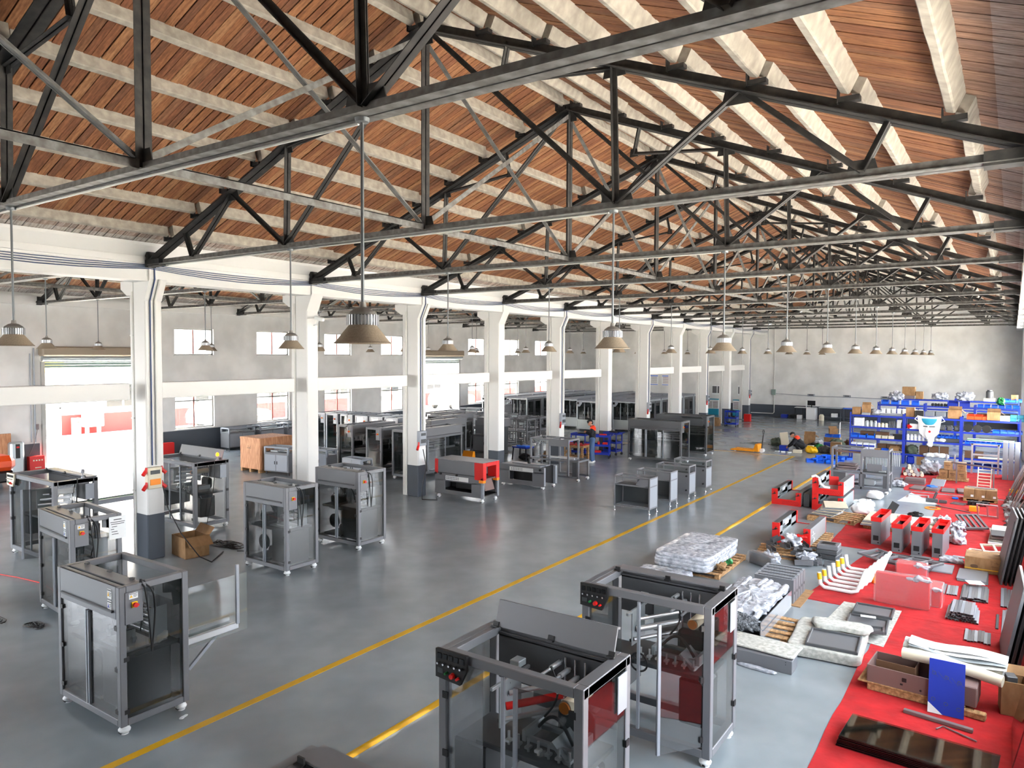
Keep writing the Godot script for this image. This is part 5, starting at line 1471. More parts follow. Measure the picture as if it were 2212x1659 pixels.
	for k in 5:
		o = thing("open_casing", "upright open-topped grey casing, %s from the front of the row of five" % ORD[k], "casing", V(-3.32, 0.012, -12.93 - 0.175 * k), 0, "row of five upright casings")
		var w := 0.66
		var d := 0.15
		var h := 0.4
		part(o, "body", MB.new().box(V(0, h / 2, d / 2 - 0.006), V(w, h, 0.012)).box(V(0, h / 2, -d / 2 + 0.006), V(w, h, 0.012)).box(V(-w / 2 + 0.006, h / 2, 0), V(0.012, h, d - 0.024)).box(V(w / 2 - 0.006, h / 2, 0), V(0.012, h, d - 0.024)).box(V(0, 0.006, 0), V(w - 0.02, 0.012, d - 0.02)), M.grey)
		part(o, "rim", MB.new().box(V(0, h, d / 2 - 0.018), V(w, 0.008, 0.036)).box(V(0, h, -d / 2 + 0.018), V(w, 0.008, 0.036)).box(V(w / 2 - 0.02, h, 0), V(0.04, 0.008, d - 0.072)).box(V(-w / 2 + 0.02, h, 0), V(0.04, 0.008, d - 0.072)), M.grey_light)
		part(o, "end_hole", MB.new().cyl(V(w / 2 + 0.0005, h * 0.42, 0), V(w / 2 + 0.002, h * 0.42, 0), 0.028, 14), M.black)
	# film-wrapped frame bundle on its pallet
	pallet("wooden pallet showing beside the large film-wrapped frame bundle", V(-3.15, 0, -11.25), 1.08, 1.15, 0, 0.12)
	o = thing("wrapped_bundle", "large bundle of grey frames and tubes in glossy film on a pallet", "wrapped goods", V(-3.35, 0.12, -11.5), 0)
	part(o, "casing", MB.new().box(V(0.43, 0.13, 0), V(0.014, 0.26, 1.75)).box(V(0, 0.01, 0), V(0.86, 0.014, 1.75)).box(V(-0.43, 0.13, 0), V(0.014, 0.26, 1.75)).box(V(0.0, 0.13, -0.87), V(0.86, 0.26, 0.014)).box(V(0.2, 0.12, 0.4), V(0.5, 0.012, 0.8)), M.grey_dark)
	for k in 9:
		var x := -0.36 + 0.085 * k
		var y := 0.24 + 0.1 * sin(k * 1.7) * 0.5 + 0.05 * (1 - absf(k - 4) / 4.0)
		var pts := []
		for i in 9:
			pts.append(V(x + 0.05 * (i / 8.0) + 0.012 * sin(i * 2.1 + k), y + 0.012 * sin(i * 1.7 + 2 * k) + 0.05 * i / 8.0, 0.86 - 1.7 * i / 8.0))
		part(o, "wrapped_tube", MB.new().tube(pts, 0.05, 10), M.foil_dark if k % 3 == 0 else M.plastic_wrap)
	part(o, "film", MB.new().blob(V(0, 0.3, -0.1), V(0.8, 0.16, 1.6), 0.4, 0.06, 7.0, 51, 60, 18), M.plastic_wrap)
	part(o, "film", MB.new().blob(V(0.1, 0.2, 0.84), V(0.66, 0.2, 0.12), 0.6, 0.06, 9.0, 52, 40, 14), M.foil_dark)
	part(o, "film", MB.new().box(V(0.442, 0.13, 0), V(0.004, 0.27, 1.78)), M.film)
	# long panel with sheet on it
	o = thing("long_channel", "long grey channel panel lying in front of the wrapped frame bundle", "panel", V(-2.9, 0, -10.13), 0)
	part(o, "body", MB.new().cbox(V(0, 0.09, 0.15), V(1.16, 0.18, 0.014), 0.003).cbox(V(0, 0.17, 0), V(1.16, 0.014, 0.3), 0.003).cbox(V(0.575, 0.09, 0), V(0.012, 0.17, 0.28), 0.003), M.grey)
	part(o, "screw_holes", MB.new().cyl(V(0.5, 0.15, 0.157), V(0.5, 0.15, 0.16), 0.006, 8).cyl(V(0.5, 0.12, 0.157), V(0.5, 0.12, 0.16), 0.006, 8).cyl(V(-0.2, 0.15, 0.157), V(-0.2, 0.15, 0.16), 0.006, 8), M.black)
	solo("foam_sheet", MB.new().blob(V(0, 0.008, 0), V(1.1, 0.03, 0.5), 0.15, 0.012, 3.0, 61, 40, 8), M.felt, "pale foam sheet lying over the long grey channel panel", "sheet", V(-2.85, 0.19, -10.3), -4)
	solo("film_scrap", MB.new().blob(V(0, 0.02, 0), V(0.5, 0.04, 0.08), 0.5, 0.02, 9.0, 62, 40, 8), M.plastic_wrap, "twisted strip of clear film at the foot of the long panel", "film", V(-2.75, 0, -9.88), -6)
	# wrapped tray and the trays behind it
	solo("packing_paper", sheet_poly([[-2.4, -11.9], [-2.3, -13.5], [-1.42, -13.55], [-1.45, -11.7]], 0.005), M.felt, "white packing paper spread under the grey trays", "paper", V(0, 0.007, 0), 0)
	solo("felt_pad", MB.new().blob(V(0, 0.08, 0), V(0.98, 0.17, 1.3), 0.22, 0.015, 3.0, 71, 56, 16), M.felt, "thick pad of white felt folded round the front grey tray", "padding", V(-2.12, 0.008, -11.3), 4)
	solo("felt_fold", MB.new().blob(V(0, 0.05, 0), V(0.8, 0.09, 0.34), 0.35, 0.03, 4.0, 72, 48, 14), M.felt, "flap of felt folded back over the front grey tray", "padding", V(-2.0, 0.175, -11.62), 6)
	tray("metal_tray", "grey tray lying on the felt pad, nearest the camera", V(-2.0, 0.175, -11.02), 0.68, 0.62, V(2, 4, 0))
	tray("metal_tray", "grey tray at the back of the packing paper", V(-1.77, 0.07, -13.02), 0.58, 0.52, V(0, 2, 0))
	tray("metal_tray", "grey tray with white slip of paper on the packing paper", V(-1.78, 0.03, -12.46), 0.58, 0.56, V(3, 3, 0))
	tray("metal_tray", "grey tray leaning between the felt pad and its neighbour", V(-1.78, 0.09, -12.0), 0.6, 0.4, V(-8, 6, 4))
	bxo("paper_slip", M.white, "white slip of paper on the middle grey tray", "paper", -1.9, -1.68, 0.115, 0.12, -12.66, -12.56, "", 10)
	# white wrapped bent tubes
	for k in 7:
		var x0 := -2.82 + 0.03 * k
		var zz := -14.0 - 0.26 * k
		var bend := [V(x0, 0.3, zz - 0.02), V(x0 + 0.03, 0.1, zz), V(x0 + 0.1, 0.045, zz), V(x0 + 0.3, 0.04, zz - 0.01), V(x0 + 0.55, 0.04, zz), V(x0 + 0.64, 0.07, zz - 0.02), V(x0 + 0.69, 0.22, zz - 0.1), V(x0 + 0.72, 0.34, zz - 0.2), V(x0 + 0.74, 0.37, zz - 0.4)]
		o = thing("wrapped_tube", "bent tube wound in white padding, %s from the front of the row on red carpet" % ORD[k], "tube", V(0, 0.004, 0), 0, "white padded bent tubes")
		part(o, "padded_tube", MB.new().tube(bend, 0.035, 10), M.white)
		if k in [0, 1, 4, 5]:
			part(o, "yellow_tape", MB.new().cyl(bend[0] + V(0.002, -0.015, 0), bend[0].lerp(bend[1], 0.62), 0.039, 10), M.yellow)
	solo("orange_bag", MB.new().blob(V(0, 0.1, 0), V(0.24, 0.22, 0.24), 0.9, 0.04, 7.0, 81, 30, 16), M.amber, "small bag of orange parts behind the white bent tubes", "bag", V(-2.0, 0.01, -15.0), 0)
	# shrink-wrapped red panels
	var rp := [[-1.455, -13.88, 0.81, 0.52, 0.13, "large red casing tightly film-wrapped, standing on the carpet, front one"], [-1.5, -15.75, 0.5, 0.28, 0.3, "small red casing film-wrapped, behind the large one"], [-1.0, -14.35, 0.2, 0.3, 0.5, "narrow red casing film-wrapped, to the right behind the large one"]]
	for q in rp:
		o = thing("wrapped_casing", q[5], "wrapped goods", V(q[0], 0.009, q[1]), 0, "film-wrapped red casings")
		part(o, "casing", MB.new().cbox(V(0, q[3] / 2, 0), V(q[2], q[3], q[4]), 0.01), M.red)
		part(o, "film", MB.new().blob(V(0, q[3] / 2 + 0.005, 0), V(q[2] + 0.05, q[3] + 0.03, q[4] + 0.05), 0.16, 0.012, 4.0, 91, 56, 20), M.film)
		part(o, "film_gather", MB.new().blob(V(q[2] * 0.3, q[3] * 0.95, q[4] * 0.5), V(q[2] * 0.5, 0.06, 0.05), 0.7, 0.04, 9.0, 92, 40, 12), M.plastic_wrap)
	part(o, "spacer", MB.new().box(V(0, 0.01, 0), V(0.1, 0.02, 0.1)), M.card)
	# pile of flat frames, plates
	flat_frame("flat_framework", 1.1, 0.62, 0.05, M.grey_dark, "flat dark grey frame at the back of the loose frame pile", V(-1.85, 0.01, -16.95), V(0, -14, 3), 2, "loose flat frames")
	flat_frame("flat_framework", 1.0, 0.55, 0.05, M.grey_dark, "flat dark grey frame in the middle of the loose frame pile", V(-1.7, 0.08, -16.5), V(4, -8, -3), 3, "loose flat frames")
	flat_frame("flat_framework", 0.9, 0.7, 0.045, M.grey, "flat grey frame lying topmost on the loose frame pile", V(-1.55, 0.15, -16.3), V(-4, -18, 3), 2, "loose flat frames")
	flat_frame("flat_framework", 0.5, 0.8, 0.04, M.grey, "narrow grey frame at the left end of the loose frame pile", V(-2.2, 0.1, -16.7), V(-3, -20, -6), 1, "loose flat frames")
	bxo("metal_plate", M.grey, "grey sheet-metal plate behind the loose frame pile", "plate", -1.72, -1.34, 0.01, 0.03, -17.5, -17.0, "loose grey plates", -8)
	bxo("metal_plate", M.grey, "grey sheet-metal plate beyond the frame pile towards the carton", "plate", -1.2, -0.85, 0.01, 0.03, -17.9, -17.6, "loose grey plates", -5)
	bxo("metal_plate", M.grey_light, "pale grey plate right of the loose frame pile, with clear film", "plate", -1.26, -0.87, 0.01, 0.04, -17.05, -16.4, "loose grey plates", 0)
	bxo("metal_plate", M.grey, "lower plate of the pair in front of the flat carton", "plate", -0.78, -0.28, 0.01, 0.035, -16.8, -16.0, "loose grey plates", 1)
	bxo("metal_plate", M.grey_light, "upper plate of the pair in front of the flat carton", "plate", -0.78, -0.3, 0.036, 0.06, -16.82, -16.05, "loose grey plates", -1)
	bxo("metal_plate", M.grey, "small grey plate beside the little profile bundle", "plate", -1.04, -0.9, 0.01, 0.03, -15.6, -15.0, "loose grey plates", 0)
	bxo("paper_slip", M.white, "white sheet of paper lying on the wide profile bundle", "paper", -0.6, -0.34, 0.125, 0.13, -15.75, -15.5, "", 20)
	solo("film_scrap", MB.new().blob(V(0, 0.05, 0), V(0.45, 0.1, 0.14), 0.7, 0.04, 9.0, 95, 44, 12), M.plastic_wrap, "glossy rolled film left of the flat carton", "film", V(-0.95, 0.01, -17.35), -8)
	# flat carton with print
	o = thing("cardboard_box", "flat brown carton with dark hen print and brush marks", "box", V(-0.37, 0.01, -17.15), 0)
	part(o, "body", MB.new().cbox(V(0, 0.15, 0), V(0.64, 0.3, 0.6), 0.006), M.card)
	part(o, "strap", MB.new().box(V(0, 0.075, 0.301), V(0.64, 0.012, 0.003)), M.yellow)
	part(o, "print", MB.new().blob(V(-0.16, 0.12, 0.301), V(0.13, 0.08, 0.004), 0.8, 0.006, 9.0, 3, 20, 8).bar(V(0.1, 0.25, 0.302), V(0.15, 0.25, 0.302), 0.012, 0.003).bar(V(0.125, 0.27, 0.302), V(0.125, 0.19, 0.302), 0.01, 0.003).bar(V(0.2, 0.25, 0.302), V(0.23, 0.2, 0.302), 0.012, 0.003).bar(V(0.17, 0.22, 0.302), V(0.25, 0.22, 0.302), 0.01, 0.003).bar(V(0.12, 0.15, 0.302), V(0.24, 0.15, 0.302), 0.012, 0.003).bar(V(0.15, 0.18, 0.302), V(0.15, 0.1, 0.302), 0.01, 0.003), M.brown)
	# profile bundles
	profile_bundle("grey profile in the tall heap in the middle of the carpet", -0.8, -0.34, -14.28, -13.56, 4, 0.022, 1)
	profile_bundle("grey profile in the wide bundle before the paired plates", -0.66, -0.22, -15.68, -14.78, 2, 0.022, 2)
	profile_bundle("grey profile in the bundle by the leaning dark panels", -0.07, 0.2, -15.9, -14.72, 1, 0.022, 3)
	profile_bundle("grey profile in the long bundle at the wall side of the carpet", -0.04, 0.12, -14.55, -13.05, 1, 0.02, 4)
	profile_bundle("grey profile in the small bundle behind the fabric rolls", -0.5, -0.13, -13.2, -12.68, 1, 0.02, 5)
	profile_bundle("grey profile in the little bundle by the red wrapped casing", -0.88, -0.7, -15.58, -14.98, 1, 0.02, 6)
	bxo("flat_bar", M.grey_dark, "short dark flat bar alone between two profile bundles", "bar", -0.12, -0.08, 0.008, 0.03, -14.24, -13.49, "", 0)
	# pale frames and paper stacks near the wall
	flat_frame("flat_framework", 0.66, 0.42, 0.045, M.cream, "pale flat frame behind the flat carton, lower one", V(-0.38, 0.01, -18.5), V(0, -6, 0), 1, "pale frames")
	flat_frame("flat_framework", 0.5, 0.5, 0.045, M.cream, "pale flat frame behind the flat carton, tilted one", V(-0.22, 0.06, -18.85), V(6, 10, 4), 1, "pale frames")
	bxo("metal_plate", M.grey_light, "narrow pale plate left of the pale frames", "plate", -0.95, -0.6, 0.01, 0.02, -18.0, -17.85, "loose grey plates", 0)
	for k in 5:
		bxo("paper_sheaf", M.white if k % 2 == 0 else M.felt, "wrapped grey-white sheaf, %s from the bottom of the stack by the wall" % ORD[k], "sheaf", -0.36 + 0.01 * k, 0.04 - 0.01 * k, 0.01 + 0.04 * k, 0.048 + 0.04 * k, -20.9, -19.6 - 0.12 * k, "stacked sheaves", g.randf_range(-4, 4))
	bxo("metal_plate", M.grey_dark, "dark plate with pale cross bar on the stacked sheaves", "plate", -0.32, 0.02, 0.21, 0.225, -20.2, -19.6, "loose grey plates", 2)
	# crate with rolls
	o = thing("metal_crate", "long mauve-painted metal trough on timber, open at the left", "crate", V(-0.83, 0, -10.32), -4)
	part(o, "timber_skid", MB.new().cbox(V(0.0, 0.05, 0.24), V(1.16, 0.09, 0.06), 0.01).cbox(V(0.0, 0.05, -0.24), V(1.16, 0.09, 0.06), 0.01).cbox(V(-0.1, 0.105, 0), V(1.18, 0.02, 0.56), 0.004), M.pallet)
	part(o, "trough_side", MB.new().cbox(V(-0.16, 0.22, 0.26), V(0.84, 0.22, 0.014), 0.003), M.rust)
	part(o, "trough_side", MB.new().cbox(V(-0.16, 0.22, -0.26), V(0.84, 0.22, 0.014), 0.003), M.rust)
	part(o, "trough_end", MB.new().cbox(V(-0.58, 0.22, 0), V(0.014, 0.22, 0.52), 0.003), M.rust)
	part(o, "divider", MB.new().cbox(V(-0.3, 0.24, 0.05), V(0.45, 0.2, 0.012), 0.003).cbox(V(-0.08, 0.24, -0.1), V(0.012, 0.2, 0.3), 0.003), M.brown)
	part(o, "square_hole", MB.new().box(V(-0.16, 0.24, 0.268), V(0.05, 0.05, 0.004)).box(V(-0.19, 0.18, 0.268), V(0.03, 0.022, 0.004)).cyl(V(0.02, 0.16, 0.266), V(0.02, 0.16, 0.27), 0.013, 10), M.black)
	part(o, "block", MB.new().cbox(V(0.38, 0.24, 0.05), V(0.44, 0.24, 0.44), 0.01), M.rust)
	part(o, "torn_card", MB.new().blob(V(0.12, 0.26, 0.2), V(0.3, 0.02, 0.14), 0.6, 0.02, 8.0, 5, 24, 8), M.card)
	var rl := ["thick white roll of sheet at the back on the mauve crate", "middle grey-white roll of sheet on the mauve crate", "cream roll of sheet at the front of the mauve crate", "thin bent sheet folded over the rolls on the mauve crate"]
	for k in 3:
		solo("fabric_roll", MB.new().tube([V(-0.52, 0, 0), V(-0.1, 0.012 * k, 0.01), V(0.3, -0.01, 0.0), V(0.56, -0.03, 0.02)], [0.075, 0.065, 0.07][k], 14), [M.white, M.felt, M.cream][k], rl[k], "roll", V(-0.55, 0.44 + [0.06, 0.06, 0.02][k], [-10.66, -10.48, -10.32][k]), -5 - 2 * k, "rolls on the crate")
	for k in 4:
		var rows := []
		for i in 9:
			var l := []
			for j in 4:
				var t := i / 8.0
				l.append(V(-0.5 + 1.05 * t, 0.02 * sin(t * 7 + k) + 0.012 * k - 0.03 * absf(j - 1.5), -0.13 + 0.09 * j + 0.03 * sin(t * 3)))
			rows.append(l)
		solo("loose_sheet", MB.new().grid(rows), [M.felt, M.zinc, M.white, M.felt][k], "thin flexible sheet, %s in the layers draped over the crate rolls" % ORD[k], "sheet", V(-0.5, 0.56 + 0.014 * k, -10.5 - 0.03 * k), -6 + k, "loose sheets on the crate")
	o = thing("acrylic_sheet", "bright blue film-covered panel leaning on the mauve crate", "panel", V(-0.55, 0.012, -9.86), 1)
	o.rotation_degrees.x = -13
	part(o, "panel", MB.new().cbox(V(0, 0.31, 0), V(0.37, 0.62, 0.01), 0.002), M.blue)
	var stamp := MB.new()
	for k in 6:
		stamp.lathe([[0.017, 0], [0.022, 0], [0.022, 0.001], [0.017, 0.001]], 14, V(-0.13 + 0.13 * (k % 3), 0.16 + 0.3 * int(k / 3.0) - 0.03 * (k % 3), 0.0055), Basis(Vector3.RIGHT, PI / 2))
	for k in 5:
		stamp.bar(V(-0.16 + 0.07 * k, 0.5 - 0.02 * k, 0.006), V(-0.09 + 0.07 * k, 0.42 - 0.02 * k, 0.006), 0.003, 0.001, V(0, 0, 1))
	part(o, "printed_marks", stamp, M.skirting)
	part(o, "peeled_corner", MB.new().prism([[-0.185, 0.0], [-0.03, 0.0], [-0.185, 0.12]], 0.004, Basis(), V(0, 0, 0.008)), M.white)
	carton("tall open brown carton right of the mauve crate", V(0.1, 0.01, -10.45), V(0.26, 0.4, 0.3), 6, true)
	bxo("small_box", M.grey_dark, "small grey box lying in the tall open carton", "box", 0.02, 0.13, 0.36, 0.44, -10.55, -10.4, "", 14)
	solo("wood_block", MB.new().cbox(V(0, 0.04, 0), V(0.3, 0.08, 0.1), 0.01), M.pallet, "rough timber block at the right foot of the mauve crate", "wood", V(-0.3, 0.008, -10.02), -8)
	# black panes
	for k in 7:
		o = solo("glass_pane", MB.new().cbox(V(0, 0, 0), V(1.42, 0.014, 0.62), 0.003), M.screen if k < 6 else M.smoke_glass, "long dark glass pane, %s from the bottom of the stack at the front" % ORD[k], "glass pane", V(-0.76 + 0.006 * k, 0.018 + 0.02 * k, -8.68 + 0.004 * k), -3.0 + 0.5 * sin(k * 2.0), "stack of dark glass panes")
	bxo("steel_bar", M.mauve, "brown steel bar on the carpet between panes and crate", "bar", -0.97, -0.26, 0.008, 0.05, -9.67, -9.61, "", -8)
	solo("bent_rod", MB.new().tube([V(-0.61, 0.02, -9.43), V(-0.55, 0.02, -9.54), V(-0.22, 0.02, -9.37)], 0.009, 6), M.mauve, "thin bent rod lying near the dark panes", "rod", V(0, 0, 0), 0)
	# panels leaning by the wall
	for k in 4:
		o = solo("leaning_board", MB.new().cbox(V(0, 0.65, 0), V(0.035, 1.3, 1.15), 0.005).cbox(V(-0.02, 0.65, 0.45), V(0.02, 1.1, 0.06), 0.004), M.grey_dark if k == 0 else M.black, "dark tall panel leaning on the right wall, %s of the farther set" % ORD[k], "panel", V(-0.12 + 0.07 * k, 0.01, -16.75), 4, "panels leaning on the wall")
		o.rotation_degrees.z = -10
	for k in 3:
		o = solo("leaning_board", MB.new().cbox(V(0, 0.6, 0), V(0.04, 1.2, 1.3), 0.005), M.black if k else M.grey_dark, "dark tall panel leaning on the right wall, %s of the nearer set" % ORD[k], "panel", V(-0.02 + 0.07 * k, 0.01, -12.3), 2, "panels leaning on the wall")
		o.rotation_degrees.z = -10
	o = solo("glass_pane", MB.new().cbox(V(0, 0.55, 0), V(0.012, 1.1, 1.1), 0.003), M.smoke_glass, "smoky glass pane leaning on the wall beside the dark pane stack", "glass pane", V(0.1, 0.01, -9.5), 0)
	o.rotation_degrees.z = -12
	# red-ended shells
	pallet("wooden pallet under the red-ended shell nearest the camera", V(-3.75, 0, -17.4), 0.9, 1.5, 4, 0.11)
	tunnel_shell("red-ended tunnel shell on a pallet, nearest the camera", V(-3.92, 0.11, -17.33), 1.64)
	tunnel_shell("red-ended tunnel shell standing on the lane line, farther left", V(-5.22, 0, -22.23), 1.74)
	tunnel_shell("lower red-ended shell of the stacked pair", V(-4.1, 0, -22.05), 1.62)
	tunnel_shell("upper red-ended shell of the stacked pair, white hose over it", V(-4.1, 0.445, -22.05), 1.62)
	solo("white_hose", MB.new().tube([V(-4.52, 0.9, -21.25), V(-4.42, 0.94, -21.27), V(-4.34, 0.88, -21.28), V(-4.28, 0.74, -21.2), V(-4.2, 0.64, -21.3), V(-4.08, 0.62, -21.4)], 0.035, 10), M.white, "thick white hose hanging over the upper red-ended shell", "hose", V(0, 0, 0), 0)
	bxo("red_plate", M.red, "red plate standing inside the upper red-ended shell", "plate", -4.2, -3.95, 0.61, 0.86, -21.95, -21.93, "", 12)
	bxo("dark_channel", M.grey_dark, "long dark channel lying between the red-ended shells", "channel", -4.78, -4.62, 0.0, 0.36, -23.0, -21.5, "", 0)
	# panels stacked on pallets near the shells
	pallet("wooden pallet sticking out beside the leaning grey panel stack", V(-3.55, 0, -20.3), 0.9, 1.0, -8, 0.12)
	for k in 8:
		o = bxo("stacked_board", M.cream if k % 2 else M.grey_light, "thin pale panel, %s from the bottom of the slipped stack by the shells" % ORD[k], "panel", -4.2 + 0.03 * k, -3.65 + 0.03 * k, 0.13 + 0.035 * k, 0.15 + 0.035 * k, -20.7, -19.85, "slipped panel stack", -10 + 3.5 * k)
		o.rotation_degrees.z = 0.5 * k - 2
	bxo("wood_block", M.pallet, "wooden block under the slipped panel stack", "wood", -4.3, -3.95, 0.0, 0.12, -19.95, -19.75)
	solo("white_coil", MB.new().blob(V(0, 0.13, 0), V(0.55, 0.26, 0.8), 0.8, 0.02, 6.0, 101, 40, 18), M.white, "round bale of white padding hose beside the stacked shells", "bale", V(-3.25, 0.006, -21.45), 0)
	solo("white_cloth", MB.new().blob(V(0, 0.1, 0), V(0.5, 0.2, 0.5), 0.8, 0.06, 6.0, 102, 36, 16), M.white, "heap of white cloth behind the white padding bale", "cloth", V(-3.35, 0.0, -22.4), 0)
	solo("wrapped_bundle", MB.new().blob(V(0, 0.11, 0), V(0.42, 0.22, 0.36), 0.5, 0.02, 6.0, 103, 36, 16), M.white, "white wrapped bundle on the floor before the rod frame machine", "wrapped goods", V(-3.3, 0, -23.95), -10)
	# four casings with red rims
	for k in 4:
		var x: float = [-2.42, -1.95, -1.57, -1.19][k]
		o = thing("rimmed_casing", "tall narrow grey casing with red open rim, %s from the left of four" % ORD[k], "casing", V(x, 0.006, [-18.6, -18.15, -18.1, -18.15][k]), -3, "four red-rimmed casings")
		var w := 0.19
		var d := 1.1
		part(o, "body", MB.new().box(V(0, 0.26, d / 2 - 0.006), V(w, 0.52, 0.012)).box(V(0, 0.26, -d / 2 + 0.006), V(w, 0.52, 0.012)).box(V(-w / 2 + 0.005, 0.26, 0), V(0.01, 0.52, d - 0.024)).box(V(w / 2 - 0.005, 0.26, 0), V(0.01, 0.52, d - 0.024)), M.grey)
		part(o, "red_rim", MB.new().box(V(0, 0.57, d / 2), V(w + 0.03, 0.1, 0.012)).box(V(0, 0.57, -d / 2), V(w + 0.03, 0.1, 0.012)).box(V(-w / 2 - 0.009, 0.57, 0), V(0.012, 0.1, d - 0.01)).box(V(w / 2 + 0.009, 0.57, 0), V(0.012, 0.1, d - 0.01)).box(V(0, 0.53, 0.4), V(w, 0.01, 0.28)).box(V(0, 0.53, -0.42), V(w, 0.01, 0.24)), M.red)
		part(o, "square_opening", MB.new().cbox(V(0.0, 0.15, d / 2 + 0.002), V(0.11, 0.11, 0.006), 0.002), M.black)
		part(o, "round_hole", MB.new().cyl(V(0.05, 0.05, d / 2 - 0.002), V(0.05, 0.05, d / 2 + 0.004), 0.016, 12), M.black)
	# panel stacks behind the casings
	for k in 4:
		bxo("stacked_board", M.cream if k % 2 else M.grey_light, "wide pale panel, %s from the bottom, behind the red-rimmed casings" % ORD[k], "panel", -3.0 + 0.02 * k, -1.3, 0.1 + 0.036 * k, 0.13 + 0.036 * k, -20.75, -19.5 - 0.02 * k, "wide panel stack")
	bxo("wood_block", M.pallet, "timber bearer under the wide pale panels", "wood", -2.95, -1.35, 0.006, 0.09, -19.75, -19.6)
	bxo("wood_block", M.pallet, "rear timber bearer under the wide pale panels", "wood", -2.95, -1.35, 0.006, 0.09, -20.6, -20.45)
	solo("white_sheet", MB.new().blob(V(0, 0.012, 0), V(0.9, 0.04, 0.8), 0.2, 0.02, 4.0, 111, 36, 8), M.white, "white paper sheet over the wide pale panels", "sheet", V(-1.75, 0.245, -20.2), 20)
	solo("work_glove", MB.new().blob(V(0, 0.04, 0), V(0.34, 0.1, 0.26), 0.8, 0.05, 7.0, 112, 30, 14), M.black, "black cloth bundle on the white paper sheet", "cloth", V(-1.9, 0.27, -20.5), -25)
	o = bxo("dark_plate", M.black, "dark plate standing askew behind the red-rimmed casings", "plate", -2.6, -2.4, 0.25, 0.55, -20.7, -20.68, "", 30)
	o.rotation_degrees.z = -30
	for k in 3:
		solo("film_scrap", MB.new().blob(V(0, 0.1, 0), V(0.3, 0.24, 0.5), 0.8, 0.07, 7.0, 120 + k, 40, 18), M.plastic_wrap, ["crumpled film beside the rightmost red-rimmed casing", "crumpled film on top of the wide pale panels", "crumpled film near the slotted frame"][k], "film", [V(-0.95, 0.01, -19.3), V(-1.25, 0.24, -19.9), V(-1.0, 0.01, -20.5)][k], 0)
	flat_frame("slotted_grille", 0.5, 0.9, 0.05, M.grey, "grey slotted frame on edge of the film heap", V(-0.75, 0.12, -21.3), V(10, 18, 4), 3)
	solo("yellow_ring", MB.new().lathe([[0.12, 0], [0.2, 0], [0.2, 0.02], [0.12, 0.02]], 24), M.amber, "flat yellow ring lying on bare floor by the carpet", "ring", V(-1.75, 0.0, -23.3), 0)
	bxo("yellow_case", M.amber, "yellow case on the carpet in front of the aluminium frame", "case", -0.9, -0.66, 0.01, 0.14, -23.65, -23.45)
	flat_frame("aluminium_stand", 0.48, 0.4, 0.035, M.alu, "aluminium frame standing on the carpet near the wall", V(-0.46, 0.2, -22.7), V(-62, -8, 0), 1)
	for k in 5:
		bxo("black_block", M.black, "black machined block, %s from the left in the row before the pallet" % ORD[k], "block", -0.95 + 0.1 * k, -0.87 + 0.1 * k, 0.01, 0.12, -24.65, -24.4, "row of black blocks", -12)
	solo("tool_rod", MB.new().cyl(V(-1.65, 0.02, -23.7), V(-0.85, 0.02, -23.2), 0.014, 8).cyl(V(-1.7, 0.03, -23.73), V(-1.6, 0.03, -23.67), 0.03, 10), M.mauve, "long rod with pale handle lying on the carpet", "rod", V(0, 0, 0), 0)
	for k in 4:
		bxo("long_strip", M.grey_dark if k % 2 else M.mauve, "narrow grey strip, %s from the left beside the black blocks" % ORD[k], "strip", -1.4 + 0.02 * k, -1.05 + 0.02 * k, 0.01, 0.035, -24.3 - 0.09 * k, -24.26 - 0.09 * k, "narrow strips", -12)
	# paper with frame and blocks
	solo("packing_paper", sheet_poly([[-2.7, -23.9], [-1.6, -24.0], [-1.7, -25.3], [-2.5, -25.8]], 0.004), M.white, "white paper spread on bare floor under a small frame", "paper", V(0, 0.001, 0), 0)
	flat_frame("aluminium_stand", 0.55, 0.5, 0.03, M.alu, "aluminium frame lying on the spread white paper", V(-2.25, 0.02, -24.9), V(0, 4, 0), 0)
	solo("actuator", MB.new().cbox(V(0, 0.05, 0), V(0.3, 0.1, 0.14), 0.01).cyl(V(0.05, 0.1, 0), V(0.12, 0.3, 0), 0.035, 10).cbox(V(0.28, 0.04, 0.0), V(0.2, 0.08, 0.1), 0.01), M.grey_dark, "dark metal actuator on the edge of the white paper", "actuator", V(-1.85, 0.012, -24.3), 0)
	# cartons
	pallet("low pallet under the three brown cartons", V(-0.69, 0.01, -25.42), 0.86, 0.66, 0, 0.09)
	for k in 3:
		carton("brown carton with white label, %s from the left on the low pallet" % ORD[k], V(-0.97 + 0.275 * k, 0.102, -25.42), V(0.268, 0.26, 0.56), 0, false, "three cartons on the low pallet")
		bxo("carton_label", M.white, "white sticker on the %s of the three palletted cartons" % ORD[k], "sticker", -0.93 + 0.275 * k, -0.86 + 0.275 * k, 0.14, 0.2, -25.139, -25.137, "carton stickers", 0, 0.0005)
	solo("aluminium_strip", MB.new().cbox(V(0, 0.02, 0), V(0.7, 0.03, 0.05), 0.005).cbox(V(0.05, 0.02, 0.12), V(0.5, 0.025, 0.03), 0.005), M.alu, "pale aluminium strips lying on the three cartons", "strip", V(-0.68, 0.364, -25.45), -6)
	solo("timber_slab", MB.new().cbox(V(0, 0.04, 0), V(0.95, 0.07, 0.5), 0.01), M.pallet, "flat timber base under the stacked printed cartons", "pallet", V(-1.62, 0.006, -29.1), 0)
	for k in 5:
		var lx: float = [-1.88, -1.6, -1.34, -1.75, -1.36][k]
		carton("printed brown carton, %s in the two-high stack" % ["lower left", "lower middle", "lower right", "upper left", "upper right"][k], V(lx, 0.082 if k < 3 else 0.36, -29.1), V(0.26, 0.272, 0.4), [0, 0, 0, 3, -2][k], false, "two-high printed cartons", true)
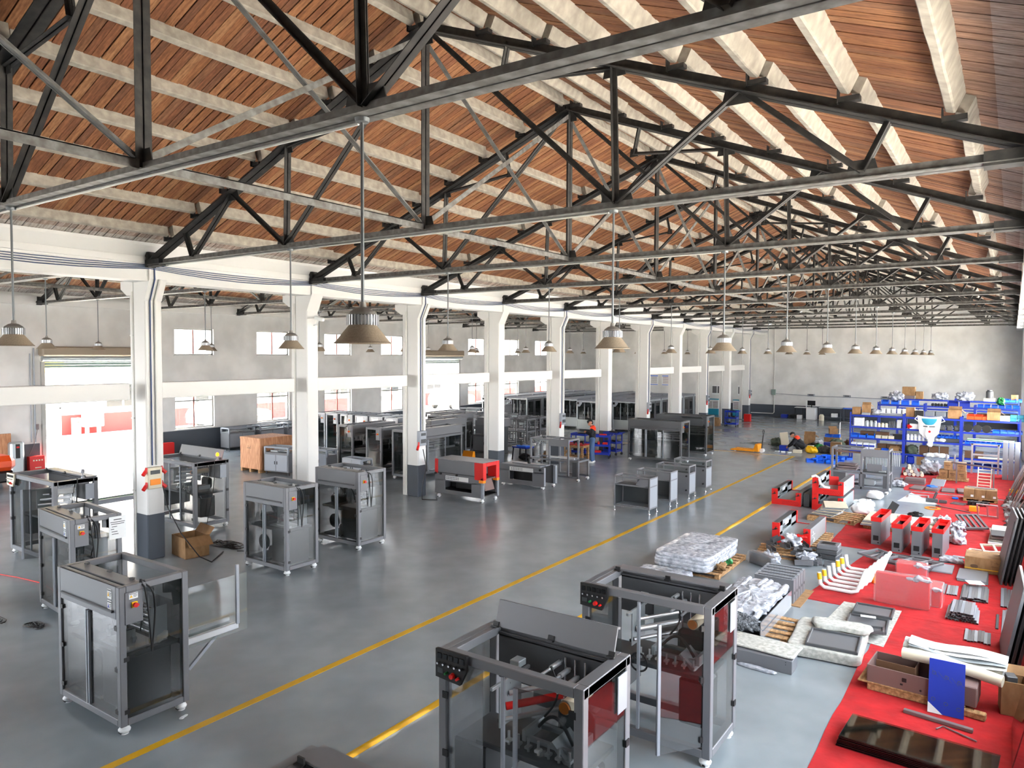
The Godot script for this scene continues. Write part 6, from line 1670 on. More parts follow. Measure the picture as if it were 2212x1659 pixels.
	# T-shaped barrier of bars, step frame, portal
	o = thing("bar_stand", "long grey bar on two upright legs in front of the printed cartons", "stand", V(0, 0, 0), 0)
	part(o, "bar", MB.new().bar(V(-1.62, 0.68, -28.55), V(-0.22, 0.68, -27.75), 0.05, 0.05), M.mauve)
	part(o, "leg", MB.new().bar(V(-1.47, 0.0, -28.46), V(-1.47, 0.66, -28.46), 0.06, 0.04), M.mauve)
	part(o, "leg", MB.new().bar(V(-0.42, 0.0, -27.87), V(-0.42, 0.66, -27.87), 0.06, 0.04), M.mauve)
	o = thing("step_ladder", "pale ladder-like frame with six rungs behind the palletted cartons", "frame", V(-0.68, 0, -27.85), -6)
	o.rotation_degrees.x = -14
	for s in [-1.0, 1.0]:
		part(o, "rail", MB.new().cbox(V(s * 0.18, 0.34, 0), V(0.03, 0.68, 0.04), 0.004), M.cream)
	for k in 6:
		part(o, "rung", MB.new().cbox(V(0, 0.1 + 0.1 * k, 0), V(0.34, 0.025, 0.03), 0.004), M.cream)
	o = thing("portal_stand", "aluminium portal frame on posts before the right-hand blue rack", "frame", V(-0.75, 0, -31.2), 0)
	for s in [-1.0, 1.0]:
		part(o, "post", MB.new().cbox(V(s * 0.4, 0.55, 0), V(0.06, 1.1, 0.06), 0.005), M.alu)
	part(o, "cross_rail", MB.new().cbox(V(0, 1.07, 0), V(0.9, 0.06, 0.06), 0.005).cbox(V(0, 0.7, 0), V(0.8, 0.06, 0.05), 0.005).cbox(V(0, 0.45, 0), V(0.8, 0.06, 0.05), 0.005), M.alu)
	for k in 3:
		solo("steel_post", MB.new().cyl(V(0, 0, 0), V(0, 0.62, 0), 0.03, 10), M.alu, "short bright post, %s from the left before the racks" % ORD[k], "post", V(-1.95 + 0.26 * k, 0.0, -31.4), 0, "short bright posts")
	for k in 3:
		bxo("fluted_column", M.grey_light, "tall pale panel bundle standing at the rack end, %s from the left" % ORD[k], "panel", -0.22 + 0.17 * k, -0.07 + 0.17 * k, 0.0, 1.3, -30.6, -30.2, "tall pale panels")
	# boxes on the carpet before the racks
	for k in 3:
		bxo("grey_case", M.mauve, ["long brown-grey casing before the roll heap, lower", "long brown-grey casing before the roll heap, upper", "short brown-grey casing left of the long ones"][k], "casing", [-2.92, -2.88, -3.2][k], [-2.3, -2.3, -2.95][k], [0.006, 0.1, 0.006][k], [0.098, 0.19, 0.13][k], -27.75, -27.35, "brown-grey casings")
	o = bxo("tilted_sheet", M.grey_light, "pale angled sheet-metal panel leaning on the casings", "panel", -2.15, -1.75, 0.05, 0.07, -27.9, -27.3, "", -6)
	o.rotation_degrees.x = 22
	for k in 4:
		bxo("mauve_plate", M.mauve, "flat mauve plate, %s from the left in the spread before the casings" % ORD[k], "plate", -2.6 + 0.42 * k, -2.25 + 0.42 * k, 0.006, 0.05 + 0.03 * (k % 2), -26.95, -26.25, "flat mauve plates", 4 * k - 6)
	solo("blue_film", MB.new().blob(V(0, 0.03, 0), V(0.3, 0.08, 0.2), 0.8, 0.03, 8.0, 131, 26, 10), M.bin_blue, "crumpled blue film on a mauve plate", "film", V(-2.05, 0.06, -26.7), 10)
	solo("blue_dustpan", MB.new().cbox(V(0, 0.03, 0), V(0.16, 0.06, 0.14), 0.02), M.bin_blue, "small blue scoop beside the palletted cartons", "scoop", V(-1.32, 0.01, -25.2), 10)
	solo("film_scrap", MB.new().blob(V(0, 0.08, 0), V(0.5, 0.16, 0.4), 0.8, 0.06, 7.0, 132, 40, 18), M.plastic_wrap, "crumpled clear film before the brown-grey casings", "film", V(-3.0, 0.006, -26.6), 0)
	for k in 10:
		var row := 0 if k < 5 else (1 if k < 8 else 2)
		var kk: int = k if k < 5 else (k - 5 if k < 8 else k - 8)
		solo("tube_roll", MB.new().cyl(V(0, 0, -0.3), V(0, 0, 0.3), 0.062, 12).cyl(V(0, 0, 0.3), V(0, 0, 0.303), 0.03, 10), M.zinc if k % 2 else M.cream, "short wrapped roll, %s in the heap before the racks" % ORD[k], "roll", V(-3.1 + 0.13 * kk + 0.065 * row, 0.07 + 0.11 * row, -29.45), 8, "heap of short rolls")
	solo("foil_heap", MB.new().blob(V(0, 0.24, 0), V(0.6, 0.5, 0.5), 0.8, 0.1, 6.0, 133, 56, 24), M.plastic_wrap, "large crumpled heap of shiny film before the racks", "film", V(-2.35, 0.006, -30.0), 0)
	# rods and tools against the wall
	for k in 12:
		var zz := -21.8 - 0.5 * k
		solo("leaning_rod", MB.new().cyl(V(-0.05 + 0.02 * (k % 3), 0.01, zz), V(0.36, 0.7 + 0.35 * ((k * 7) % 5) / 4.0, zz - 0.5), 0.018, 8), M.mauve if k % 2 else M.rust, "brown rod leaning on the right wall, %s from the camera" % ORD[k], "rod", V(0, 0, 0), 0, "rods leaning on the wall")
	for k in 5:
		solo("scrap_bracket", MB.new().blob(V(0, 0.1, 0), V(0.3, 0.22, 0.4), 0.7, 0.08, 9.0, 140 + k, 30, 14), M.zinc if k % 2 else M.mauve, "tangled grey clamps on the carpet by the wall, %s from the camera" % ORD[k], "clamps", V(0.12, 0.01, -21.6 - 0.9 * k), 30.0 * k, "tangled clamps")
	bxo("yellow_board", M.yellow, "yellow board behind the rods by the wall", "board", 0.0, 0.35, 0.15, 0.25, -26.6, -26.5)
	# frame machine with a comb of hanging rods
	o = thing("rod_machine", "grey frame machine with a comb of hanging metal rods, between shells and racks", "machine", V(-3.87, 0, -25.16), 0)
	var rf := MB.new()
	for x in [-0.8, 0.05, 0.8]:
		for zz in [-0.34, 0.34]:
			rf.cbox(V(x, 0.73, zz), V(0.06, 1.26, 0.06), 0.005)
	for zz in [-0.34, 0.34]:
		rf.cbox(V(-0.375, 1.33, zz), V(0.79, 0.06, 0.06), 0.005).cbox(V(0, 0.14, zz), V(1.54, 0.08, 0.06), 0.005).cbox(V(0, 0.6, zz), V(1.54, 0.06, 0.06), 0.005)
	for x in [-0.8, 0.05, 0.8]:
		rf.cbox(V(x, 1.33, 0), V(0.06, 0.06, 0.62), 0.005).cbox(V(x, 0.6, 0), V(0.06, 0.06, 0.62), 0.005)
	part(o, "frame", rf, M.grey)
	part(o, "cross_plate", MB.new().cbox(V(0.42, 1.24, 0.36), V(0.8, 0.24, 0.014), 0.003), M.grey)
	part(o, "lower_panel", MB.new().cbox(V(-0.58, 0.38, 0.35), V(0.36, 0.4, 0.014), 0.003).cbox(V(0.74, 0.38, 0.35), V(0.16, 0.44, 0.014), 0.003).cbox(V(0.06, 0.38, 0.35), V(0.16, 0.44, 0.014), 0.003), M.grey_dark)
	for k in 14:
		part(o, "hanging_rod", MB.new().cyl(V(0.14 + 0.045 * k, 0.82 + 0.02 * (k % 3), 0.1), V(0.14 + 0.045 * k, 1.3, 0.1), 0.011, 8), M.zinc)
	for k in 5:
		part(o, "hanging_rod", MB.new().cyl(V(0.84 + 0.05 * k, 0.82, -0.2), V(0.84 + 0.05 * k, 1.26, -0.2), 0.011, 8), M.zinc)
	part(o, "rod_beam", MB.new().cbox(V(0.5, 1.31, 0.1), V(0.8, 0.04, 0.05), 0.004).cbox(V(0.9, 1.28, -0.2), V(0.4, 0.04, 0.05), 0.004), M.grey)
	part(o, "plate", MB.new().cbox(V(0.4, 0.76, 0.2), V(0.42, 0.26, 0.02), 0.004), M.grey)
	part(o, "table", MB.new().cbox(V(0.42, 0.64, 0), V(0.7, 0.03, 0.6), 0.004), M.grey_inner)
	part(o, "stacked_tray", MB.new().cbox(V(-0.4, 0.68, 0.1), V(0.6, 0.05, 0.5), 0.006).cbox(V(-0.36, 0.75, 0.1), V(0.58, 0.05, 0.5), 0.006).cbox(V(-0.4, 0.82, 0.1), V(0.56, 0.03, 0.5), 0.006), M.mauve)
	part(o, "works", MB.new().cbox(V(0.2, 0.3, 0.0), V(0.4, 0.2, 0.3), 0.02).cyl(V(-0.4, 0.3, 0.1), V(0.6, 0.4, 0.1), 0.03, 8).cbox(V(0.62, 0.66, 0.2), V(0.2, 0.08, 0.1), 0.01), M.zinc)
	part(o, "red_rail", MB.new().cbox(V(-0.4, 1.2, 0.0), V(0.76, 0.06, 0.05), 0.005), M.rust)
	for x in [-0.76, 0.76]:
		for zz in [-0.3, 0.3]:
			caster(o, V(x, 0, zz))

# ------------------------------------------------------------------ racks and what stands on them
func bin_mesh(w: float, h: float, d: float) -> MB:
	var t := 0.008
	return MB.new().box(V(0, t / 2, 0), V(w, t, d)).box(V(-w / 2 + t / 2, h / 2, 0), V(t, h, d)).box(V(w / 2 - t / 2, h / 2, 0), V(t, h, d)).box(V(0, h / 2, -d / 2 + t / 2), V(w - 2 * t, h, t)).box(V(0, h * 0.3, d / 2 - t / 2), V(w - 2 * t, h * 0.6, t)).box(V(0, h * 0.62, d / 2 + 0.006), V(w * 0.8, 0.02, 0.014))

func jar_mesh(r: float, h: float) -> MB:
	return MB.new().lathe([[0, 0], [r, 0], [r, h * 0.8], [r * 0.7, h * 0.88], [r * 0.7, h], [0, h]], 12)

func rack(label: String, x0: float, x1: float, z: float, depth: float, levels: Array, group: String) -> void:
	# z is the front face
	var o := thing("blue_rack", label, "rack", V((x0 + x1) / 2, 0, z - depth / 2), 0, group)
	var w := x1 - x0
	var top: float = levels[-1]
	for sx in [-1.0, 1.0]:
		for sz in [-1.0, 1.0]:
			part(o, "upright", MB.new().cbox(V(sx * (w / 2 - 0.025), (top + 0.1) / 2, sz * (depth / 2 - 0.03)), V(0.05, top + 0.1, 0.06), 0.004), M.blue)
	for y in levels:
		var s := part(o, "shelf", MB.new().cbox(V(0, y - 0.02, 0), V(w - 0.1, 0.02, depth - 0.04), 0.003), M.zinc)
		for sz in [-1.0, 1.0]:
			part(s, "shelf_beam", MB.new().cbox(V(0, y - 0.035, sz * (depth / 2 - 0.015)), V(w - 0.1, 0.07, 0.03), 0.004), M.blue)

func row_of(called: String, m: MB, mt: Material, n: int, x: float, dx: float, y: float, z: float, what: String, cat: String, place: String) -> void:
	var me := m.mesh()
	var g := RandomNumberGenerator.new()
	g.seed = int(absf(x * 31 + y * 97 + z))
	for k in n:
		solo(called, me, mt, "%s, %s%s" % [what, ("%s from the left " % ORD[k]) if n > 1 else "", place], cat, V(x + dx * k, y, z + g.randf_range(-0.015, 0.015)), g.randf_range(-4, 4), (what + " " + place) if n > 1 else "")

func bx_mesh(w: float, h: float, d: float) -> MB:
	return MB.new().cbox(V(0, h / 2, 0), V(w, h, d), 0.006)

func racks() -> void:
	var lv := [0.4, 0.94, 1.39, 1.86]
	rack("left rack of the front blue row", -5.47, -3.5, -32.42, 0.6, lv, "front blue racks")
	rack("middle rack of the front blue row, white bag hanging on it", -3.5, -1.57, -32.42, 0.6, lv, "front blue racks")
	rack("right rack of the front blue row, next to the wall", -1.57, 0.3, -32.42, 0.6, lv, "front blue racks")
	rack("left rack of the second blue row", -5.25, -3.3, -38.2, 0.6, [0.5, 1.0, 1.5, 1.98], "second blue rack row")
	rack("middle rack of the second blue row", -3.3, -1.35, -38.2, 0.6, [0.5, 1.0, 1.5, 1.98], "second blue rack row")
	rack("right rack of the second blue row", -1.35, 0.3, -38.2, 0.6, [0.5, 1.0, 1.5, 1.98], "second blue rack row")
	rack("left rack of the rearmost blue row", -5.1, -2.4, -43.8, 0.6, [0.5, 1.0, 1.5, 1.98], "rearmost blue rack row")
	rack("right rack of the rearmost blue row", -2.4, 0.3, -43.8, 0.6, [0.5, 1.0, 1.5, 1.98], "rearmost blue rack row")
	var z := -32.66
	var L := "of the left rack"
	# left front rack
	carton("brown carton with a white label on the left front rack top, at the corner", V(-5.25, 1.86, z), V(0.3, 0.3, 0.3), 0, false)
	carton("taller open brown carton behind the corner one, on the left front rack top", V(-4.9, 1.86, z - 0.08), V(0.32, 0.4, 0.3), 6, true)
	row_of("flat_box", bx_mesh(0.3, 0.09, 0.3), M.grey_light, 1, -4.88, 0, 1.86, z + 0.12, "flat grey box", "box", "on the top shelf " + L)
	solo("white_bundle", MB.new().blob(V(0, 0.1, 0), V(0.4, 0.24, 0.3), 0.9, 0.04, 7, 3, 30, 14), M.plastic_wrap, "white film bundle on the top shelf " + L, "film", V(-4.5, 1.86, z), 0)
	solo("tube_pack", MB.new().cyl(V(-0.4, 0.03, 0), V(0.4, 0.03, 0), 0.03, 8).cyl(V(-0.4, 0.03, 0.07), V(0.4, 0.03, 0.07), 0.03, 8).cyl(V(-0.38, 0.08, 0.035), V(0.4, 0.08, 0.035), 0.03, 8), M.grey_light, "pack of pale tubes on the top shelf " + L, "tubes", V(-3.95, 1.86, z + 0.12), 0)
	row_of("drawer_unit", MB.new().cbox(V(0, 0.17, 0), V(0.34, 0.34, 0.3), 0.01).cbox(V(0, 0.06, 0.155), V(0.3, 0.09, 0.02), 0.006).cbox(V(0, 0.17, 0.155), V(0.3, 0.09, 0.02), 0.006).cbox(V(0, 0.28, 0.155), V(0.3, 0.09, 0.02), 0.006), M.white, 1, -5.15, 0, 1.39, z, "small white drawer unit", "drawers", "on the third shelf " + L)
	row_of("jar", jar_mesh(0.07, 0.24), M.zinc, 3, -4.84, 0.15, 1.39, z + 0.1, "grey tin", "tin", "on the third shelf " + L)
	row_of("jar", jar_mesh(0.06, 0.17), M.cream, 3, -4.4, 0.13, 1.39, z + 0.1, "small cream jar", "jar", "on the third shelf " + L)
	row_of("cartridge", jar_mesh(0.035, 0.26), M.grey_dark, 7, -4.02, 0.075, 1.39, z + 0.1, "dark slim cartridge", "cartridge", "on the third shelf " + L)
	row_of("white_box", bx_mesh(0.15, 0.32, 0.2), M.white, 1, -3.68, 0, 1.39, z + 0.05, "upright white box", "box", "at the right end of the third shelf " + L)
	row_of("blue_bin", bin_mesh(0.27, 0.15, 0.34), M.bin_blue, 3, -5.28, 0.3, 0.94, z + 0.12, "light blue bin", "bin", "on the second shelf " + L)
	row_of("cardboard_box", bx_mesh(0.5, 0.24, 0.25), M.brown, 2, -4.85, 0.55, 0.94, z - 0.13, "dark brown carton", "box", "rear second shelf " + L)
	row_of("green_bottle", jar_mesh(0.04, 0.2), M.green, 1, -5.08, 0, 0.94, z - 0.12, "green bottle", "bottle", "behind the bins on the second shelf " + L)
	row_of("parts_box", bx_mesh(0.2, 0.12, 0.2), M.cream, 3, -4.4, 0.23, 0.94, z + 0.12, "low cream box", "box", "on the second shelf " + L)
	row_of("black_case", bx_mesh(0.34, 0.2, 0.25), M.black, 1, -3.72, 0, 0.94, z + 0.05, "black case", "case", "at the right end of the second shelf " + L)
	for r in 2:
		row_of("striped_box", MB.new().cbox(V(0, 0.08, 0), V(0.2, 0.155, 0.28), 0.006), M.white, 4, -5.3, 0.225, 0.4 + 0.16 * r, z + 0.1, "white box with blue band", "box", "%s layer on the bottom left shelf" % ["lower" if r == 0 else "upper"])
		row_of("box_band", MB.new().box(V(0, 0.05, 0.142), V(0.2, 0.07, 0.003)), M.blue, 4, -5.3, 0.225, 0.4 + 0.16 * r, z + 0.12, "blue paper band", "band", "round the %s white boxes of the left rack" % ["lower" if r == 0 else "upper"])
	row_of("cardboard_box", bx_mesh(0.34, 0.3, 0.2), M.brown, 3, -4.3, 0.36, 0.4, z - 0.17, "dark brown carton", "box", "rear bottom shelf " + L)
	row_of("small_carton", bx_mesh(0.22, 0.13, 0.2), M.card, 1, -4.42, 0, 0.4, z + 0.15, "small tan carton", "box", "on the bottom shelf " + L)
	row_of("blue_bin", bin_mesh(0.25, 0.14, 0.24), M.bin_blue, 1, -4.15, 0, 0.4, z + 0.15, "light blue bin", "bin", "on the bottom shelf " + L)
	carton("small open tan carton on the bottom shelf " + L, V(-3.83, 0.4, z + 0.12), V(0.34, 0.2, 0.28), 0, true)
	# middle front rack
	L = "of the middle rack"
	carton("upright tan carton on the top shelf " + L, V(-3.3, 1.86, z), V(0.3, 0.36, 0.3))
	row_of("black_box", bx_mesh(0.3, 0.26, 0.25), M.black, 1, -2.98, 0, 1.86, z + 0.1, "open black box", "box", "on the top shelf " + L)
	carton("large open tan carton at the right of the top shelf " + L, V(-1.8, 1.86, z), V(0.44, 0.34, 0.4), 0, true)
	row_of("white_box", bx_mesh(0.42, 0.2, 0.3), M.white, 1, -3.1, 0, 1.39, z + 0.05, "white and pink box", "box", "on the third shelf " + L)
	solo("paper_bag", MB.new().blob(V(0, 0.08, 0), V(0.2, 0.16, 0.2), 0.9, 0.03, 8, 5, 24, 12), M.red, "red and white bag on the third shelf " + L, "bag", V(-3.3, 1.39, z + 0.15), 0)
	row_of("gearbox", MB.new().cbox(V(0, 0.1, 0), V(0.2, 0.2, 0.24), 0.03).cyl(V(0, 0.1, 0.12), V(0, 0.1, 0.18), 0.05, 10), M.grey_dark, 3, -2.2, 0.24, 1.39, z + 0.05, "dark gearbox", "gearbox", "on the third shelf " + L)
	row_of("bottle", jar_mesh(0.055, 0.24), M.white, 5, -3.36, 0.13, 0.94, z + 0.14, "white bottle", "bottle", "on the second shelf " + L)
	row_of("clear_bottle", jar_mesh(0.075, 0.26), M.zinc, 2, -2.68, 0.17, 0.94, z + 0.12, "pale clear bottle", "bottle", "on the second shelf " + L)
	solo("paper_bag", MB.new().blob(V(0, 0.06, 0), V(0.34, 0.14, 0.24), 0.8, 0.04, 8, 6, 24, 12), M.white, "white and red crumpled bag on the second shelf " + L, "bag", V(-2.25, 0.94, z + 0.1), 0)
	row_of("blue_bin", bin_mesh(0.12, 0.12, 0.24), M.bin_blue, 6, -2.3, 0.13, 1.08, z - 0.14, "narrow blue bin", "bin", "rear second shelf " + L)
	row_of("bin_riser", bx_mesh(0.8, 0.13, 0.22), M.grey_dark, 1, -1.98, 0, 0.94, z - 0.14, "grey riser", "riser", "under the narrow blue bins")
	solo("green_sack", MB.new().blob(V(0, 0.16, 0), V(0.42, 0.34, 0.36), 0.8, 0.04, 7, 7, 30, 14), M.camo, "dark green sack on the bottom shelf " + L, "sack", V(-3.22, 0.4, z), 0)
	row_of("cardboard_box", bx_mesh(0.3, 0.34, 0.3), M.brown, 3, -2.8, 0.34, 0.4, z - 0.05, "dark brown carton", "box", "on the bottom shelf " + L)
	solo("white_cloth", MB.new().blob(V(0, 0.06, 0), V(0.85, 0.16, 0.3), 0.7, 0.06, 6, 8, 40, 14), M.white, "white film spilling over the bottom shelf edge " + L, "film", V(-2.35, 0.36, z + 0.3), 0)
	o_bag()
	row_of("jerry_can", MB.new().cbox(V(0, 0.16, 0), V(0.28, 0.32, 0.22), 0.05).cyl(V(0.06, 0.32, 0), V(0.06, 0.36, 0), 0.03, 10), M.blue, 1, -3.25, 0, 0.0, z + 0.12, "dark blue jerry can", "can", "on the floor under the middle front rack")
	carton("tan carton on the floor beside the blue jerry can", V(-2.9, 0, z + 0.12), V(0.26, 0.32, 0.24))
	# right front rack
	L = "of the right rack"
	row_of("red_bin", bin_mesh(0.24, 0.2, 0.3), M.orange, 3, -1.28, 0.25, 1.86, z, "orange-red bin", "bin", "on the top shelf " + L)
	carton("dark tan carton on the top shelf " + L, V(-0.55, 1.86, z), V(0.42, 0.32, 0.36), 0, true)
	row_of("white_case", bx_mesh(0.3, 0.2, 0.3), M.white, 1, -0.2, 0, 1.86, z + 0.05, "white case", "case", "on the top shelf " + L)
	row_of("teal_box", bx_mesh(0.2, 0.12, 0.26), M.teal, 2, 0.06, 0.22, 1.86, z + 0.05, "teal box", "box", "lower ones on the top shelf " + L)
	row_of("teal_box", bx_mesh(0.2, 0.12, 0.26), M.teal, 2, 0.06, 0.22, 1.985, z + 0.05, "teal box", "box", "upper ones on the top shelf " + L)
	row_of("wire_reel", MB.new().lathe([[0, -0.08], [0.14, -0.08], [0.14, -0.06], [0.08, -0.06], [0.08, 0.06], [0.14, 0.06], [0.14, 0.08], [0, 0.08]], 18, V(0, 0.14, 0), Basis(Vector3.RIGHT, PI / 2)), M.black, 3, -1.36, 0.3, 1.39, z + 0.08, "black wire reel", "reel", "on the third shelf " + L)
	row_of("blue_bin", bin_mesh(0.22, 0.13, 0.26), M.bin_blue, 4, -0.46, 0.23, 1.39, z + 0.08, "light blue bin", "bin", "on the third shelf " + L)
	row_of("blue_bin", bin_mesh(0.14, 0.11, 0.26), M.bin_blue, 10, -1.36, 0.165, 0.94, z + 0.12, "small blue bin", "bin", "on the second shelf " + L)
	for k in 3:
		solo("plastic_strip", MB.new().cbox(V(0, 0.015, 0), V(1.5, 0.025, 0.07), 0.004), M.green if k == 1 else M.white, "long %s strip, %s from the bottom, on the second shelf %s" % ["green" if k == 1 else "white", ORD[k], L], "strip", V(-0.62, 1.06 + 0.03 * k, z + 0.1), 0)
	row_of("roller_pack", MB.new().cyl(V(-0.5, 0.04, 0), V(0.5, 0.04, 0), 0.04, 10), M.cream, 1, -0.5, 0, 0.4, z + 0.2, "cream roller", "roller", "on the bottom shelf " + L)
	row_of("cardboard_box", bx_mesh(0.28, 0.26, 0.3), M.brown, 2, -1.3, 0.32, 0.4, z, "dark brown carton", "box", "on the bottom shelf " + L)
	row_of("blue_bin", bin_mesh(0.26, 0.2, 0.3), M.blue, 4, -1.3, 0.3, 0.0, z + 0.05, "deep blue bin", "bin", "on the floor under the right front rack")
	# second row
	z = -38.45
	L = "of the second rack row"
	row_of("white_box", bx_mesh(0.16, 0.3, 0.2), M.white, 8, -5.0, 0.22, 1.5, z + 0.16, "white carton", "box", "left shelf " + L)
	row_of("blue_bin", bin_mesh(0.3, 0.2, 0.36), M.bin_blue, 4, -4.95, 0.42, 1.98, z, "light blue bin", "bin", "atop the left rack, second row")
	solo("foam_pack", MB.new().blob(V(0, 0.2, 0), V(0.6, 0.42, 0.4), 0.8, 0.08, 8, 12, 40, 18), M.plastic_wrap, "pile of bagged white parts on the left rack top " + L, "bags", V(-4.5, 2.16, z - 0.1), 0)
	row_of("black_part", MB.new().cbox(V(0, 0.06, 0), V(0.1, 0.12, 0.3), 0.02), M.black, 6, -3.0, 0.12, 1.98, z, "black part", "part", "atop the middle rack, second row")
	row_of("blue_tub", bin_mesh(0.4, 0.26, 0.4), M.blue, 2, -2.2, 0.45, 1.98, z, "large blue tub", "tub", "atop the middle rack, second row")
	row_of("blue_bin", bin_mesh(0.22, 0.15, 0.3), M.bin_blue, 6, -1.15, 0.26, 1.98, z, "light blue bin", "bin", "atop the right rack, second row")
	solo("green_bag", MB.new().blob(V(0, 0.14, 0), V(0.3, 0.3, 0.3), 0.9, 0.05, 8, 13, 26, 14), M.green, "green and white bag on the right rack top " + L, "bag", V(-0.4, 2.12, z - 0.1), 0)
	row_of("grey_pack", bx_mesh(0.36, 0.22, 0.3), M.grey_light, 4, -3.1, 0.44, 1.5, z + 0.1, "grey parts box", "box", "on a middle shelf " + L)
	# rearmost row
	z = -44.05
	L = "of the rearmost rack row"
	carton("brown carton standing highest, on top of the left rack " + L, V(-4.55, 2.16, z), V(0.6, 0.46, 0.5), 0, false)
	row_of("pink_box", bx_mesh(0.6, 0.17, 0.45), M.mauve, 1, -4.6, 0, 1.98, z, "mauve box", "box", "under the highest carton " + L)
	carton("tan carton right of the highest one " + L, V(-4.05, 1.98, z), V(0.34, 0.4, 0.4))
	solo("foam_pack", MB.new().blob(V(0, 0.16, 0), V(0.7, 0.36, 0.4), 0.8, 0.08, 8, 14, 40, 18), M.plastic_wrap, "bagged white parts at the middle " + L, "bags", V(-3.1, 1.98, z), 0)
	solo("foam_pack", MB.new().blob(V(0, 0.2, 0), V(0.8, 0.44, 0.4), 0.8, 0.1, 8, 15, 40, 18), M.plastic_wrap, "tall bagged white parts on the right rack " + L, "bags", V(-2.0, 1.98, z), 0)
	row_of("metal_drum", jar_mesh(0.16, 0.42), M.grey_dark, 1, -0.95, 0, 2.14, z, "dark metal drum", "drum", "on the right rack " + L)
	row_of("white_box", bx_mesh(0.5, 0.16, 0.4), M.cream, 1, -0.95, 0, 1.98, z, "cream box", "box", "under the dark metal drum " + L)
	row_of("blue_bin", bin_mesh(0.24, 0.16, 0.3), M.bin_blue, 4, -0.5, 0.26, 1.98, z + 0.1, "light blue bin", "bin", "on the right rack " + L)
	carton("dark carton at the wall end " + L, V(0.1, 1.98, z - 0.12), V(0.3, 0.36, 0.2))

func o_bag() -> void:
	# printed white plastic bag hanging from the front of the middle rack
	var rows := []
	for i in 13:
		var t := i / 12.0
		var l := []
		var hw := lerpf(0.42, 0.3, t) * (1.0 if t < 0.75 else lerpf(1.0, 0.35, (t - 0.75) * 4))
		for j in 13:
			var s := j / 6.0 - 1.0
			l.append(V(s * hw, -0.86 * t + 0.05 * s * s * (1 - t), 0.05 + 0.05 * cos(s * 1.5) + 0.015 * sin(s * 9 + t * 6)))
		rows.append(l)
	var o := thing("plastic_bag", "white plastic bag with blue scenic print hanging on the middle front rack", "bag", V(-2.62, 1.9, -32.4), 0)
	part(o, "bag_body", MB.new().grid(rows), M.white)
	part(o, "handle", MB.new().tube([V(-0.42, 0, 0.05), V(-0.5, -0.1, 0.06), V(-0.36, -0.2, 0.07)], 0.015, 6).tube([V(0.42, 0, 0.05), V(0.52, -0.14, 0.06), V(0.36, -0.2, 0.07)], 0.015, 6), M.white)
	part(o, "tied_tail", MB.new().blob(V(0.04, -0.98, 0.08), V(0.2, 0.34, 0.06), 0.8, 0.02, 8, 3, 20, 12), M.white)
	var pr := []
	for i in 6:
		var t := i / 5.0
		var l := []
		for j in 9:
			var s := j / 4.0 - 1.0
			l.append(V(s * (0.26 - 0.12 * t * t), -0.06 - 0.22 * t - 0.03 * (1 - s * s) * t, 0.058 + 0.05 * cos(s * 1.0) + 0.012))
		pr.append(l)
	part(o, "blue_print", MB.new().grid(pr), M.teal)
	part(o, "red_print", MB.new().lathe([[0, 0], [0.045, 0], [0.045, 0.002], [0, 0.002]], 12, V(0.02, -0.56, 0.118), Basis(Vector3.RIGHT, PI / 2)), M.red)
	part(o, "printed_lettering", MB.new().bar(V(-0.2, -0.36, 0.125), V(-0.05, -0.37, 0.125), 0.04, 0.002, V(0, 0, 1)).bar(V(0.0, -0.37, 0.125), V(0.2, -0.36, 0.125), 0.04, 0.002, V(0, 0, 1)), M.grey_inner)

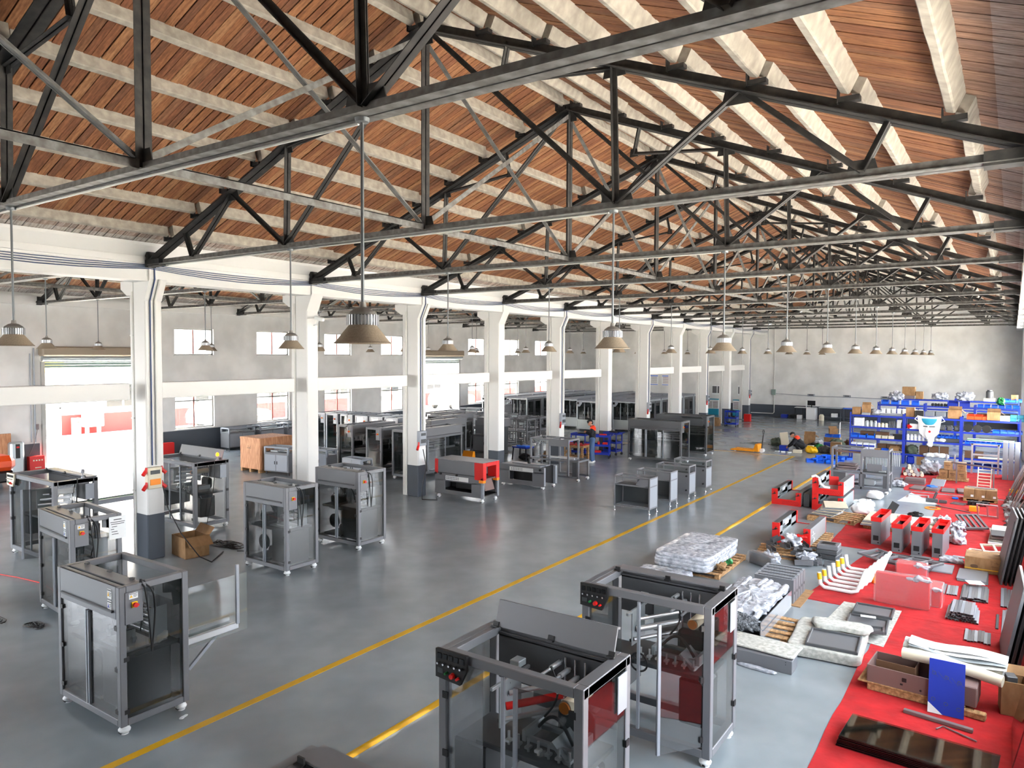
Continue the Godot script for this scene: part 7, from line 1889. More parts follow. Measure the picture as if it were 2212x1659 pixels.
# ------------------------------------------------------------------ people: one skin of metaballs, clothes as their own skins
func skin_net(bones: Array, cell: float, k: float) -> MB:
	var lo := V(9, 9, 9)
	var hi := V(-9, -9, -9)
	for b in bones:
		for e in 2:
			var r: float = b[2 + e] + 0.05
			lo = lo.min(b[e] - V(r, r, r))
			hi = hi.max(b[e] + V(r, r, r))
	var nx := int(ceil((hi.x - lo.x) / cell)) + 1
	var ny := int(ceil((hi.y - lo.y) / cell)) + 1
	var nz := int(ceil((hi.z - lo.z) / cell)) + 1
	var f := PackedFloat32Array()
	f.resize(nx * ny * nz)
	f.fill(1.0)
	for b in bones:
		var a: Vector3 = b[0]
		var d: Vector3 = b[1] - b[0]
		var dd := maxf(d.dot(d), 1e-9)
		var rm: float = maxf(b[2], b[3]) + k + 2 * cell
		var l: Vector3 = ((b[0] as Vector3).min(b[1]) - V(rm, rm, rm) - lo) / cell
		var h: Vector3 = ((b[0] as Vector3).max(b[1]) + V(rm, rm, rm) - lo) / cell
		for z in range(maxi(0, int(l.z)), mini(nz, int(h.z) + 2)):
			for y in range(maxi(0, int(l.y)), mini(ny, int(h.y) + 2)):
				for x in range(maxi(0, int(l.x)), mini(nx, int(h.x) + 2)):
					var p := lo + V(x, y, z) * cell
					var t := clampf((p - a).dot(d) / dd, 0, 1)
					var s: float = (p - a - d * t).length() - lerpf(b[2], b[3], t)
					var i := (z * ny + y) * nx + x
					var o := f[i]
					var m := maxf(k - absf(o - s), 0.0) / k
					f[i] = minf(o, s) - m * m * k * 0.25
	var id := PackedInt32Array()
	id.resize(nx * ny * nz)
	id.fill(-1)
	var vs := PackedVector3Array()
	var ns := PackedVector3Array()
	for z in nz - 1:
		for y in ny - 1:
			for x in nx - 1:
				var i := (z * ny + y) * nx + x
				var c := [f[i], f[i + 1], f[i + nx], f[i + nx + 1], f[i + nx * ny], f[i + nx * ny + 1], f[i + nx * ny + nx], f[i + nx * ny + nx + 1]]
				var neg := 0
				for q in c:
					if q < 0: neg += 1
				if neg == 0 or neg == 8:
					continue
				var p := Vector3()
				var cnt := 0
				for e in [[0, 1], [2, 3], [4, 5], [6, 7], [0, 2], [1, 3], [4, 6], [5, 7], [0, 4], [1, 5], [2, 6], [3, 7]]:
					var u: float = c[e[0]]
					var w: float = c[e[1]]
					if (u < 0) != (w < 0):
						var t := u / (u - w)
						var pa := V(e[0] & 1, (e[0] >> 1) & 1, e[0] >> 2)
						var pb := V(e[1] & 1, (e[1] >> 1) & 1, e[1] >> 2)
						p += pa.lerp(pb, t)
						cnt += 1
				id[i] = vs.size()
				vs.append(lo + (V(x, y, z) + p / cnt) * cell)
				ns.append(V(c[1] + c[3] + c[5] + c[7] - c[0] - c[2] - c[4] - c[6], c[2] + c[3] + c[6] + c[7] - c[0] - c[1] - c[4] - c[5], c[4] + c[5] + c[6] + c[7] - c[0] - c[1] - c[2] - c[3]).normalized())
	var mb := MB.new()
	var st := [1, nx, nx * ny]
	for z in range(1, nz - 1):
		for y in range(1, ny - 1):
			for x in range(1, nx - 1):
				var i := (z * ny + y) * nx + x
				for ax in 3:
					var s0 := f[i] < 0
					if s0 == (f[i + st[ax]] < 0):
						continue
					var u: int = st[(ax + 1) % 3]
					var w: int = st[(ax + 2) % 3]
					var q := [id[i], id[i - u], id[i - u - w], id[i - w]]
					if q.min() < 0:
						continue
					if not s0:
						q.reverse()
					mb.tri(vs[q[0]], vs[q[1]], vs[q[2]], ns[q[0]], ns[q[1]], ns[q[2]])
					mb.tri(vs[q[0]], vs[q[2]], vs[q[3]], ns[q[0]], ns[q[2]], ns[q[3]])
	return mb

func grow(bones: Array, r: float) -> Array:
	var o := []
	for b in bones:
		o.append([b[0], b[1], b[2] + r, b[3] + r])
	return o

func hand(o: Node, wrist: Vector3, dir: Vector3, palm_n: Vector3, side: float) -> void:
	var d := dir.normalized()
	var n := palm_n.normalized()
	var s := d.cross(n).normalized() * side
	var b := [[wrist, wrist + d * 0.05, 0.024, 0.03], [wrist + d * 0.05 - s * 0.012, wrist + d * 0.085 - s * 0.02, 0.016, 0.012], [wrist + d * 0.05 + s * 0.012, wrist + d * 0.085 + s * 0.02, 0.016, 0.012]]
	for k in 4:
		var r0 := wrist + d * 0.085 + s * (-0.03 + 0.02 * k)
		var L: float = [0.036, 0.044, 0.041, 0.033][k]
		var r1: Vector3 = r0 + d * L + n * 0.012
		b.append([r0, r1, 0.0095, 0.009])
		b.append([r1, r1 + (d * 0.4 + n).normalized() * L * 0.8, 0.009, 0.0075])
	b.append([wrist + d * 0.03 - s * 0.026, wrist + d * 0.062 - s * 0.052 + n * 0.01, 0.012, 0.011])
	b.append([wrist + d * 0.062 - s * 0.052 + n * 0.01, wrist + d * 0.09 - s * 0.045 + n * 0.03, 0.011, 0.009])
	part(o, "hand", skin_net(b, 0.006, 0.006), M.skin)

func head_on(o: Node, c: Vector3, fwd: Vector3) -> void:
	# face details and hair round the head that the body skin carries; c is the middle of the head
	var f := fwd.normalized()
	var r := Vector3.UP.cross(f).normalized()
	var u := f.cross(r).normalized()
	var h := part(o, "face", MB.new().blob(c + f * 0.1 - u * 0.015, V(0.03, 0.045, 0.035), 1.0, 0.0, 1, 1, 10, 8).blob(c + r * 0.077, V(0.018, 0.06, 0.035), 1.0, 0.0, 1, 1, 10, 8).blob(c - r * 0.077, V(0.018, 0.06, 0.035), 1.0, 0.0, 1, 1, 10, 8), M.skin)
	part(h, "eyes", MB.new().blob(c + f * 0.088 + r * 0.032 + u * 0.012, V(0.022, 0.012, 0.014), 1.0, 0.0, 1, 1, 8, 6).blob(c + f * 0.088 - r * 0.032 + u * 0.012, V(0.022, 0.012, 0.014), 1.0, 0.0, 1, 1, 8, 6), M.hair)
	part(h, "mouth", MB.new().blob(c + f * 0.09 - u * 0.055, V(0.045, 0.01, 0.012), 1.0, 0.0, 1, 1, 8, 6), M.mauve)
	part(o, "hair", skin_net([[c + u * 0.055 - f * 0.02, c + u * 0.05 + f * 0.045, 0.078, 0.058], [c - f * 0.045 + u * 0.02, c - f * 0.04 - u * 0.03, 0.078, 0.07], [c + u * 0.085 + f * 0.03, c + u * 0.09 + f * 0.06, 0.035, 0.03]], 0.01, 0.02), M.hair)

func people() -> void:
	var o := thing("person", "standing worker in navy jacket with orange shoulders and jeans, looking down at his hands", "person", V(-13.53, 0, -25.25), -62)
	var legs := []
	for s in [-1.0, 1.0]:
		var z: float = 0.03 * s
		legs += [[V(s * 0.09, 0.9, 0), V(s * 0.1, 0.5, 0.02 + z), 0.085, 0.06], [V(s * 0.1, 0.5, 0.02 + z), V(s * 0.11, 0.1, -0.02 + z), 0.058, 0.042], [V(s * 0.11, 0.05, -0.04 + z), V(s * 0.115, 0.035, 0.13 + z), 0.042, 0.032]]
	var torso := [[V(-0.07, 0.93, 0), V(0.07, 0.93, 0), 0.105, 0.105], [V(0, 0.95, 0), V(0, 1.12, 0.0), 0.12, 0.115], [V(-0.06, 1.22, 0.0), V(0.06, 1.22, 0.0), 0.11, 0.11], [V(-0.1, 1.34, -0.01), V(0.1, 1.34, -0.01), 0.085, 0.085]]
	var arms := []
	for s in [-1.0, 1.0]:
		arms += [[V(s * 0.17, 1.37, 0), V(s * 0.22, 1.12, 0.03), 0.058, 0.045], [V(s * 0.22, 1.12, 0.03), V(s * 0.07, 1.19, 0.22), 0.044, 0.032]]
	var head := [[V(0, 1.38, 0.0), V(0, 1.49, 0.05), 0.055, 0.052], [V(0, 1.6, 0.08), V(0, 1.56, 0.1), 0.09, 0.075], [V(0, 1.51, 0.13), V(0, 1.54, 0.12), 0.045, 0.05]]
	part(o, "body", skin_net(torso + arms + legs + head, 0.013, 0.035), M.skin)
	var yoke := grow([[V(-0.15, 1.385, -0.012), V(0.15, 1.385, -0.012), 0.075, 0.075], [V(-0.08, 1.35, -0.02), V(0.08, 1.35, -0.02), 0.092, 0.092]], 0.022)
	part(o, "jacket", skin_net(grow(torso.slice(1) + arms, 0.016), 0.014, 0.04), M.navy)
	part(o, "orange_shoulders", skin_net(yoke, 0.014, 0.03), M.hi_orange)
	part(o, "collar", MB.new().lathe([[0.075, 0.0], [0.07, 0.05], [0.062, 0.05], [0.066, 0.0]], 16, V(0, 1.43, 0.015), Basis(Vector3.RIGHT, 0.3)), M.navy)
	part(o, "jeans", skin_net(grow(torso.slice(0, 1) + [legs[0], legs[1], legs[3], legs[4]], 0.012), 0.014, 0.03), M.jean)
	part(o, "shoes", skin_net(grow([legs[2], legs[5]], 0.012), 0.012, 0.02), M.white)
	head_on(o, V(0, 1.59, 0.09), V(0, -0.55, 0.85))
	hand(o, V(0.07, 1.19, 0.22), V(-0.5, 0.3, 0.8), V(-0.8, 0.1, -0.3), 1.0)
	hand(o, V(-0.07, 1.19, 0.22), V(0.5, 0.3, 0.8), V(0.8, 0.1, -0.3), -1.0)
	# crouching worker
	o = thing("person", "crouching worker in navy jacket with orange shoulders, sorting among the bags", "person", V(-7.75, 0, -33.75), -75)
	legs = []
	for s in [-1.0, 1.0]:
		legs += [[V(s * 0.09, 0.24, -0.14), V(s * 0.15, 0.46, 0.2), 0.09, 0.065], [V(s * 0.15, 0.46, 0.2), V(s * 0.12, 0.09, 0.02), 0.06, 0.042], [V(s * 0.12, 0.05, 0.0), V(s * 0.13, 0.035, 0.17), 0.042, 0.032]]
	torso = [[V(-0.07, 0.24, -0.15), V(0.07, 0.24, -0.15), 0.105, 0.105], [V(0, 0.28, -0.14), V(0, 0.42, -0.04), 0.12, 0.115], [V(-0.06, 0.5, 0.03), V(0.06, 0.5, 0.03), 0.11, 0.11], [V(-0.1, 0.58, 0.1), V(0.1, 0.58, 0.1), 0.085, 0.085]]
	arms = []
	for s in [-1.0, 1.0]:
		arms += [[V(s * 0.17, 0.58, 0.12), V(s * 0.24, 0.36, 0.26), 0.056, 0.045], [V(s * 0.24, 0.36, 0.26), V(s * 0.1, 0.22, 0.42), 0.044, 0.032]]
	head = [[V(0, 0.6, 0.12), V(0, 0.67, 0.2), 0.055, 0.052], [V(0, 0.75, 0.25), V(0, 0.71, 0.28), 0.088, 0.075], [V(0, 0.66, 0.3), V(0, 0.68, 0.3), 0.045, 0.05]]
	part(o, "body", skin_net(torso + arms + legs + head, 0.013, 0.035), M.skin)
	part(o, "jacket", skin_net(grow(torso.slice(1) + arms, 0.018), 0.014, 0.04), M.navy)
	part(o, "orange_shoulders", skin_net(grow([[V(-0.15, 0.61, 0.1), V(0.15, 0.61, 0.1), 0.075, 0.075], [V(-0.08, 0.6, 0.06), V(0.08, 0.6, 0.06), 0.085, 0.085]], 0.02), 0.014, 0.03), M.hi_orange)
	part(o, "trousers", skin_net(grow(torso.slice(0, 1) + [legs[0], legs[1], legs[3], legs[4]], 0.013), 0.014, 0.03), M.navy)
	part(o, "shoes", skin_net(grow([legs[2], legs[5]], 0.012), 0.012, 0.02), M.black)
	head_on(o, V(0, 0.74, 0.26), V(0, -0.6, 0.8))
	hand(o, V(0.1, 0.22, 0.42), V(-0.3, -0.5, 0.7), V(-0.7, -0.3, -0.3), 1.0)
	hand(o, V(-0.1, 0.22, 0.42), V(0.3, -0.5, 0.7), V(0.7, -0.3, -0.3), -1.0)

# ------------------------------------------------------------------ everything else on the floor and the walls
func tool_cart(label: String, at: Vector3, turn: float) -> void:
	var o := thing("tool_cart", label, "cart", at, turn, "blue tool carts")
	for sx in [-1.0, 1.0]:
		for sz in [-1.0, 1.0]:
			part(o, "post", MB.new().cbox(V(sx * 0.33, 0.5, sz * 0.2), V(0.04, 0.82, 0.04), 0.004), M.blue)
			part(o, "wheel", MB.new().cyl(V(sx * 0.33 - 0.02, 0.06, sz * 0.2), V(sx * 0.33 + 0.02, 0.06, sz * 0.2), 0.06, 14), M.rubber)
	for y in [0.16, 0.5, 0.88]:
		part(o, "tray", MB.new().cbox(V(0, y, 0), V(0.7, 0.02, 0.44), 0.004).cbox(V(0, y + 0.04, 0.215), V(0.7, 0.08, 0.012), 0.003).cbox(V(0, y + 0.04, -0.215), V(0.7, 0.08, 0.012), 0.003).cbox(V(0.345, y + 0.04, 0), V(0.012, 0.08, 0.43), 0.003).cbox(V(-0.345, y + 0.04, 0), V(0.012, 0.08, 0.43), 0.003), M.blue)
	part(o, "push_handle", MB.new().tube([V(0.35, 0.9, 0.2), V(0.48, 0.98, 0.2), V(0.48, 0.98, -0.2), V(0.35, 0.9, -0.2)], 0.014, 8), M.blue)
	part(o, "contents", MB.new().cbox(V(-0.15, 0.24, 0), V(0.24, 0.14, 0.24), 0.01).cbox(V(0.14, 0.58, 0.02), V(0.2, 0.14, 0.2), 0.02).cyl(V(-0.12, 0.51, 0.04), V(-0.12, 0.68, 0.04), 0.05, 10).cbox(V(0.05, 0.94, 0), V(0.3, 0.1, 0.2), 0.02), M.red if turn > 0 else M.black)

func floor_things() -> void:
	var o: Node3D
	# pallet truck
	o = thing("pallet_truck", "yellow hand pallet truck with black handle on the open floor", "pallet truck", V(-9.55, 0, -32.45), -4)
	for s in [-1.0, 1.0]:
		part(o, "fork", MB.new().prism([[-0.78, 0.05], [-0.72, 0.02], [0.32, 0.02], [0.32, 0.1], [-0.62, 0.1]], 0.16, Basis(), V(0, 0.02, s * 0.19)), M.jack_yellow)
		part(o, "fork_roller", MB.new().cyl(V(-0.55, 0.04, s * 0.19 - 0.04), V(-0.55, 0.04, s * 0.19 + 0.04), 0.04, 12), M.white)
	part(o, "pump_frame", MB.new().prism([[0.24, 0.05], [0.5, 0.05], [0.46, 0.36], [0.36, 0.38]], 0.5, Basis(), V(0, 0, 0)), M.jack_yellow)
	part(o, "steer_wheel", MB.new().cyl(V(0.58, 0.09, -0.1), V(0.58, 0.09, -0.04), 0.09, 16).cyl(V(0.58, 0.09, 0.04), V(0.58, 0.09, 0.1), 0.09, 16), M.white)
	part(o, "handle_pole", MB.new().cyl(V(0.56, 0.18, 0), V(0.62, 0.78, 0), 0.026, 10), M.black)
	var loop := []
	for i in 21:
		var a := TAU * i / 20
		loop.append(V(0.63, 0.9 + 0.11 * sin(a), 0.1 * cos(a) * (1.0 if sin(a) > 0 else 0.75)))
	part(o, "handle_loop", MB.new().tube(loop, 0.016, 8), M.black)
	# second pallet truck handle by the third column
	o = thing("pallet_truck", "black-handled pallet truck parked between machines by the third column", "pallet truck", V(-17.9, 0, -22.6), 90)
	for s in [-1.0, 1.0]:
		part(o, "fork", MB.new().prism([[-0.78, 0.05], [-0.72, 0.02], [0.32, 0.02], [0.32, 0.1], [-0.62, 0.1]], 0.16, Basis(), V(0, 0.02, s * 0.19)), M.jack_yellow)
	part(o, "pump_frame", MB.new().prism([[0.24, 0.05], [0.5, 0.05], [0.46, 0.36], [0.36, 0.38]], 0.5, Basis(), V(0, 0, 0)), M.jack_yellow)
	part(o, "handle_pole", MB.new().cyl(V(0.5, 0.3, 0), V(0.52, 1.0, 0), 0.026, 10), M.black)
	part(o, "handle_loop", MB.new().tube(loop, 0.016, 8), M.black).position = V(-0.1, 0.2, 0)
	# bags, boxes and bins round the crouching worker
	var pl := [[M.camo, 0.7, 0.36, 0.5, -9.05, -35.3, "camouflage-green sack at the left of the bag heap"], [M.navy, 0.5, 0.3, 0.5, -8.2, -35.6, "dark cloth bag behind the crouching worker"], [M.camo, 0.8, 0.4, 0.6, -6.6, -35.9, "big camouflage bag at the right of the heap"], [M.black, 0.8, 0.3, 0.6, -7.3, -34.8, "black bag in the middle of the heap"], [M.green, 0.4, 0.3, 0.4, -7.0, -34.4, "green cloth in the middle of the heap"], [M.yellow, 0.5, 0.3, 0.4, -7.15, -33.5, "yellow-brown bag right of the crouching worker"], [M.grey_dark, 0.5, 0.28, 0.4, -6.75, -34.2, "grey cloth bundle before the brown carton"], [M.cream, 0.34, 0.24, 0.3, -6.5, -34.7, "cream sack beside the brown carton"], [M.plastic_wrap, 0.5, 0.3, 0.4, -7.4, -36.2, "white film bag at the back of the heap"], [M.brown, 0.5, 0.4, 0.5, -6.1, -36.3, "brown sack at the right end of the heap"]]
	for i in pl.size():
		var q: Array = pl[i]
		solo("cloth_bag", MB.new().blob(V(0, q[2] * 0.48, 0), V(q[1], q[2], q[3]), 0.85, 0.06, 5.0, 200 + i, 34, 16, Basis(), 0.0), q[0], q[6], "bag", V(q[4], 0, q[5]), 30 * i, "bags in the heap")
	o = bxo("paper_sack", M.cream, "tall cream paper sack standing left of the crouching worker", "sack", -8.75, -8.4, 0.0, 0.7, -34.9, -34.72, "", 14)
	o.rotation_degrees.z = 8
	carton("tall brown carton at the right front of the bag heap", V(-6.25, 0, -33.95), V(0.42, 0.5, 0.4), 4)
	carton("brown carton at the back of the bag heap", V(-8.0, 0, -37.0), V(0.5, 0.45, 0.4), 10, true)
	carton("dark carton under the two blue bins on the heap", V(-6.95, 0, -36.9), V(0.7, 0.4, 0.4), 0)
	row_of("blue_bin", bin_mesh(0.3, 0.14, 0.3), M.bin_blue, 2, -7.12, 0.34, 0.405, -36.9, "light blue bin", "bin", "on the dark carton of the heap")
	carton("tan carton on the highest part of the heap", V(-6.95, 0.55, -37.0), V(0.36, 0.26, 0.3), 20, true)
	bxo("blue_crate", M.blue, "dark blue crate in front of the crouching worker", "crate", -8.55, -8.2, 0.0, 0.24, -33.85, -33.6)
	bxo("foam_block", M.cream, "pair of cream blocks at the crouching worker's knees", "block", -7.85, -7.5, 0.0, 0.14, -33.3, -33.1)
	bxo("parts_tub", M.cream, "cream tub right behind the crouching worker", "tub", -7.4, -7.15, 0.0, 0.3, -33.95, -33.75)
	bxo("blue_tub", M.blue, "dark blue tub in the heap behind the green cloth", "tub", -6.95, -6.55, 0.1, 0.36, -35.2, -34.9)
	for k in 3:
		bxo("foam_scrap", M.white, "white scrap on the floor before the crouching worker, %s from the left" % ORD[k], "scrap", -8.6 + 0.25 * k, -8.42 + 0.25 * k, 0.0, 0.04, -33.2, -33.05, "white scraps", 20 * k)
	for k in 6:
		solo("floor_profile", MB.new().cbox(V(0, 0.02, 0), V(1.3 - 0.1 * k, 0.03, 0.05), 0.004), M.grey_dark if k % 2 else M.zinc, "metal offcut beside the pallet truck, %s from the front" % ORD[k], "offcut", V(-10.2 + 0.1 * k, 0, -35.4 - 0.13 * k), 6 - 4 * k, "metal offcuts")
	o = thing("hand_truck", "chrome tube hand truck standing behind the bag heap", "hand truck", V(-6.6, 0, -37.9), 10)
	part(o, "tube_frame", MB.new().tube([V(-0.22, 0.08, 0), V(-0.22, 1.0, -0.12), V(-0.17, 1.06, -0.13), V(0.17, 1.06, -0.13), V(0.22, 1.0, -0.12), V(0.22, 0.08, 0)], 0.016, 8).cyl(V(-0.22, 0.4, -0.04), V(0.22, 0.4, -0.04), 0.014, 8).cyl(V(-0.22, 0.7, -0.08), V(0.22, 0.7, -0.08), 0.014, 8), M.chrome)
	part(o, "toe_plate", MB.new().cbox(V(0, 0.03, 0.14), V(0.46, 0.012, 0.28), 0.003), M.grey)
	part(o, "wheel", MB.new().cyl(V(-0.27, 0.1, -0.05), V(-0.23, 0.1, -0.05), 0.1, 14).cyl(V(0.23, 0.1, -0.05), V(0.27, 0.1, -0.05), 0.1, 14), M.rubber)
	for k in 12:
		var r := int(k / 6.0)
		solo("blue_bin", bin_mesh(0.26, 0.12, 0.34), M.bin_blue, "light blue bin on the floor, %s from the left in the %s row" % [ORD[k % 6], "front" if r == 0 else "back"], "bin", V(-6.62 + 0.2 * (k % 6) + 0.1 * r, 0.0 if k % 2 == 0 else 0.0, -30.7 - 1.25 * r - 0.42 * (k % 2)), [20, -30, 5, 60, -12, 40][k % 6], "blue bins on the floor")
	# standing worker's corner
	o = thing("work_bench", "low timber work bench with red top beside the standing worker", "bench", V(-14.55, 0, -25.75), 0)
	part(o, "bench_top", MB.new().cbox(V(0, 0.56, 0), V(1.0, 0.1, 0.62), 0.006), M.pallet)
	part(o, "red_mat", MB.new().cbox(V(0, 0.63, 0), V(1.0, 0.03, 0.62), 0.004), M.red)
	for sx in [-1.0, 1.0]:
		for sz in [-1.0, 1.0]:
			part(o, "leg", MB.new().cbox(V(sx * 0.42, 0.26, sz * 0.24), V(0.1, 0.52, 0.08), 0.006), M.pallet)
	part(o, "stretcher", MB.new().cbox(V(0, 0.12, 0.24), V(0.76, 0.06, 0.05), 0.005).cbox(V(0, 0.12, -0.24), V(0.76, 0.06, 0.05), 0.005).bar(V(-0.4, 0.2, 0.2), V(-0.2, 0.5, 0.2), 0.05, 0.05), M.pallet)
	for k in 5:
		solo("hand_tool", MB.new().cyl(V(-0.08, 0.09, 0), V(0.1, 0.09, 0), 0.03, 10).cbox(V(-0.05, 0.04, 0), V(0.05, 0.08, 0.05), 0.01), M.bin_blue if k == 1 else M.black, "cordless tool on the red bench mat, %s from the left" % ORD[k], "tool", V(-14.9 + 0.17 * k, 0.646, -25.7 + 0.1 * (k % 2)), 40 * k, "tools on the bench")
	tool_cart("blue tool cart directly behind the standing worker", V(-13.9, 0, -26.75), 20)
	tool_cart("blue tool cart farther behind the standing worker", V(-14.0, 0, -27.95), -10)
	tool_cart("blue tool cart left of the standing worker, behind the bench", V(-14.9, 0, -26.75), 0)
	o = thing("folding_table", "blue splayed folding table with a black bag under it", "table", V(-16.2, 0, -24.35), -8)
	part(o, "table_top", MB.new().cbox(V(0, 0.52, 0), V(0.75, 0.06, 0.5), 0.01), M.blue)
	part(o, "tray", MB.new().cbox(V(0.05, 0.57, 0), V(0.5, 0.05, 0.36), 0.01), M.bin_blue)
	for sx in [-1.0, 1.0]:
		for sz in [-1.0, 1.0]:
			part(o, "leg", MB.new().bar(V(sx * 0.33, 0.5, sz * 0.2), V(sx * 0.37, 0.0, sz * 0.23), 0.04, 0.04), M.navy)
	row_of("thermos", jar_mesh(0.045, 0.22), M.black, 1, -16.25, 0, 0.595, -24.3, "black flask", "flask", "on the blue folding table")
	solo("black_bag", MB.new().blob(V(0, 0.12, 0), V(0.55, 0.26, 0.4), 0.8, 0.03, 5, 230, 30, 14, Basis(), 0.0), M.black, "black bag under the blue folding table", "bag", V(-16.1, 0, -24.4), 0)
	o = thing("pedestal_fan", "black pedestal fan with round wire cage beside the folding table", "fan", V(-15.35, 0, -24.5), 200)
	part(o, "foot", MB.new().lathe([[0, 0], [0.2, 0], [0.2, 0.02], [0.05, 0.05], [0, 0.05]], 20), M.black)
	part(o, "pole", MB.new().cyl(V(0, 0.03, 0), V(0, 0.9, 0), 0.018, 10), M.black)
	part(o, "motor", MB.new().cyl(V(0, 0.92, -0.1), V(0, 0.92, 0.06), 0.07, 14), M.black)
	var cage := MB.new()
	for k in 5:
		var ring := []
		for i in 29:
			var a := TAU * i / 28
			ring.append(V(cos(a) * (0.07 + 0.06 * k), 0.92 + sin(a) * (0.07 + 0.06 * k), 0.2 - 0.012 * k * k * 0.4))
		cage.tube(ring, 0.004, 4)
	for k in 16:
		var a := TAU * k / 16
		cage.cyl(V(cos(a) * 0.05, 0.92 + sin(a) * 0.05, 0.2), V(cos(a) * 0.31, 0.92 + sin(a) * 0.31, 0.12), 0.003, 4)
	part(o, "wire_cage", cage, M.grey_dark)
	for k in 3:
		var a := TAU * k / 3
		part(o, "blade", MB.new().cbox(V(0, 0.15, 0), V(0.12, 0.22, 0.008), 0.003), M.grey).transform = Transform3D(Basis(Vector3(0, 0, 1), a) * Basis(Vector3.UP, 0.4), V(0, 0.92, 0.12))
	carton("long open brown carton lying under the bare portal frame", V(-15.5, 0, -25.1), V(0.55, 0.2, 0.3), 0, true)
	# plywood crate
	o = thing("plywood_crate", "large tan plywood crate on a pallet by the second column", "crate", V(-22.4, 0, -16.75), 0)
	part(o, "body", MB.new().cbox(V(0, 0.68, 0), V(1.14, 1.12, 1.4), 0.01), M.ply)
	part(o, "edge_batten", MB.new().cbox(V(0.575, 0.68, 0.66), V(0.012, 1.12, 0.08), 0.003).cbox(V(0.0, 1.2, 0.705), V(1.14, 0.08, 0.012), 0.003), M.ply)
	for k in 3:
		part(o, "skid", MB.new().cbox(V(-0.5 + 0.5 * k, 0.06, 0), V(0.1, 0.12, 1.4), 0.005), M.pallet)
	part(o, "stencil_mark", MB.new().box(V(-0.05, 0.86, 0.702), V(0.22, 0.02, 0.002)).box(V(-0.1, 0.92, 0.702), V(0.03, 0.03, 0.002)).box(V(0.03, 0.92, 0.702), V(0.03, 0.03, 0.002)), M.brown)
	# carton and cables at the nearest column
	carton("open brown carton at the foot of the nearest column", V(-14.2, 0, -8.7), V(0.66, 0.42, 0.5), -8, true)
	var cl := [[-14.2, -9.6, 0.5, 9, "tangle of black cable on the floor beyond the brown carton"], [-12.4, -5.0, 0.22, 6, "coil of black cable at the left behind the front machine"], [-13.1, -4.7, 0.3, 3, "loose loop of grey cable at the left picture edge"]]
	for q in cl:
		var pts := []
		var n: int = q[3]
		for i in n * 14 + 1:
			var a := TAU * i / 14.0
			var w: float = q[2] * (0.55 + 0.35 * sin(i * 0.37) + 0.1 * cos(i * 0.91))
			pts.append(V(cos(a) * w, 0.012 + 0.006 * (i % 3) + 0.01 * sin(i * 0.5), sin(a * 1.03) * w * 0.7))
		solo("cable_coil", MB.new().tube(pts, 0.008, 5), M.black, q[4], "cable", V(q[0], 0, q[1]), 25)
	solo("floor_cable", MB.new().tube([V(-13.6, 0.01, -9.4), V(-12.9, 0.01, -9.9), V(-12.5, 0.01, -9.3), V(-12.1, 0.01, -9.6), V(-11.9, 0.01, -9.2)], 0.008, 5), M.black, "black cable trailing from the tangle to the standalone machine", "cable", V(0, 0, 0), 0)
	solo("red_hose", MB.new().tube([V(-16.2, 0.012, -5.7), V(-15.3, 0.012, -5.9), V(-14.6, 0.012, -6.0), V(-13.6, 0.012, -5.9)], 0.01, 6), M.red, "thin red hose on the floor at the left edge", "hose", V(0, 0, 0), 0)
	solo("paper_scrap", MB.new().blob(V(0, 0.008, 0), V(0.05, 0.016, 0.13), 0.8, 0.01, 9, 3, 16, 8), M.white, "scrap of white paper on the floor by the front machine", "paper", V(-7.86, 0, -4.7), 20)
	o = thing("belt_conveyor", "narrow green belt conveyor on pale legs beyond the far-left machine", "conveyor", V(-16.95, 0, -8.62), 0)
	part(o, "green_belt", MB.new().cbox(V(0, 0.9, 0), V(0.2, 0.03, 1.7), 0.01), M.green)
	part(o, "side_rail", MB.new().cbox(V(-0.12, 0.88, 0), V(0.02, 0.1, 1.7), 0.004).cbox(V(0.12, 0.88, 0), V(0.02, 0.1, 1.7), 0.004), M.grey_light)
	for s in [-1.0, 1.0]:
		part(o, "leg", MB.new().cbox(V(-0.1, 0.44, s * 0.7), V(0.04, 0.86, 0.04), 0.004).cbox(V(0.1, 0.44, s * 0.7), V(0.04, 0.86, 0.04), 0.004).cbox(V(0, 0.3, s * 0.7), V(0.2, 0.04, 0.04), 0.004), M.grey_light)
	# left wall
	o = thing("extinguisher_box", "red fire extinguisher box beside the nearer roller door", "box", V(-28.8, 0, -11.75), 90)
	part(o, "body", MB.new().cbox(V(0, 0.26, 0), V(0.5, 0.52, 0.24), 0.01), M.red)
	part(o, "print", MB.new().box(V(-0.12, 0.38, 0.121), V(0.05, 0.05, 0.002)).box(V(-0.03, 0.38, 0.121), V(0.05, 0.05, 0.002)).box(V(0.06, 0.38, 0.121), V(0.05, 0.05, 0.002)).box(V(0.15, 0.38, 0.121), V(0.05, 0.05, 0.002)).box(V(0.02, 0.12, 0.121), V(0.2, 0.03, 0.002)), M.cream)
	o = thing("extinguisher_box", "red fire extinguisher box beyond the nearer roller door, under the window", "box", V(-28.85, 0, -16.7), 90)
	part(o, "body", MB.new().cbox(V(0, 0.26, 0), V(0.5, 0.52, 0.24), 0.01), M.red)
	o = thing("extinguisher_box", "red fire extinguisher box at the farther roller door", "box", V(-28.85, 0, -36.6), 90)
	part(o, "body", MB.new().cbox(V(0, 0.26, 0), V(0.5, 0.52, 0.24), 0.01), M.red)
	o = thing("charger_cabinet", "silver cabinet with black control strip by the left wall", "charger", V(-28.75, 0, -11.1), 90)
	part(o, "body", MB.new().cbox(V(0, 0.55, 0), V(0.44, 1.1, 0.3), 0.06), M.zinc)
	part(o, "control_strip", MB.new().cbox(V(0.0, 0.78, 0.155), V(0.14, 0.5, 0.015), 0.004), M.black)
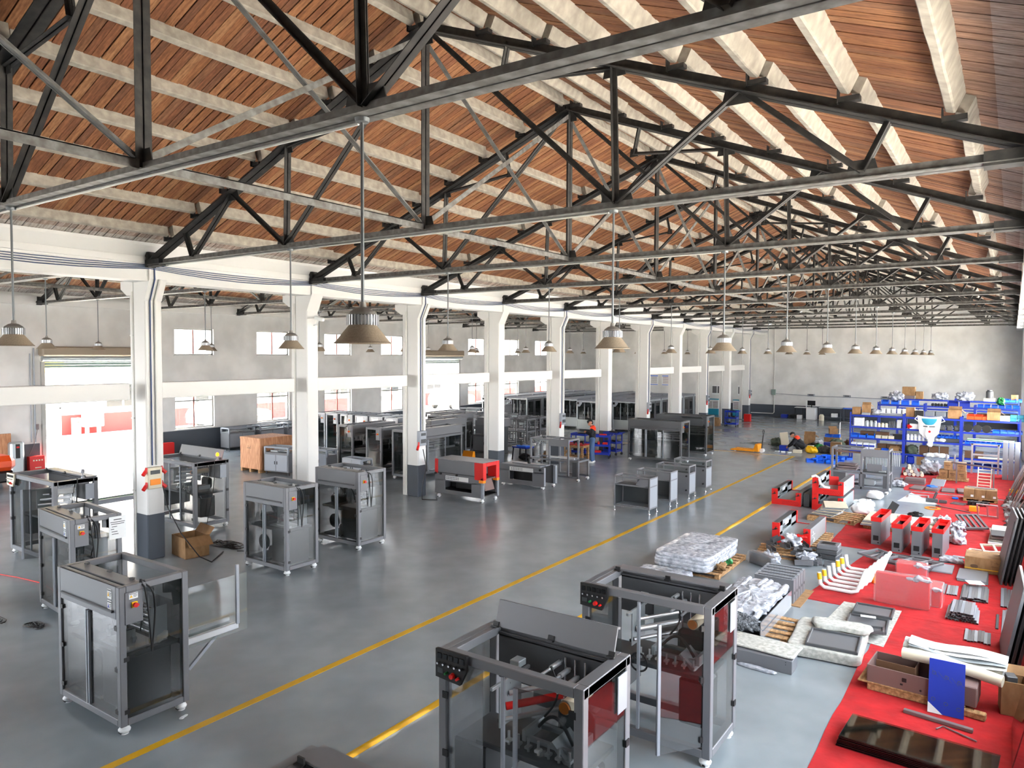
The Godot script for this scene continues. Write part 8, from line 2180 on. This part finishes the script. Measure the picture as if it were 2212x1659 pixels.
	part(o, "red_display", MB.new().cbox(V(0.0, 0.92, 0.166), V(0.09, 0.06, 0.004), 0.001), M.red)
	bxo("plywood_board", M.ply, "tan plywood board leaning at the left picture edge", "board", -28.9, -28.86, 0.0, 1.4, -11.0, -10.2)
	solo("wall_conduit", MB.new().cyl(V(-29.05, 1.0, -11.85), V(-29.05, 4.4, -11.85), 0.025, 8).cyl(V(-29.05, 1.0, -11.72), V(-29.05, 4.2, -11.72), 0.02, 8), M.grey_light, "grey conduits beside the nearer roller door", "conduit", V(0, 0, 0), 0)
	solo("door_switch", MB.new().cbox(V(-29.0, 1.55, -11.9), V(0.06, 0.2, 0.08), 0.01).tube([V(-29.0, 1.45, -11.9), V(-28.95, 0.9, -11.75), V(-28.9, 0.4, -11.5), V(-28.9, 0.35, -11.3)], 0.01, 6), M.mauve, "red door switch hanging on its cable by the roller door", "switch", V(0, 0, 0), 0)
	o = thing("tow_tractor", "orange rounded hood of a vehicle at the left picture edge", "vehicle", V(-26.4, 0, -9.2), 0)
	part(o, "hood", MB.new().cbox(V(0, 0.78, 0), V(1.7, 0.5, 1.4), 0.16), M.orange)
	part(o, "hood_groove", MB.new().box(V(0, 0.72, 0.702), V(1.4, 0.02, 0.01)), M.rust)
	part(o, "chassis", MB.new().cbox(V(0, 0.38, 0), V(1.6, 0.36, 1.3), 0.06), M.black)
	for sx in [-1.0, 1.0]:
		for sz in [-1.0, 1.0]:
			part(o, "wheel", MB.new().cyl(V(sx * 0.6, 0.22, sz * 0.66 - 0.1), V(sx * 0.6, 0.22, sz * 0.66 + 0.08), 0.22, 18), M.rubber)
	# boxes and conduits on the columns
	for i in [1, 3, 5, 7, 9, 11]:
		var z: float = T0 - BAY * i
		var big: bool = i == 1
		o = thing("distribution_box", "power box on the %s column%s" % [ORD[i], ", with orange window and red plugs" if big else ", grey with two dark windows"], "power box", V(-14.45, 1.5 if big else 1.55, z - 0.1), 0, "column power boxes")
		part(o, "body", MB.new().cbox(V(0.06, 0.2, 0.0), V(0.13, 0.44, 0.3), 0.015), M.cream if big else M.grey_light)
		part(o, "window", MB.new().cbox(V(0.13, 0.32, 0), V(0.012, 0.08, 0.2), 0.003), M.grey_inner)
		part(o, "window", MB.new().cbox(V(0.13, 0.12, 0), V(0.012, 0.12, 0.22), 0.003), M.amber if big else M.grey_inner)
		for k in (4 if big else 1):
			part(o, "red_plug", MB.new().cyl(V(0.07, [0.36, 0.36, 0.06, 0.06][k] if big else -0.02, [0.16, -0.16, 0.16, -0.16][k]), V(0.1, [0.28, 0.28, -0.02, -0.02][k] if big else -0.12, [0.24, -0.24, 0.24, -0.24][k]), 0.038, 12).cyl(V(0.08, 0.1 if not big else [0.42, 0.42, 0.12, 0.12][k], [0.15, -0.15, 0.15, -0.15][k]), V(0.085, 0.0 if not big else [0.36, 0.36, 0.06, 0.06][k], [0.17, -0.17, 0.17, -0.17][k]), 0.03, 10), M.red)
		solo("column_cable", MB.new().tube([V(-14.24, 5.93, z - 0.1), V(-14.23, 5.72, z - 0.1), V(-14.425, 5.3, z - 0.1), V(-14.425, 3.4, z - 0.1), V(-14.425, 1.95, z - 0.1)], 0.014, 6), M.cable_blue, "blue cable running down the %s column to its power box" % ORD[i], "cable", V(0, 0, 0), 0, "cables down the columns")
		solo("column_conduit", MB.new().tube([V(-14.23, 5.72, z - 0.2), V(-14.42, 5.3, z - 0.2), V(-14.42, 3.4, z - 0.2), V(-14.42, 1.95, z - 0.2)], 0.022, 8), M.pipe_white, "white conduit beside the blue cable on the %s column" % ORD[i], "conduit", V(0, 0, 0), 0, "conduits down the columns")
	solo("power_lead", MB.new().tube([V(-14.35, 1.5, -8.2), V(-14.2, 1.1, -8.2), V(-13.8, 0.6, -8.25), V(-13.4, 0.15, -8.4), V(-13.3, 0.012, -8.6), V(-13.8, 0.012, -9.2)], 0.012, 6), M.black, "black power lead from the nearest power box to the floor", "cable", V(0, 0, 0), 0)
	solo("power_lead", MB.new().tube([V(-14.33, 1.43, -16.2), V(-14.2, 0.9, -16.2), V(-14.2, 0.3, -16.0), V(-14.1, 0.012, -15.9), V(-13.7, 0.012, -16.1), V(-13.9, 0.012, -16.3)], 0.014, 6), M.black, "black power lead hanging from the third column to the red-ended tunnel", "cable", V(0, 0, 0), 0)
	solo("notice_board", MB.new().box(V(0, 0, 0), V(0.01, 0.5, 0.3)), M.white, "white notice sheet below the power box on the fourth column", "notice", V(-14.44, 1.2, T0 - BAY * 3 - 0.18), 0)
	o = thing("security_camera", "white security camera on the third column, high up", "camera", V(-14.42, 4.95, T0 - BAY * 2 - 0.2), 0)
	part(o, "bracket", MB.new().tube([V(0, 0, 0), V(0.1, 0.02, 0), V(0.14, 0.1, 0)], 0.02, 8), M.white)
	part(o, "camera_body", MB.new().cbox(V(0.2, 0.16, 0), V(0.3, 0.1, 0.1), 0.02, Basis(Vector3(0, 0, 1), -0.2)), M.white)
	# back wall
	o = thing("copier", "white office copier with a dark monitor on its desk by the back wall", "copier", V(-11.3, 0, -51.3), 0)
	part(o, "cabinet", MB.new().cbox(V(0.3, 0.4, 0), V(0.6, 0.8, 0.6), 0.03), M.white)
	part(o, "desk_top", MB.new().cbox(V(-0.35, 0.78, 0), V(0.8, 0.03, 0.6), 0.006), M.white)
	part(o, "desk_leg", MB.new().cbox(V(-0.7, 0.38, 0.25), V(0.04, 0.76, 0.04), 0.004).cbox(V(-0.2, 0.38, 0.25), V(0.04, 0.76, 0.04), 0.004), M.black)
	part(o, "monitor", MB.new().cbox(V(0.28, 1.1, 0.05), V(0.5, 0.32, 0.04), 0.006).cyl(V(0.28, 0.8, 0.0), V(0.28, 0.95, 0.0), 0.03, 8), M.screen)
	part(o, "arm", MB.new().cyl(V(-0.05, 0.8, 0), V(-0.05, 1.25, 0), 0.03, 8), M.white)
	part(o, "paper_box", MB.new().cbox(V(-0.45, 0.14, 0.1), V(0.3, 0.26, 0.3), 0.01), M.white)
	for k in 2:
		o = thing("steel_bench", "dark steel bench along the back wall, %s one" % ["left", "right"][k], "bench", V(-9.85 + 1.5 * k, 0, -51.5), 0, "benches on the back wall")
		part(o, "bench_top", MB.new().cbox(V(0, 0.82, 0), V(1.4, 0.05, 0.7), 0.005), M.zinc if k == 0 else M.bin_blue)
		for sx in [-1.0, 1.0]:
			for sz in [-1.0, 1.0]:
				part(o, "leg", MB.new().cbox(V(sx * 0.65, 0.4, sz * 0.3), V(0.05, 0.8, 0.05), 0.004), M.skirting)
		part(o, "lower_shelf", MB.new().cbox(V(0, 0.2, 0), V(1.3, 0.03, 0.6), 0.004), M.skirting)
	row_of("grey_printer", bx_mesh(0.36, 0.24, 0.3), M.white, 1, -9.6, 0, 0.22, -51.4, "small white printer", "printer", "under the left bench by the back wall")
	row_of("paint_bucket", jar_mesh(0.16, 0.4), M.cream, 1, -10.3, 0, 0.0, -50.9, "white and red paint bucket", "bucket", "before the left bench by the back wall")
	row_of("blue_crate", bx_mesh(0.42, 0.22, 0.3), M.blue, 1, -12.9, 0, 0.0, -51.9, "dark blue crate", "crate", "on the floor at the back wall")
	solo("black_bag", MB.new().blob(V(0, 0.12, 0), V(0.8, 0.26, 0.4), 0.7, 0.04, 5, 240, 30, 14, Basis(), 0.0), M.black, "black bag on the floor by the back wall, left of the copier", "bag", V(-12.2, 0, -51.8), 0)
	for k in 3:
		o = thing("wall_box", "grey socket box on the back wall, %s from the left" % ORD[k], "socket box", V(-11.27 + 2.25 * k, 1.57, -52.25), 0, "socket boxes")
		part(o, "body", MB.new().cbox(V(0, 0, 0), V(0.46, 0.16, 0.1), 0.01), M.grey_light)
		part(o, "window", MB.new().cbox(V(0, 0.02, 0.052), V(0.28, 0.07, 0.008), 0.002), M.grey_inner)
	solo("green_box", MB.new().cbox(V(0, 0, 0), V(0.28, 0.4, 0.12), 0.01), M.shutter, "grey-green junction box on the back wall", "junction box", V(-13.75, 1.7, -52.24), 0)
	solo("wall_conduit", MB.new().tube([V(-13.75, 6.1, -52.26), V(-13.7, 0.3, -52.26), V(-13.78, 0.2, -52.26), V(-15.3, 0.2, -52.26)], 0.03, 8), M.pipe_white, "white conduit down the back wall and along its foot", "conduit", V(0, 0, 0), 0)
	solo("wall_conduit", MB.new().tube([V(-13.6, 1.62, -52.26), V(-11.0, 1.5, -52.26), V(-8.8, 1.52, -52.26), V(-6.0, 1.46, -52.26)], 0.02, 6), M.grey_light, "grey cable along the back wall between the socket boxes", "conduit", V(0, 0, 0), 0)
	for k in 3:
		o = thing("wall_poster", "white poster with blue header and red print on the back wall, %s from the left" % ORD[k], "poster", V(-22.7 + 0.95 * k, 2.33, -52.27), 0, "posters on the back wall")
		part(o, "sheet", MB.new().box(V(0, 0, 0), V(0.66, 0.75, 0.02)), M.white)
		part(o, "header", MB.new().box(V(0, 0.33, 0.012), V(0.6, 0.06, 0.004)).box(V(0, -0.34, 0.012), V(0.6, 0.04, 0.004)), M.bin_blue)
		var ln := MB.new()
		for q in 8:
			ln.box(V(0, 0.24 - 0.065 * q, 0.012), V(0.46, 0.018, 0.003))
		part(o, "print", ln, M.mauve if k == 0 else M.facade_red)
	for k in 2:
		o = thing("air_cooler", "blue and white evaporative air cooler by the back wall, %s one" % ["left", "right"][k], "air cooler", V(-17.7 + 1.9 * k, 0, -51.4), 0, "air coolers")
		part(o, "tank", MB.new().cbox(V(0, 0.22, 0), V(0.9, 0.44, 0.6), 0.02), M.teal)
		part(o, "body", MB.new().cbox(V(0, 0.75, 0), V(0.88, 0.66, 0.58), 0.02), M.white)
		for q in 2:
			var gl := MB.new()
			for r in 7:
				gl.box(V(-0.21 + 0.42 * q, 0.52 + 0.07 * r, 0.295), V(0.36, 0.03, 0.012))
			part(o, "grille", gl, M.rust)
		part(o, "lid", MB.new().cbox(V(0, 1.1, 0), V(0.9, 0.06, 0.6), 0.01), M.teal)
		var gw := thing("wall_fan", "white louvred vent on the back wall above the %s air cooler" % ["left", "right"][k], "vent", V(-17.75 + 1.9 * k, 1.72, -52.25), 0, "vents on the back wall")
		part(gw, "frame", MB.new().cbox(V(0, 0, 0), V(0.8, 0.7, 0.08), 0.01), M.white)
		for q in 2:
			part(gw, "louvre", MB.new().cbox(V(-0.19 + 0.38 * q, 0.03, 0.045), V(0.32, 0.5, 0.02), 0.004), M.grey_dark)
	tool_cart("blue tool cart by the last columns", V(-13.75, 0, -43.1), 0)
	bxo("red_box", M.red, "red box at the foot of the last column", "box", -14.3, -13.9, 0.0, 0.46, -47.6, -47.3)
	carton("brown carton left of the distant blue tool cart", V(-14.7, 0, -43.2), V(0.4, 0.5, 0.4), 0)

# ------------------------------------------------------------------ outdoors
func car(label: String, at: Vector3, turn: float) -> void:
	var o := thing("car", label, "car", at, turn, "cars in the yard")
	part(o, "body", MB.new().prism([[-2.2, 0.35], [2.2, 0.35], [2.25, 0.75], [1.9, 0.95], [1.1, 1.02], [0.45, 1.55], [-1.3, 1.58], [-2.1, 1.05], [-2.25, 0.8]], 1.75), M.car_white)
	part(o, "side_glass", MB.new().prism([[0.9, 1.04], [0.4, 1.47], [-1.2, 1.5], [-1.8, 1.06]], 1.77), M.screen)
	for x in [-1.35, 1.4]:
		for s in [-1.0, 1.0]:
			var w := part(o, "wheel", MB.new().cyl(V(x, 0.33, s * 0.78 - 0.1), V(x, 0.33, s * 0.78 + 0.11), 0.33, 22), M.rubber)
			part(w, "hub", MB.new().cyl(V(x, 0.33, s * 0.895 - 0.01), V(x, 0.33, s * 0.895 + 0.01), 0.21, 16), M.zinc)

func yard() -> void:
	var o: Node3D
	solo("ground", MB.new().bx(-75, -29.4, -0.35, -0.03, 20, -90), M.yard, "pale concrete yard outside the roller doors", "ground", V(0, 0, 0), 0, "", "structure")
	o = thing("facade", "white building with red base across the yard", "building", V(-40.2, 0, -20), 0, "", "structure")
	part(o, "wall", MB.new().bx(-6, 0, -0.03, 7.5, 30, -2.2).bx(-6, -5.5, -0.03, 7.5, -2.2, -3.4).bx(-6, 0, 2.6, 7.5, -2.2, -3.4).bx(-6, 0, -0.03, 7.5, -3.4, -45), M.facade)
	part(o, "red_base", MB.new().bx(0, 0.03, -0.03, 1.0, 30, 4.9).bx(0, 0.03, -0.03, 1.0, 2.4, -45), M.facade_red)
	part(o, "yellow_panel", MB.new().bx(0, 0.03, 3.2, 4.6, 4.6, 2.2), M.facade_yellow)
	for k in 8:
		var z := 0.2 - 5.2 * k
		var w := part(o, "window", MB.new().bx(0.0, 0.06, 1.25, 2.6, z, z - 1.9), M.frame_grey)
		part(w, "pane", MB.new().bx(0.06, 0.07, 1.32, 2.53, z - 0.07, z - 0.9).bx(0.06, 0.07, 1.32, 2.53, z - 1.0, z - 1.83), M.screen)
	var gd := part(o, "glass_entrance", MB.new().bx(0.0, 0.05, 0.0, 2.6, 4.9, 4.8).bx(0.0, 0.05, 0.0, 2.6, 2.5, 2.4).bx(0.0, 0.05, 2.5, 2.6, 4.9, 2.4).bx(0.0, 0.05, 1.35, 1.42, 4.9, 2.4), M.frame_grey)
	part(gd, "pane", MB.new().bx(0.02, 0.03, 0.0, 2.5, 4.8, 2.5), M.smoke_glass)
	o = thing("condenser", "white air-conditioner condenser against the red base across the yard", "air conditioner", V(-39.85, 0.35, -19.0), 90)
	part(o, "casing", MB.new().cbox(V(0, 0.42, 0), V(1.0, 0.84, 0.36), 0.03), M.white)
	part(o, "fan_grille", MB.new().lathe([[0, 0], [0.3, 0], [0.32, 0.015], [0.3, 0.03], [0, 0.03]], 28, V(-0.08, 0.42, 0.18), Basis(Vector3.RIGHT, PI / 2)), M.grey)
	part(o, "fan_hub", MB.new().lathe([[0, 0], [0.07, 0], [0.05, 0.05], [0, 0.05]], 16, V(-0.08, 0.42, 0.2), Basis(Vector3.RIGHT, PI / 2)), M.white)
	part(o, "stand", MB.new().cbox(V(-0.3, -0.19, 0), V(0.06, 0.38, 0.34), 0.005).cbox(V(0.3, -0.19, 0), V(0.06, 0.38, 0.34), 0.005), M.white)
	o = thing("meter_cabinet", "cream meter cabinet left of the condenser across the yard", "cabinet", V(-39.7, -0.03, -18.1), 90)
	part(o, "body", MB.new().cbox(V(0, 0.45, 0), V(0.34, 0.9, 0.3), 0.01), M.cream)
	part(o, "label", MB.new().box(V(0.02, 0.68, 0.152), V(0.14, 0.1, 0.003)), M.black)
	car("white car seen through the farther roller door", V(-37.0, -0.03, -45.3), 100)
	car("white car seen through the lower window left of the third column", V(-36.2, -0.03, -36.8), 95)
	car("white car parked beyond the nearest lower window", V(-37.4, -0.03, -25.5), 90)
	solo("ground", MB.new().bx(0.8, 40, -0.35, -0.03, 20, -90), M.yard, "pale concrete yard outside the right wall", "ground", V(0, 0, 0), 0, "", "structure")

func _ready() -> void:
	rng.seed = 11
	camera_and_light()
	materials()
	setting()
	lamps()
	machines()
	goods()
	racks()
	people()
	floor_things()
	yard()
